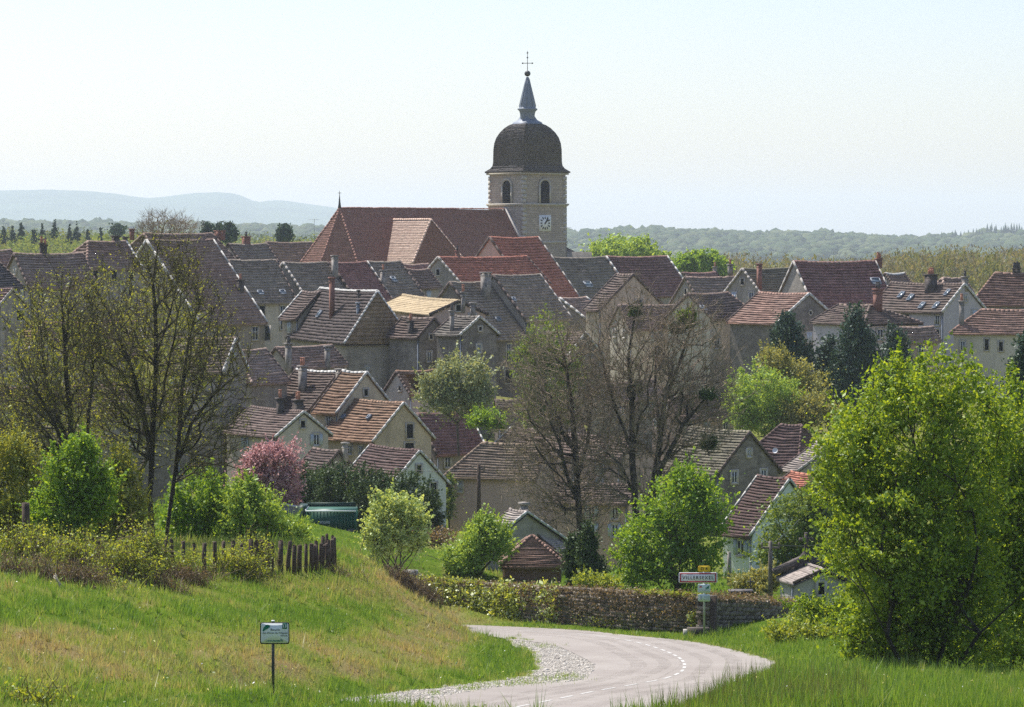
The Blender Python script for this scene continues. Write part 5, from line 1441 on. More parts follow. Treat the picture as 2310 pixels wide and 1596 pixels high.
def grass_mat(name, leafy_=True):
    m, n, out = new_mat(name)
    at = nd(n, 'ShaderNodeAttribute'); at.attribute_name = 'dry'
    g = nd(n, 'ShaderNodeNewGeometry'); tc = nd(n, 'ShaderNodeTexCoord')
    nz = noise(n, tc.outputs['Object'], .8, 5., .7)
    ad = nd(n, 'ShaderNodeMath', operation='MULTIPLY_ADD'); n.links.new(nz.outputs[0], ad.inputs[0]); ad.inputs[1].default_value = .9
    a2 = nd(n, 'ShaderNodeMath', operation='ADD'); n.links.new(at.outputs['Fac'], a2.inputs[0]); a2.inputs[1].default_value = -.45
    n.links.new(a2.outputs[0], ad.inputs[2])
    src = ad.outputs[0]
    if leafy_:
        r = nd(n, 'ShaderNodeMath', operation='MULTIPLY_ADD'); n.links.new(g.outputs['Random Per Island'], r.inputs[0]); r.inputs[1].default_value = .5
        r2 = nd(n, 'ShaderNodeMath', operation='SUBTRACT'); n.links.new(src, r2.inputs[0]); r2.inputs[1].default_value = .25
        n.links.new(r2.outputs[0], r.inputs[2]); src = r.outputs[0]
    k = 2.05 if leafy_ else .95
    col = ramp(n, src, [(0., sc((.065, .115, .014), k)), (.22, sc((.110, .160, .022), k)), (.42, sc((.155, .170, .045), k)), (.62, sc((.175, .165, .065), k)), (.85, sc((.20, .155, .075), k))])
    if leafy_:
        d = nd(n, 'ShaderNodeBsdfDiffuse'); t = nd(n, 'ShaderNodeBsdfTranslucent'); n.links.new(col, d.inputs[0]); n.links.new(mix(n, 1., col, (1.25, 1.2, .7), 'MULTIPLY'), t.inputs[0])
        ms = nd(n, 'ShaderNodeMixShader'); ms.inputs[0].default_value = .4
        n.links.new(d.outputs[0], ms.inputs[1]); n.links.new(t.outputs[0], ms.inputs[2])
        gl = nd(n, 'ShaderNodeBsdfGlossy'); gl.inputs['Roughness'].default_value = .5
        m2 = nd(n, 'ShaderNodeMixShader'); m2.inputs[0].default_value = .04
        n.links.new(ms.outputs[0], m2.inputs[1]); n.links.new(gl.outputs[0], m2.inputs[2]); n.links.new(m2.outputs[0], out.inputs[0])
    else:
        f = noise(n, tc.outputs['Object'], 9., 4., .75)
        bsdf(n, out, col, 1., 0., f.outputs[0], .9, .08)
    return m
M['ground'] = grass_mat('turf_soil', False); M['grass'] = grass_mat('grass_blades')
nr_, ncq = GX.shape
idx = np.arange(nr_ * ncq).reshape(nr_, ncq)
Fg = np.stack([idx[:-1, :-1], idx[:-1, 1:], idx[1:, 1:], idx[1:, :-1]], -1).reshape(-1, 4)
ground = mk('ground', np.stack([GX, GY, GZ], -1), Fg, M['ground'], smooth=True, attrs={'dry': dryness(GX, GY, GZ).ravel()})
tag(ground, kind='structure')

# road surface: pale chippings, worn wheel tracks, a few cracks
m, n, out = new_mat('road_surface')
tc = nd(n, 'ShaderNodeTexCoord')
a = noise(n, tc.outputs['Object'], .35, 5., .6); f = noise(n, tc.outputs['Object'], 14., 3., .7); w_ = noise(n, tc.outputs['Object'], .9, 3., .6, 1.)
col = mix(n, ramp(n, a.outputs[0], [(.3, 0.), (.7, 1.)]), (.235, .210, .190), (.305, .28, .255))
col = mix(n, ramp(n, f.outputs[0], [(.35, .35), (.6, 0.)]), col, (.20, .165, .15))
v = nd(n, 'ShaderNodeTexVoronoi', feature='DISTANCE_TO_EDGE'); v.inputs['Scale'].default_value = .22
wv = nd(n, 'ShaderNodeVectorMath', operation='MULTIPLY_ADD'); n.links.new(w_.outputs['Color'], wv.inputs[0]); wv.inputs[1].default_value = (3, 3, 3); n.links.new(tc.outputs['Object'], wv.inputs[2]); n.links.new(wv.outputs[0], v.inputs[0])
col = mix(n, ramp(n, v.outputs['Distance'], [(0., .5), (.006, 0.)]), col, (.12, .10, .09))
bsdf(n, out, col, .88, .25, f.outputs[0], .4, .01)
M['road'] = m
m, n, out = new_mat('gravel_bed')
tc = nd(n, 'ShaderNodeTexCoord'); v = nd(n, 'ShaderNodeTexVoronoi'); v.inputs['Scale'].default_value = 9.
n.links.new(tc.outputs['Object'], v.inputs[0]); g = nd(n, 'ShaderNodeRGBToBW'); n.links.new(v.outputs['Color'], g.inputs[0])
a = noise(n, tc.outputs['Object'], 1.2, 4., .7)
col = mix(n, g.outputs[0], (.33, .30, .265), (.50, .46, .41)); col = mix(n, ramp(n, a.outputs[0], [(.5, 0.), (.75, .45)]), col, (.16, .15, .09))
bsdf(n, out, col, .95, .1, v.outputs['Distance'], .7, .04)
M['gravel'] = m
M['paint'] = plain('road_paint', (.44, .43, .41), .7, .2, .12)
tag(ngon('road', road_poly, M['road'], .022), kind='structure')
tag(ngon('gravel_verge', grav_poly, M['gravel'], .008), kind='structure')
# dashed centre line
cl = [(1160, 1599), (1250, 1581), (1350, 1560.5), (1440, 1545), (1500, 1533), (1533, 1520), (1544, 1508), (1541, 1495), (1525, 1482), (1490, 1467), (1440, 1452), (1380, 1441), (1300, 1432), (1200, 1426), (1100, 1421), (1010, 1417)]
clp = smooth_poly(cl, 14)
sl = np.r_[0, np.cumsum(np.linalg.norm(np.diff(clp, axis=0), axis=1))]
b = MB(); t0 = 0.; dl, gp = .95, .62
while t0 + dl < sl[-1]:
    ts = np.linspace(t0, t0 + dl, 5); P = np.stack([np.interp(ts, sl, clp[:, k]) for k in range(3)], 1)
    if P[0, 1] > 100: P = P; 
    d = np.gradient(P, axis=0); nn_ = np.stack([-d[:, 1], d[:, 0]], 1); nn_ /= np.linalg.norm(nn_, axis=1)[:, None]
    hw = .042
    Lp = P.copy(); Lp[:, :2] += nn_ * hw; Rr = P.copy(); Rr[:, :2] -= nn_ * hw
    Lp[:, 2] = -4.15 - .09 * Lp[:, 1] + .027; Rr[:, 2] = -4.15 - .09 * Rr[:, 1] + .027
    b.add(np.concatenate([Rr, Lp]), [[i, i + 1, 6 + i, 5 + i] for i in range(4)])
    t0 += dl + gp
tag(b.build('road_marking', M['paint']), kind='structure')
# darker wheel tracks and two old repair seams, worn into the surface
m, n, out = new_mat('road_wear'); tc = nd(n, 'ShaderNodeTexCoord'); a = noise(n, tc.outputs['Object'], 1.1, 5., .75)
d_ = nd(n, 'ShaderNodeBsdfDiffuse'); d_.inputs[0].default_value = (.15, .13, .118, 1); t_ = nd(n, 'ShaderNodeBsdfTransparent'); ms = nd(n, 'ShaderNodeMixShader')
n.links.new(ramp(n, a.outputs[0], [(.40, 0.), (.78, .26)]), ms.inputs[0]); n.links.new(t_.outputs[0], ms.inputs[1]); n.links.new(d_.outputs[0], ms.inputs[2]); n.links.new(ms.outputs[0], out.inputs[0])
M['wear'] = m
b = MB(); d = np.gradient(clp, axis=0); nn_ = np.stack([-d[:, 1], d[:, 0]], 1); nn_ /= np.linalg.norm(nn_, axis=1)[:, None] + 1e-9
for off, hw in ((-1.35, .22), (-.55, .17), (.6, .17), (1.3, .22), (.16, .03)):
    o1 = off + .10 * np.sin(np.arange(len(clp)) * .11 + off); P1 = clp[:, :2] + nn_ * (o1 - hw)[:, None]; P2 = clp[:, :2] + nn_ * (o1 + hw)[:, None]
    ok = inside(road_poly, P1[:, 0], P1[:, 1]) & inside(road_poly, P2[:, 0], P2[:, 1])
    V = np.concatenate([np.c_[P1, -4.15 - .09 * P1[:, 1] + .0245], np.c_[P2, -4.15 - .09 * P2[:, 1] + .0245]]); N_ = len(clp)
    b.add(V, [[i, i + 1, N_ + i + 1, N_ + i] for i in range(N_ - 1) if ok[i] and ok[i + 1]])
tag(b.build('road_wear', M['wear']), kind='structure')
# loose stones on the verge
n_ = 26000
bx0, bx1, by0, by1 = grav_poly[:, 0].min(), grav_poly[:, 0].max(), grav_poly[:, 1].min(), grav_poly[:, 1].max()
X = rng.uniform(bx0, bx1, n_ * 3); Y = rng.uniform(by0, by1, n_ * 3)
k = inside(grav_poly, X, Y) & ~inside(road_poly, X, Y); X, Y = X[k][:n_], Y[k][:n_]
V0, F0 = ico(1)
s_ = np.exp(rng.normal(-4.15, .5, len(X)))
V = V0[None] * s_[:, None, None] * rng.uniform(.6, 1.3, (len(X), 1, 3)) * [1, 1, .55] + rng.normal(0, .003, (len(X), len(V0), 3)) + np.stack([X, Y, -4.15 - .09 * Y + .012], 1)[:, None]
m, n, out = new_mat('pebbles'); g = nd(n, 'ShaderNodeNewGeometry')
bsdf(n, out, ramp(n, g.outputs['Random Per Island'], [(0., (.32, .29, .255)), (.6, (.44, .41, .365)), (1., (.58, .55, .50))]), .9, .15)
tag(mk('gravel', V, (F0[None] + (np.arange(len(X)) * len(V0))[:, None, None]).reshape(-1, 3), m), 'loose grey stones on the inside of the bend', 'gravel', kind='stuff')

# ------------------------------------------------------------------ grass
def blades(X, Y, Z, h, wdt, lean=.35, nseg=1):
    n = len(X); a = rng.uniform(0, 2 * np.pi, n); t = rng.uniform(0, 2 * np.pi, n); l = np.abs(rng.normal(0, lean, n)) * h
    B = np.stack([X, Y, Z - .02], 1); sx = np.stack([np.cos(a), np.sin(a), a * 0], 1) * (wdt / 2)[:, None]
    tip = B + np.stack([np.cos(t) * l, np.sin(t) * l, h], 1)
    V = np.stack([B - sx, B + sx, tip], 1).reshape(-1, 3)
    return V, np.arange(3 * n).reshape(-1, 3)
def scatter(n, x0, x1, D0, D1, avoid=True):
    """n places, thinning with distance, between two columns and two distances"""
    D = D0 * (D1 / D0) ** rng.random(n); D = D0 + (D1 - D0) * rng.random(n) ** 1.15
    X = (rng.uniform(x0, x1, n) - CX) / FPX * D
    if avoid:
        k = ~(inside(road_poly, X, D) | inside(grav_poly, X, D)); X, D = X[k], D[k]
    Z = terrain(X, D); return X, D, Z
allV, allF, allD, nv = [], [], [], 0
for (cnt, x0, x1, D0, D1, h0, w0, ln) in ((170000, -40, 1230, 44, 100, .15, .020, .5), (9000, -40, 1230, 48, 98, .30, .014, .3), (60000, 1380, 2380, 44, 66, .20, .018, .35), (70000, 1540, 2380, 62, 100, .17, .022, .4),
                                          (16000, 880, 1700, 95, 114, .12, .03, .4), (45000, 560, 1260, 102, 175, .09, .05, .5), (30000, -40, 900, 85, 110, .22, .03, .4), (20000, -60, 700, 100, 150, .3, .05, .4), (20000, 1000, 2400, 112, 170, .25, .06, .4)):
    X, Y, Z = scatter(cnt, x0, x1, D0, D1)
    cl_ = .75 + .8 * (undul(X, Y, 2.1, .5) + undul(X, Y, 5.3, .3, 2.)) 
    h = h0 * np.exp(rng.normal(0, .35, len(X))) * np.clip(cl_, .35, 1.6)
    V, F = blades(X, Y, Z, h, w0 * np.exp(rng.normal(0, .3, len(X))), ln)
    allV.append(V); allF.append(F + nv); nv += len(V); allD.append(np.repeat(dryness(X, Y, Z), 3))
# tufts: long blades that spring from one root, on the bank and along the road edges
def tufts(X, Y, Z, nb, h, w_, spread, dry=None):
    ii = np.repeat(np.arange(len(X)), nb); N_ = len(ii); a = rng.uniform(0, 2 * np.pi, N_); hh = h * np.exp(rng.normal(0, .3, len(X)))[ii] * rng.uniform(.5, 1.1, N_); l = rng.uniform(.1, 1., N_) * hh * spread
    B = np.stack([X, Y, Z - .02], 1)[ii] + np.stack([np.cos(a), np.sin(a), a * 0], 1) * .03; sx = np.stack([-np.sin(a), np.cos(a), a * 0], 1) * w_ / 2
    V = np.stack([B - sx, B + sx, B + np.stack([np.cos(a) * l, np.sin(a) * l, hh], 1)], 1).reshape(-1, 3)
    dr = (np.repeat(dryness(X, Y, Z) if dry is None else dry, nb) + np.repeat(rng.normal(0, .16, len(X)), nb))
    return V, np.arange(3 * N_).reshape(-1, 3), np.repeat(dr, 3)
def add_t(r):
    global nv
    allV.append(r[0]); allF.append(r[1] + nv); nv += len(r[0]); allD.append(r[2])
X, Y, Z = scatter(1500, -40, 1230, 46, 99); add_t(tufts(X, Y, Z, 26, .22, .02, .8))
X, Y, Z = scatter(500, 1400, 2380, 45, 98); add_t(tufts(X, Y, Z, 24, .28, .02, .6))
for pl_, n_ in ((smooth_poly(outer), 900), (grav_poly[:55], 500)):
    t = rng.uniform(0, len(pl_) - 1.001, n_); i_ = t.astype(int); P = pl_[i_] + (pl_[i_ + 1] - pl_[i_]) * (t - i_)[:, None] + rng.normal(0, .09, (n_, 3)) * [1, 1, 0]
    add_t(tufts(P[:, 0], P[:, 1], -4.15 - .09 * P[:, 1], 12, .10, .018, .9, np.full(n_, .25)))
# small tufts that came up through the gravel
for (cx_, cy_, sx, sy, cnt) in ((1230, 1459, 22, 3, 260), (1275, 1527, 18, 3, 260), (1240, 1534, 50, 3, 500), (1060, 1555, 18, 3, 260), (1180, 1544, 40, 3, 400), (1170, 1437, 4, 2, 60), (870, 1578, 20, 3, 200), (980, 1566, 12, 2, 120), (1120, 1548, 40, 3, 200)):
    px, py = rng.normal(cx_, sx, cnt), rng.normal(cy_, sy, cnt)
    P = np.array([RP(x, y) for x, y in zip(px, py)])
    V, F = blades(P[:, 0], P[:, 1], P[:, 2], .08 * np.exp(rng.normal(0, .4, cnt)), np.full(cnt, .018), .5)
    allV.append(V); allF.append(F + nv); nv += len(V); allD.append(np.full(3 * cnt, .2))
gr = mk('grass', np.concatenate(allV), np.concatenate(allF), M['grass'], attrs={'dry': np.concatenate(allD)})
tag(gr, 'green and dry spring grass on the banks and verges', 'grass', kind='stuff')
# tall stalks on the near right mound
X, Y, Z = scatter(1500, 1470, 1960, 46, 57)
V, F = blades(X, Y, Z, rng.uniform(.3, .62, len(X)), np.full(len(X), .014), .22)
tag(mk('tall_grass', V, F, leaf_mat('stalks', (.045, .06, .02), (.07, .09, .03), (.12, .12, .05), .3)), 'tall thin grass stalks standing on the near right mound', 'grass', kind='stuff')
# broad-leaved weeds scattered over the bank
X, Y, Z = scatter(330, -40, 1200, 46, 98); k_w = rng.integers(8, 34, len(X)); ii = np.repeat(np.arange(len(X)), k_w)
sz = np.exp(rng.normal(-2.3, .4, len(X)))[ii]
P = np.stack([X, Y, Z + .05], 1)[ii] + rng.normal(size=(len(ii), 3)) * sz[:, None] * [1, 1, .9]
V, F = leaves_mesh(P, .026)
tag(mk('weeds', V, F, M['l_mid']), 'scattered broad-leaved weeds on the left bank', 'weeds', kind='stuff')
# white and yellow dots of flowers
X, Y, Z = scatter(420, 0, 2300, 50, 96)
V, F = leaves_mesh(np.stack([X, Y, Z + .14 + .06 * rng.random(len(X))], 1), .017)
tag(mk('wild_flowers', V, F, leaf_mat('petals', (.7, .68, .6), (.75, .75, .7), (.7, .6, .1), .3)), 'tiny white and yellow flowers in the grass', 'flowers', kind='stuff')
# ------------------------------------------------------------------ cemetery wall and its ivy
def stone_wall(label, A, B, zA0, zA1, zB0, zB1, thick, name='stone_wall', course=.13, big=1.):
    """dry stone blocks laid in courses between two foot points"""
    A, B = np.array(A, float), np.array(B, float); L_ = np.hypot(*(B - A)[:2]); u = (B - A)[:2] / L_; u = np.array([u[0], u[1], 0]); nv_ = np.array([u[1], -u[0], 0])
    if nv_[1] > 0: nv_ = -nv_
    mid = (A + B) / 2; org = np.array([mid[0], mid[1], (zA0 + zB0) / 2])
    root = empty(name, org, 0, label, 'wall')
    Mx = np.stack([u, nv_, (0, 0, 1)], 1)
    cb = MB()
    hA, hB = zA1 - zA0, zB1 - zB0; nc = int(max(hA, hB) / course)
    V0 = np.array([[i, j, k] for k in (-.5, .5) for j in (-.5, .5) for i in (-.5, .5)])
    F0 = [[0, 2, 3, 1], [4, 5, 7, 6], [0, 1, 5, 4], [2, 6, 7, 3], [0, 4, 6, 2], [1, 3, 7, 5]]
    for c in range(nc):
        x = rng.uniform(-.1, 0)
        while x < L_:
            w_ = rng.uniform(.18, .5) * big; f = min(1, max(0, (x + w_ / 2) / L_))
            z0 = zA0 + (zB0 - zA0) * f; h_ = (hA + (hB - hA) * f) / nc
            zc_ = z0 + h_ * (c + .5) + rng.normal(0, .006)
            p = np.array([A[0], A[1], 0]) + u * min(x + w_ / 2, L_ - w_ / 2) + nv_ * (-thick / 2 + rng.normal(0, .022))
            V = V0 * (w_ * .95, thick, h_ * .86) * rng.uniform(.93, 1.05, (8, 3))
            V = V @ Mx.T + [p[0], p[1], zc_]
            cb.add(V - org, F0); x += w_
    # backing so that no light passes
    a, b_ = np.array([A[0], A[1], 0]), np.array([B[0], B[1], 0])
    q = [a - nv_ * .06, b_ - nv_ * .06, b_ - nv_ * (thick - .06), a - nv_ * (thick - .06)]
    VV = [(p[0], p[1], z) for p, z in zip(q, (zA0 - .5, zB0 - .5, zB0 - .5, zA0 - .5))] + [(p[0], p[1], z) for p, z in zip(q, (zA1 - .03, zB1 - .03, zB1 - .03, zA1 - .03))]
    core = MB(); core.add(np.array(VV) - org, [[0, 1, 5, 4], [1, 2, 6, 5], [2, 3, 7, 6], [3, 0, 4, 7], [4, 5, 6, 7]])
    cb.build('stonework', M['drystone'], root); core.build('mortar_core', M['wood'], root)
    return root, u, nv_
m, n, out = new_mat('dry_stone'); g = nd(n, 'ShaderNodeNewGeometry'); tc = nd(n, 'ShaderNodeTexCoord'); a = noise(n, tc.outputs['Object'], 3., 5., .7); f = noise(n, tc.outputs['Object'], 14., 3., .7)
col = ramp(n, g.outputs['Random Per Island'], [(0., (.12, .10, .085)), (.5, (.20, .17, .14)), (1., (.31, .27, .22))])
col = mix(n, ramp(n, a.outputs[0], [(.4, 0.), (.65, .6)]), col, (.09, .078, .062))
bsdf(n, out, col, .95, .1, f.outputs[0], .6, .03); M['drystone'] = m
WA, WB, WC = W(896, 1391, 113.5), W(1598, 1430, 98.6), W(1830, 1422, 109)
zA1, zB1, zC1 = W(896, 1304, 113.5)[2], W(1598, 1345, 98.6)[2], W(1830, 1364, 109)[2]
w1, wu, wn = stone_wall('long cemetery wall with ivy on its left half beside the road', WA, WB, WA[2], zA1, WB[2], zB1, .42)
w2, wu2, wn2 = stone_wall('shaded stretch of stone wall running right from the sign post', WB, WC, WB[2], zB1 - .02, WC[2], zC1, .42, course=.15, big=1.2)
Lw = np.hypot(*(WB - WA)[:2])
def wall_pts(n, f0, f1, v0, v1, off=.10):
    f = rng.uniform(f0, f1, n); v = rng.uniform(v0, v1, n)
    P = np.array([WA[0], WA[1], 0]) + wu * (f * Lw)[:, None] + wn * np.abs(rng.normal(.05, off, n))[:, None]
    P[:, 2] = (WA[2] + (WB[2] - WA[2]) * f) * (1 - v) + (zA1 + (zB1 - zA1) * f) * v
    return P
V, F = [], []
def cl(n, per, f0, f1, v0, v1, sp=.11):
    C = wall_pts(n, f0, f1, v0, v1); return np.repeat(C, per, 0) + rng.normal(0, sp, (n * per, 3)) * [1, .5, 1]
P = np.concatenate([cl(430, 13, 0, .43, .0, 1.02, .12), cl(160, 12, .06, .46, .0, .8), cl(30, 14, .50, .56, .2, 1., .14), cl(24, 11, .36, .55, .55, 1.05), cl(9, 12, .955, .975, .15, .62, .08)])
V, F = leaves_mesh(P, .058); tag(mk('ivy', V, F, M['l_ivy']), 'glossy ivy covering the left half of the cemetery wall', 'ivy')
P = np.concatenate([cl(120, 9, .0, .42, .97, 1.05, .05), cl(200, 10, .42, 1., .95, 1.05, .07), cl(260, 9, .38, .98, .45, .95, .12), cl(60, 10, .5, .97, .05, .5, .12)])
V, F = leaves_mesh(P, .035); tag(mk('dead_creeper', V, F, M['l_brown']), 'brown dead creeper hanging over the top of the cemetery wall', 'creeper')
P = np.concatenate([cl(150, 12, .02, .30, 1., 1.06, .05), cl(110, 12, .80, .985, 1., 1.05, .04), cl(20, 12, .62, .80, .1, .3, .1)])
V, F = leaves_mesh(P, .03); tag(mk('moss', V, F, M['l_yellow']), 'yellow-green moss and stonecrop along the top of the cemetery wall', 'moss', kind='stuff')
C = np.array([WB[0], WB[1], 0]) + wu2 * rng.uniform(.3, 10, (260, 1)); C[:, 2] = zB1 + (zC1 - zB1) * np.hypot(C[:, 0] - WB[0], C[:, 1] - WB[1]) / np.hypot(*(WC - WB)[:2]) + rng.normal(0, .05, 260)
P = np.repeat(C, 14, 0) + rng.normal(0, .12, (260 * 14, 3)) * [1, 1, .7] - np.array([wn2[0] * .1, wn2[1] * .1, 0])
V, F = leaves_mesh(P, .035); tag(mk('dead_creeper', V, F, M['l_brown']), 'brown creeper on the shaded wall right of the sign post', 'creeper')

# ------------------------------------------------------------------ signs
def plate(b, x0, x1, y0, y1, D, th=.02, r=3.):
    """flat plate with rounded corners facing the camera side, in drawing units"""
    k = D / FPX; cx_, cy_ = (x0 + x1) / 2, (y0 + y1) / 2; c = W(cx_, cy_, D); hx, hz = (x1 - x0) / 2 * k, (y1 - y0) / 2 * k; rr = r * k
    pts = []
    for sx, sz, a0 in ((1, 1, 0), (-1, 1, 90), (-1, -1, 180), (1, -1, 270)):
        for t in np.linspace(0, 90, 5): pts.append((sx * (hx - rr) + rr * math.cos(R_(a0 + t)), sz * (hz - rr) + rr * math.sin(R_(a0 + t))))
    n_ = len(pts); V = [(c[0] + p[0], D - th / 2, c[2] + p[1]) for p in pts] + [(c[0] + p[0], D + th / 2, c[2] + p[1]) for p in pts] + [(c[0], D - th / 2, c[2]), (c[0], D + th / 2, c[2])]
    F4 = [[(i + 1) % n_, i, n_ + i, n_ + (i + 1) % n_] for i in range(n_)]
    F3 = [[2 * n_, i, (i + 1) % n_][::1] for i in range(n_)] + [[2 * n_ + 1, n_ + (i + 1) % n_, n_ + i] for i in range(n_)]
    b.add(V, F4, F3)
def shift(o, org):
    o.data.transform(Matrix.Translation(-Vector(org))); return o
def text(s, x, y, D, hpx, mat, parent, org, wpx=None, bold=.0, sp=1., name='lettering'):
    cu = bpy.data.curves.new(name, 'FONT'); cu.body = s; cu.align_x = 'CENTER'; cu.align_y = 'CENTER'; cu.size = 1.; cu.offset = bold; cu.space_character = sp; cu.extrude = .002
    t = bpy.data.objects.new('tmp', cu); COL.objects.link(t); dg = bpy.context.evaluated_depsgraph_get(); dg.update()
    me = bpy.data.meshes.new_from_object(t.evaluated_get(dg)); bpy.data.objects.remove(t)
    co = np.array([v.co[:] for v in me.vertices]); lo, hi = co.min(0), co.max(0); k = D / FPX
    sy = hpx * k / (hi[1] - lo[1]); sx = wpx * k / (hi[0] - lo[0]) if wpx else sy
    c = W(x, y, D); co = (co - (lo + hi) / 2) * [sx, sy, 1]
    V = np.stack([co[:, 0] + c[0], D + co[:, 2] * -1, co[:, 1] + c[2]], 1) - np.asarray(org)
    for v, p in zip(me.vertices, V): v.co = p
    me.materials.clear(); me.materials.append(mat)
    o = bpy.data.objects.new(name, me); COL.objects.link(o); o.parent = parent; return o
red = plain('sign_red', (.42, .012, .03), .5, .3, .05); blk = plain('sign_black', (.012, .012, .014), .5, .3, .05); wht = plain('sign_white', (.74, .74, .78), .5, .3, .05); yel = plain('sign_yellow', (.80, .52, .02), .5, .3, .05); grn = plain('sign_green', (.0, .15, .105), .5, .3, .05); pal = plain('sign_pale_green', (.58, .68, .66), .5, .3, .05)
DS = 97.6
org = W(1588.5, 1424, DS); sg = empty('road_sign', org, 0, 'town entry sign with a red border and a small yellow plate on a steel post', 'road sign')
b = MB(); b.tube([W(1588.5, 1432, DS) - org, W(1588.5, 1284, DS) - org], .035, 8); b.build('post', M['metal'], sg)
b = MB(); plate(b, 1531, 1618.5, 1292, 1315.5, DS - .07); pl_ = shift(b.build('name_plate', wht, sg), org)
b = MB()
k = DS / FPX; cz = W(1574.7, 1303.7, DS - .085); hx, hz, t_ = 41.2 * k, 9.2 * k, 1.25 * k
for c_, s_ in (((0, hz), (2 * hx, 2 * t_)), ((0, -hz), (2 * hx, 2 * t_)), ((hx - t_, 0), (2 * t_, 2 * hz - 2 * t_)), ((-hx + t_, 0), (2 * t_, 2 * hz - 2 * t_))): b.box((cz[0] + c_[0] - org[0], cz[1] - org[1], cz[2] + c_[1] - org[2]), (s_[0], .006, s_[1]))
b.build('border', red, pl_)
text('VILLERSEXEL', 1574.7, 1303.8, DS - .083, 7.6, blk, pl_, org, 71, .012, 1.25)
b = MB(); plate(b, 1574.5, 1602.5, 1277, 1290.3, DS - .07); p2 = shift(b.build('route_plate', yel, sg), org)
text('D 4', 1588.5, 1283.6, DS - .083, 6.2, blk, p2, org, 15.5, .02)
b = MB(); plate(b, 1574, 1602.5, 1318, 1338, DS - .06); p3 = shift(b.build('upper_notice', pal, sg), org)
b = MB(); o_ = W(1595, 1325, DS - .075) - org; b.add([o_ + [-.07, 0, -.06], o_ + [.06, 0, -.05], o_ + [.06, 0, .05], o_ + [.01, 0, .01]], [[0, 1, 2, 3]]); b.build('emblem', grn, p3)
b = MB(); o_ = W(1580.5, 1324.5, DS - .075) - org; b.add([o_ + [-.05, 0, -.02], o_ + [.05, 0, -.02], o_ + [.025, 0, .03], o_ + [-.025, 0, .03]], [[0, 1, 2, 3]]); b.build('emblem', red, p3)
b = MB()
for y in (1330.5, 1333.5): b.bar(W(1577, y, DS - .072) - org, W(1599, y, DS - .072) - org, .008, up=(0, -1, 0), r2=.003)
b.build('small_print', M['shutter'], p3)
b = MB(); plate(b, 1574.5, 1602, 1341, 1357.5, DS - .06); p4 = shift(b.build('lower_notice', pal, sg), org)
b = MB(); o_ = W(1581, 1349, DS - .075) - org; b.tube([o_ + [-.01, 0, -.07], o_ + [.02, 0, .0], o_ + [-.01, 0, .07]], .028, 6)
for y in (1345.5, 1349, 1352.5): b.bar(W(1588, y, DS - .072) - org, W(1600, y, DS - .072) - org, .008, up=(0, -1, 0), r2=.003)
b.build('small_print', M['shutter'], p4)
b = MB(); c_ = W(1575, 1429.5, 98.0); b.box(c_ + [0, 0, .05], (.72, .3, .28)); tag(b.build('stone_trough', M['chim_dk']), 'dark stone trough at the foot of the town entry sign', 'trough')
b = MB(); b.box(W(1546, 1429, 98.0), (.13, .3, .24)); tag(b.build('kerb_stone', M['concrete']), 'short pale kerb stone left of the dark trough', 'stone')
DB = 51.
org = W(616, 1577, DB); sg = empty('route_sign', org, 0, 'small white cycle route sign with green emblem on a dark post, left bank', 'sign')
b = MB(); b.tube([W(616, 1585, DB + .03) - org, W(616, 1402, DB + .03) - org], .026, 8); b.build('post', M['iron'], sg)
b = MB(); b.tube([W(616, 1402.5, DB + .03) - org, W(616, 1400, DB + .03) - org], .03, 8); b.build('post_cap', M['white_p'], sg)
b = MB(); plate(b, 586.5, 653, 1404.5, 1453.5, DB, .02, 5); shift(b.build('sign_back', blk, sg), org)
b = MB(); plate(b, 588.7, 650.8, 1406.7, 1451.3, DB - .015, .01, 4); p_ = shift(b.build('sign_face', plain('sign_grey', (.74, .77, .77), .5, .3, .05), sg), org)
txt = plain('sign_text', (.10, .14, .13), .6, .2, .05)
text('Boucle', 621, 1421, DB - .024, 4.8, txt, p_, org, 21); text("des Monts de l'Ognon", 620.5, 1428.8, DB - .024, 4.9, txt, p_, org, 57); text('(40 km)', 641, 1435, DB - .024, 3.8, txt, p_, org, 14.5)
b = MB(); plate(b, 637, 647.5, 1406.6, 1419, DB - .024, .004, .5); q_ = shift(b.build('number_plate', grn, p_), org)
text('13', 642.3, 1412.8, DB - .03, 7.2, wht, q_, org, 7.4, .02) if False else text('13', 642.3, 1412.8, DB - .03, 7.2, wht, p_, org, 7.4, .02)
b = MB(); P = [(592, 1424), (594, 1417), (599, 1411), (604, 1409.5), (609, 1411), (608.5, 1416), (604, 1418.5), (599, 1421), (595, 1425)]; c_ = W(600, 1417, DB - .024) - org
b.add([c_] + [W(x, y, DB - .024) - org for x, y in P], F3=[[0, (i + 1) % 9 + 1, i + 1] for i in range(9)]); b.build('emblem', grn, p_)
b = MB(); b.add([W(x, y, DB - .024) - org for x, y in ((598, 1447.5), (604, 1445.4), (632, 1445.2), (636, 1446.5), (632, 1447.8))], F3=[[0, 4, 1], [1, 4, 2], [2, 4, 3]])
b.bar(W(633, 1443, DB - .024) - org, W(638, 1446, DB - .024) - org, .005, up=(0, -1, 0)); b.bar(W(636, 1448, DB - .024) - org, W(638, 1446, DB - .024) - org, .005, up=(0, -1, 0)); b.build('arrow', grn, p_)

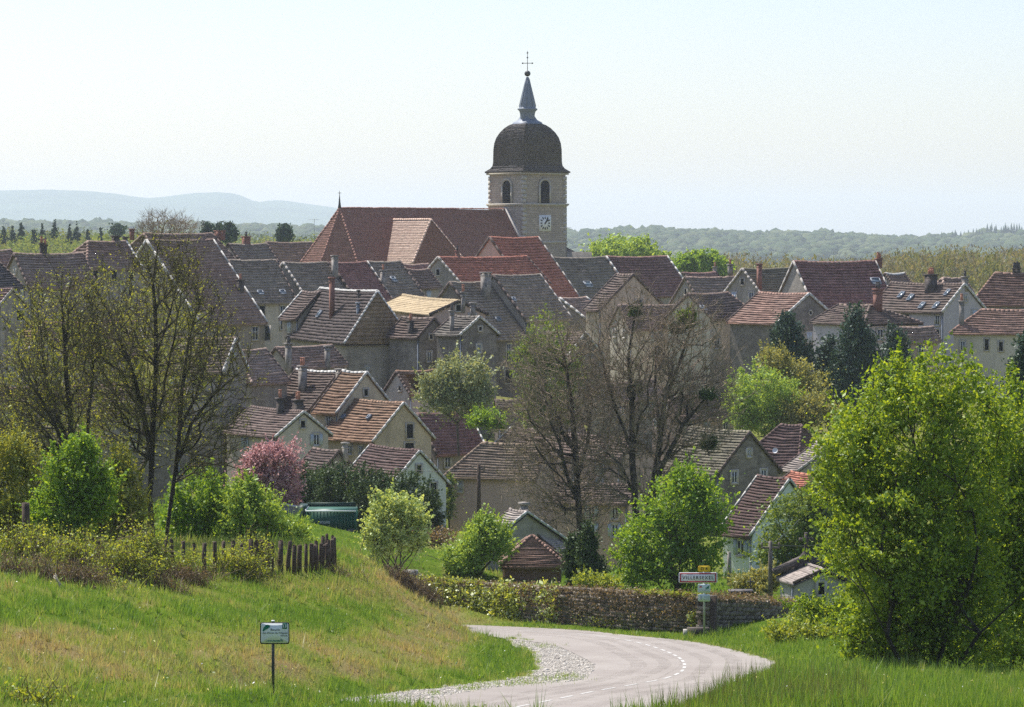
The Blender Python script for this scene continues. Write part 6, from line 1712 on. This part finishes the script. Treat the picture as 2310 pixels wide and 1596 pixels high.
# ------------------------------------------------------------------ stake fence
org = W(560, 1290, 88); fe = empty('stake_fence', org, 0, 'rough wooden stake fence along the crest of the left bank', 'fence')
st_ = [(375, 1258, 1212, 83.5), (390, 1262, 1215, 84), (414, 1292, 1220, 84.5), (439, 1300, 1228, 85), (462, 1298, 1226, 85.5), (485, 1296, 1226, 86), (502, 1290, 1224, 86.3), (527, 1292, 1219, 86.8), (546, 1292, 1227, 87.2), (566, 1296, 1218, 87.6), (578, 1290, 1222, 87.8), (591, 1294, 1217, 88.2), (605, 1296, 1218, 88.5), (615, 1299, 1224, 88.8),
       (634, 1296, 1220, 89.2), (651, 1304, 1219, 89.6), (664, 1306, 1228, 89.9), (675, 1300, 1230, 90.2), (690, 1300, 1226, 90.6), (700, 1298, 1224, 90.9), (709, 1298, 1228, 91.2), (716, 1296, 1222, 91.4), (723, 1302, 1226, 91.6), (730, 1302, 1230, 91.8), (737, 1302, 1228, 92), (744, 1300, 1220, 92.2), (749, 1298, 1216, 92.5), (753, 1294, 1214, 92.9), (755, 1290, 1213, 93.4), (750, 1282, 1210, 94.2), (736, 1260, 1204, 96), (726, 1262, 1212, 97)]
for x, y0, y1, D in st_:
    a, c_ = W(x, y0 + 6, D) - org, W(x + rng.normal(0, 1.6), y1 + rng.normal(0, 2), D + rng.normal(0, .05)) - org
    r_ = rng.uniform(.05, .085); b = MB(); md = (a + c_) / 2 + rng.normal(0, .018, 3); b.tube([a, md, c_ - [0, 0, .02], c_ + rng.normal(0, .01, 3)], [r_, r_ * .95, r_ * .9, r_ * .55], 7); b.build('stake', M['wood'], fe)
b = MB()
for f_ in (.25, .7):
    pts = [W(x, y1 + (y0 - y1) * f_, D - .08) - org for x, y0, y1, D in st_[2:29]]
    b.tube(pts, .007, 4)
b.build('wire', M['iron'], fe)
for (x, y0, y1, D, lab) in ((58, 1262, 1135, 84, 'thick dark wooden post among the brambles at far left'), (81, 1262, 1195, 86, 'thinner dark post just right of the thick one at far left')):
    b = MB(); b.tube([W(x, y0, D), W(x, (y0 + y1) / 2, D) + [.01, 0, 0], W(x, y1, D)], [.11 if x < 70 else .07] * 3, 8); tag(b.build('wooden_post', M['wood']), lab, 'post')
# ------------------------------------------------------------------ green container and garden wall
DC = 146.
org = W(748, 1205, DC); ct = empty('container', org, 0, 'dark green metal container with white lettering behind the garden lawn', 'container')
A, B_ = W(690, 1152, DC) - org, W(803, 1210, DC + .5) - org
wC, hC = B_[0] - A[0], A[2] - B_[2]
gm = plain('green_steel', (.012, .085, .055), .5, .35, .15); gd = plain('dark_green_steel', (.012, .04, .028), .5, .3, .15)
b = MB(); b.box((A[0] + wC / 2, 1.1, B_[2] + hC / 2), (wC, 2.0, hC))
for i in range(15): b.box((A[0] + .06 + i * (wC - .12) / 14, .08, B_[2] + hC / 2), (.05, .05, hC - .1))
b.build('body', gm, ct)
b = MB(); b.box((A[0] + wC / 2, .07, B_[2] + hC - .04), (wC + .04, .10, .07)); b.box((A[0] - .02, 1.1, B_[2] + hC), (.06, 2.0, .06)); b.build('rim', M['white_p'], ct)
b = MB(); b.box((A[0] - .22, 1.3, B_[2] + hC / 2 + .1), (.38, 1.8, hC + .1)); b.box((A[0] - .1 + wC / 2, 2.2, B_[2] + hC + .05), (wC, .1, .3)); b.build('back_panel', gd, ct)
text('EPSDMD', 733, 1179, DC + .02, 5.5, wht, ct, org, 23)
b = MB(); b.box(W(788, 1200, DC - .2) - org, (.5, .2, .2)); b.build('skip_foot', M['pot_dk'], ct)
b = MB(); a0, a1 = W(600, 1131, 150), W(680, 1147, 148); b.bar(a0 - [0, 0, .35], a1 - [0, 0, .35], .1, r2=.35); gw = b.build('garden_wall', M['chim_gr']); tag(gw, 'low grey garden wall with a white coping left of the container', 'wall')
b = MB(); b.bar(a0 + [0, 0, .03], a1 + [0, 0, .03], .13, r2=.035); b.build('coping', M['verge_w'], gw)
b = MB(); a0, a1 = W(668, 1145.5, 149.5), W(800, 1147.5, 149.5); b.bar(a0, a1, .12, r2=.03); b.bar(a0 - [0, -.3, .5], a1 - [0, -.3, .5], .3, r2=.45); tag(b.build('low_shed', M['verge_w']), 'low white-topped shed roof right behind the green container', 'shed')
# ------------------------------------------------------------------ poles and wires
def pole(label, x, yb, yt, D, r, mat, name='utility_pole', arms=True):
    org = W(x, yb, D); o = empty(name, org, 0, label, 'pole'); H_ = (yb - yt) * D / FPX
    b = MB(); b.tube([(0, 0, -.6), (0, 0, H_ * .5), (0, 0, H_)], [r, r * .9, r * .75], 8); b.build('shaft', M[mat], o)
    if arms:
        b = MB(); b.bar((-.35, 0, H_ - .25), (.35, 0, H_ - .25), .035)
        for s_ in (-.32, 0, .32): b.tube([(s_, 0, H_ - .22), (s_, 0, H_ - .05)], .035, 6)
        b.build('insulator', M['woodg'], o)
    return o, org + np.array([0, 0, H_ - .1])
def wire(label, A, B, sag, r=.012):
    t = np.linspace(0, 1, 14)[:, None]; P = A * (1 - t) + B * t; P[:, 2] -= sag * 4 * (t * (1 - t))[:, 0]
    b = MB(); b.tube(P, r, 4); tag(b.build('cable', M['iron']), label, 'cable')
_, tA = pole('dark wooden pole beside the white gabled house', 1080, 1188, 1048, 166, .13, 'wood')
wire('thin cable sagging left from the dark wooden pole', tA, W(890, 1052, 172), .3); wire('thin cable running right from the dark wooden pole', tA, W(1160, 1096, 168), .2)
_, tB = pole('grey pole with forked wires left of the tomb chapel', 1738, 1340, 1221, 112, .09, 'woodg')
wire('cable rising left from the grey forked pole', tB, W(1690, 1180, 118), .1); wire('cable rising right from the grey forked pole', tB, W(1800, 1175, 118), .1); wire('long cable from the grey pole toward the big green tree', tB, W(1960, 1196, 116), .3)
pole('short grey pole in front of the white house wall', 1645, 1318, 1245, 124, .10, 'chim_gr', arms=False)
pole('thin leaning aerial mast beyond the right-hand roofs', 2175, 640, 606, 300, .05, 'iron', 'mast', False)
# ------------------------------------------------------------------ tomb chapel with stone cross
def ex(root, roof, loc, a, L_, w, H_, t, on):
    b = MB(); x = -L_ / 2 + .05; T = .32; W_ = w + .12; Hc = H_ + .28
    b.bar((x, -W_, Hc - w * t * 1.15), (x, 0, Hc), .16, r2=.11); b.bar((x, W_, Hc - w * t * 1.15), (x, 0, Hc), .16, r2=.11); b.box((x, 0, Hc - .32), (.3, w * .9, .5)); b.box((x, 0, Hc - .52), (.28, w * 1.5, .4))
    pd = b.build('pediment', M['chim_dk'], root)
    b = MB(); z = Hc; b.lathe([(.21, z - .05), (.20, z + .08), (.13, z + .16), (.11, z + .3), (.07, z + .4)], 8, c=(x, 0, 0)); b.bar((x, 0, z + .3), (x, 0, z + .86), .06, up=(0, 1, 0))
    q = np.array([math.cos(-a), math.sin(-a), 0]) * .21; c0 = np.array([x, 0, z + .66]); b.bar(c0 - q, c0 + q, .065)
    for p in (c0 - q, c0 + q, c0 + [0, 0, .2]): b.box(p, (.11, .11, .13))
    b.build('stone_cross', M['chim_dk'], pd)
house('small grey tomb chapel with a stone cross, behind the wall near the big tree', (1856, 1287), (1784, 1317), 1818, 110, 1354, 'stonet', 'concrete', 22, th=.02, vr='d', sag=0, cat='tomb', name='tomb_chapel', extra=ex, drop=.8, ov=.1, win=[('R', 1852, 1328, 14, 26, 'hole')], course=.3)
b = MB()
for x0, y0, x1, y1 in ((961, 1268, 961, 1286), (961, 1268, 999, 1266), (999, 1266, 999, 1290)): b.tube([W(x0, y0, 126), W(x1, y1, 126)], .03, 6)
tag(b.build('garden_rail', M['woodg']), 'thin bent garden rail on the lawn behind the ivy wall', 'rail')
b = MB(); b.box(W(926, 1297, 117), (.6, .25, .35)); b.box(W(926, 1292, 117) + [0, 0, .05], (.5, .2, .1)); tag(b.build('gravestone', M['concrete']), 'grey stone block showing above the left end of the ivy wall', 'gravestone')
b = MB(); b.box(W(1671, 1337, 104), (.75, .5, .12)); b.box(W(1671, 1333, 104) , (.85, .6, .04)); tag(b.build('stone_bin', M['pot_dk']), 'low dark stone lid behind the wall right of the sign', 'tomb')
b = MB(); c_ = W(1693, 1316, 108); b.bar(c_ - [0, 0, .3], c_ + [0, 0, .2], .02); b.bar(c_ + [-.12, 0, .05], c_ + [.12, 0, .05], .02); tag(b.build('iron_cross', M['iron']), 'small black iron grave cross beside the tan bush', 'cross')
# rubbish heap of brown cuttings in the garden
P = (W(975, 1212, 150) + rng.normal(size=(2600, 3)) * [.55, .5, .22]); V, F = leaves_mesh(P, .06); tag(mk('brush_heap', V, F, M['l_brown']), 'heap of brown garden cuttings on the lawn', 'heap')
# fallen pale branches on the bank
for lab, pts, D in (('pale fallen branch lying under the brambles', [(258, 1354), (285, 1361), (318, 1369)], 73), ('bundle of pale dead stalks on the bank below the brambles', [(250, 1380), (275, 1398), (303, 1418)], 70), ('thin pale stalks beside the bundle on the bank', [(255, 1383), (290, 1396), (312, 1410)], 70), ('broken pale stem hanging in the dry brambles', [(122, 1298), (137, 1325), (150, 1375)], 71)):
    P = [W(x, y, D) for x, y in pts]; b = MB()
    for k in range(4): b.tube([p + rng.normal(0, .03, 3) for p in P], [.012, .009, .004], 5)
    tag(b.build('fallen_branch', M['l_pale'] if False else plain('dry_wood', (.42, .37, .30), .9, .1, .2)), lab, 'branch')
# television aerials
def aerial(label, x, yb, yt, D, n=6, rot=0.):
    org = W(x, yb, D); o = empty('tv_aerial', org, rot, label, 'aerial', 'television aerials on the roofs'); H_ = (yb - yt) * D / FPX
    b = MB(); b.tube([(0, 0, -.3), (0, 0, H_)], .022, 5); b.build('mast', M['iron'], o)
    b = MB(); b.bar((-.7, 0, H_ - .1), (.6, 0, H_ - .1), .016)
    for i in range(n): b.bar((-.65 + i * .22, -.22, H_ - .1), (-.65 + i * .22, .22, H_ - .1), .010)
    b.build('boom', M['metal'], o)
aerial('television aerial left of the church roof end', 709, 548, 494, 372); aerial('television aerial above the chimney behind the firs', 505, 535, 497, 296); aerial('television aerial left of the three firs', 460, 540, 498, 300)
aerial('television aerial on the chimney of the maroon roof at right', 1988, 590, 566, 262); aerial('television aerial beside the tower foot', 1277, 575, 512, 340, 5)
aerial('low television aerial above the white corner verge', 1700, 600, 575, 300)
# satellite dish
b = MB(); c_ = W(1749, 1017, 183); t_ = np.linspace(0, 1, 5)
b.lathe([(max(.005, .17 * k_), .05 * k_ * k_) for k_ in t_], 18); d_ = b.build('satellite_dish', M['white_p'], loc=c_, rot=(R_(70), 0, R_(-25))); tag(d_, 'white satellite dish on the red-brown hipped roof', 'dish')

# ------------------------------------------------------------------ distant woodland
def wood(name, label, mat, spots, leaf, per, rc, up=0.):
    P = []
    for (X, Y, zt, h, r) in spots:
        k = rng.poisson(per) + 4
        v = rng.normal(size=(k, 3)); v /= np.linalg.norm(v, axis=1)[:, None]; v *= (.55 + .45 * rng.random((k, 1)))
        lump = 1 + .25 * np.sin(v[:, 0] * 5 + X) * np.cos(v[:, 2] * 4 + Y)
        P.append(np.array([X, Y, zt - h / 2]) + v * [r, r, h / 2] * lump[:, None])
    P = np.concatenate(P); V, F = leaves_mesh(P, leaf, up)
    tag(mk(name, V, F, M[mat]), label, 'woodland', kind='stuff')
def belt(n, x0, x1, D0, D1, top, hj, h, r):
    out = []
    for _ in range(n):
        x = rng.uniform(x0, x1); D = rng.uniform(D0, D1); t = np.interp(x, [p[0] for p in top], [p[1] for p in top])
        rr = r * np.exp(rng.normal(0, .25)); zt = -(t - HY) / FPX * D1 * (D / D1) - (D1 - D) * .006 - abs(rng.normal(0, hj))
        out.append(((x - CX) / FPX * D, D, zt, h * np.exp(rng.normal(0, .12)), rr))
    return out
M['l_wood1'] = leaf_mat('wood_spring', (.07, .10, .03), (.11, .145, .042), (.145, .18, .05), .35, .0)
M['l_wood2'] = leaf_mat('wood_olive', (.075, .085, .035), (.105, .115, .048), (.135, .145, .06), .3, .0)
M['l_wood3'] = leaf_mat('wood_bare', (.085, .080, .055), (.12, .112, .078), (.155, .145, .10), .3, .0)
M['l_wood4'] = leaf_mat('wood_dark', (.04, .06, .035), (.06, .08, .045), (.08, .105, .05), .2, .0)
M['l_wood5'] = leaf_mat('wood_hazy', (.05, .075, .045), (.075, .10, .055), (.10, .13, .07), .3, .0)
topL = [(-200, 512), (0, 515), (200, 520), (400, 520), (600, 528), (760, 530)]
topR = [(1480, 572), (1620, 562), (1700, 564), (1800, 572), (1900, 572), (1990, 566), (2060, 552), (2200, 548), (2320, 546), (2500, 546)]
wood('spring_woodland', 'light green wood edge beyond the village at left', 'l_wood1', belt(230, -250, 1000, 560, 700, [(a, b_ - 2) for a, b_ in topL], .8, 10, 3.6), .30, 230, 1)
wood('hazy_woodland', 'bluish wooded skyline behind the spruces at left', 'l_wood5', belt(260, -300, 1050, 900, 1150, [(a, b_ - 6) for a, b_ in topL], .7, 14, 5.5), .5, 200, 1)
wood('olive_woodland', 'olive wood behind the left-hand roofs', 'l_wood2', belt(120, -250, 1000, 580, 720, [(a, b_ - 2) for a, b_ in topL], .8, 9, 3.2), .30, 190, 1)
wood('bare_woodland', 'brown leafless wood beyond the right-hand roofs', 'l_wood3', belt(260, 1470, 2600, 480, 600, topR, .9, 8, 2.1), .26, 170, 1, up=1.3)
wood('budding_woodland', 'olive budding wood beyond the right-hand roofs', 'l_wood2', belt(190, 1470, 2600, 480, 600, topR, 1.1, 8, 2.1), .26, 170, 1, up=1.3)
wood('dark_woodland', 'darker patches in the woods behind the village', 'l_wood4', belt(30, -250, 700, 640, 760, [(a, b_ - 3) for a, b_ in topL], .6, 9, 2.6), .30, 170, 1)
# far forest on the rise: thousands of crowns
V0, F0 = ico(2)
n_ = 5200
X = rng.uniform(-620, 700, n_); Y = 2500 + 800 * rng.random(n_) ** .8
Zt = terrain(X, Y)
r_ = 6.2 * np.exp(rng.normal(0, .22, n_))
Vv = V0[None] * (1 + .16 * rng.normal(size=(n_, len(V0), 1))) * r_[:, None, None] * [1, 1, .8] + np.stack([X, Y, Zt + 3.5 + rng.normal(0, .8, n_)], 1)[:, None]
M['canopy'] = canopy_mat('far_canopy', (.040, .062, .030), (.070, .095, .045), (.115, .13, .065))
tag(mk('far_forest', Vv, (F0[None] + (np.arange(n_) * len(V0))[:, None, None]).reshape(-1, 3), M['canopy'], smooth=True), 'hazy blue-green forest on the far rise', 'forest', kind='stuff')
M['canopy2'] = canopy_mat('far_conifers', (.02, .04, .028), (.03, .055, .035), (.04, .07, .04))
pts = [(x + rng.normal(0, 4), 3150) for x in np.r_[np.linspace(2130, 2420, 44), np.linspace(2220, 2330, 16), np.linspace(2270, 2300, 6)]]
cv, cf, nv = [], [], 0
for x, D in pts:
    X_ = (x - CX) / FPX * D; z = float(terrain(np.array([X_]), np.array([D]))[0]); h = rng.uniform(11, 17) + (4 if 2225 < x < 2330 else 0); k = 7
    t = np.linspace(0, 2 * np.pi, k, endpoint=False)
    for zz, rr in ((0, 1.), (.3, .75), (.6, .45)):
        ring = np.stack([X_ + np.cos(t) * 3.2 * rr, D + np.sin(t) * 3.2 * rr, np.full(k, z + zz * h + rng.normal(0, .3))], 1); tip = [[X_, D, z + (zz + .4) * h]]
        cv.append(np.r_[ring, tip]); cf += [[nv + i, nv + (i + 1) % k, nv + k] for i in range(k)]; nv += k + 1
tag(mk('far_conifers', np.concatenate(cv), np.array(cf), M['canopy2']), 'dark blue conifers on the skyline at the far right', 'forest', kind='stuff')
# mountain
MP = np.array([(-2500, 462), (-1200, 448), (-500, 440), (-100, 435), (0, 433), (100, 431), (170, 431), (250, 436), (300, 443), (335, 447), (380, 443), (440, 437), (490, 435), (530, 438), (552, 446), (565, 453), (580, 459), (600, 456), (625, 455), (660, 459), (700, 464), (745, 470), (800, 478), (900, 492), (1000, 506), (1150, 524), (1300, 538), (1500, 548), (2000, 556), (4000, 560)], float)
mx = np.linspace(-.55, .45, 420); my = np.linspace(7600, 11800, 50); QX, MY = np.meshgrid(mx, my)
prof_ = -(np.interp(CX + FPX * QX, MP[:, 0], MP[:, 1]) - HY) / FPX * 10500
f = sstep(7600, 10500, MY) ** .9 * (1 - sstep(10600, 11800, MY))
MZ = -21 + (prof_ + 21) * f + undul(QX * 10500, MY, .006, 3.) * f
ix = np.arange(MZ.size).reshape(MZ.shape)
mt_ = mk('mountain', np.stack([QX * MY, MY, MZ], -1), np.stack([ix[:-1, :-1], ix[:-1, 1:], ix[1:, 1:], ix[1:, :-1]], -1).reshape(-1, 4), plain('mountain_forest', (.055, .085, .05), 1., 0., .3, .004), smooth=True)
tag(mt_, kind='structure')

# ------------------------------------------------------------------ air
import bmesh
zmin = min(float(GZ.min()), -26) - 1.; zmax = 178.
me = bpy.data.meshes.new('haze'); bm = bmesh.new(); bmesh.ops.create_cube(bm, size=1.)
hx0, hx1, hy0, hy1 = -15500., 15500., -120., 12400.
for v in bm.verts: v.co = Vector((v.co.x * (hx1 - hx0), (hy0 + hy1) / 2 + v.co.y * (hy1 - hy0), (zmin + zmax) / 2 + v.co.z * (zmax - zmin)))
bm.to_mesh(me); bm.free()
hz_ = bpy.data.objects.new('haze', me); COL.objects.link(hz_); tag(hz_, 'pale haze in the air over the whole valley', 'haze', kind='stuff')
m = bpy.data.materials.new('haze'); m.use_nodes = True; n = m.node_tree; n.nodes.clear(); out = n.nodes.new('ShaderNodeOutputMaterial')
vo = n.nodes.new('ShaderNodeVolumePrincipled'); vo.inputs['Color'].default_value = (.76, .86, 1., 1); vo.inputs['Density'].default_value = HAZE; vo.inputs['Anisotropy'].default_value = .2
n.links.new(vo.outputs[0], out.inputs['Volume']); me.materials.append(m)

print('zmin', zmin, 'terrain', GZ.min(), GZ.max())
if DEBUG:
    for h_ in HOUSES: print('HOUSE', h_)
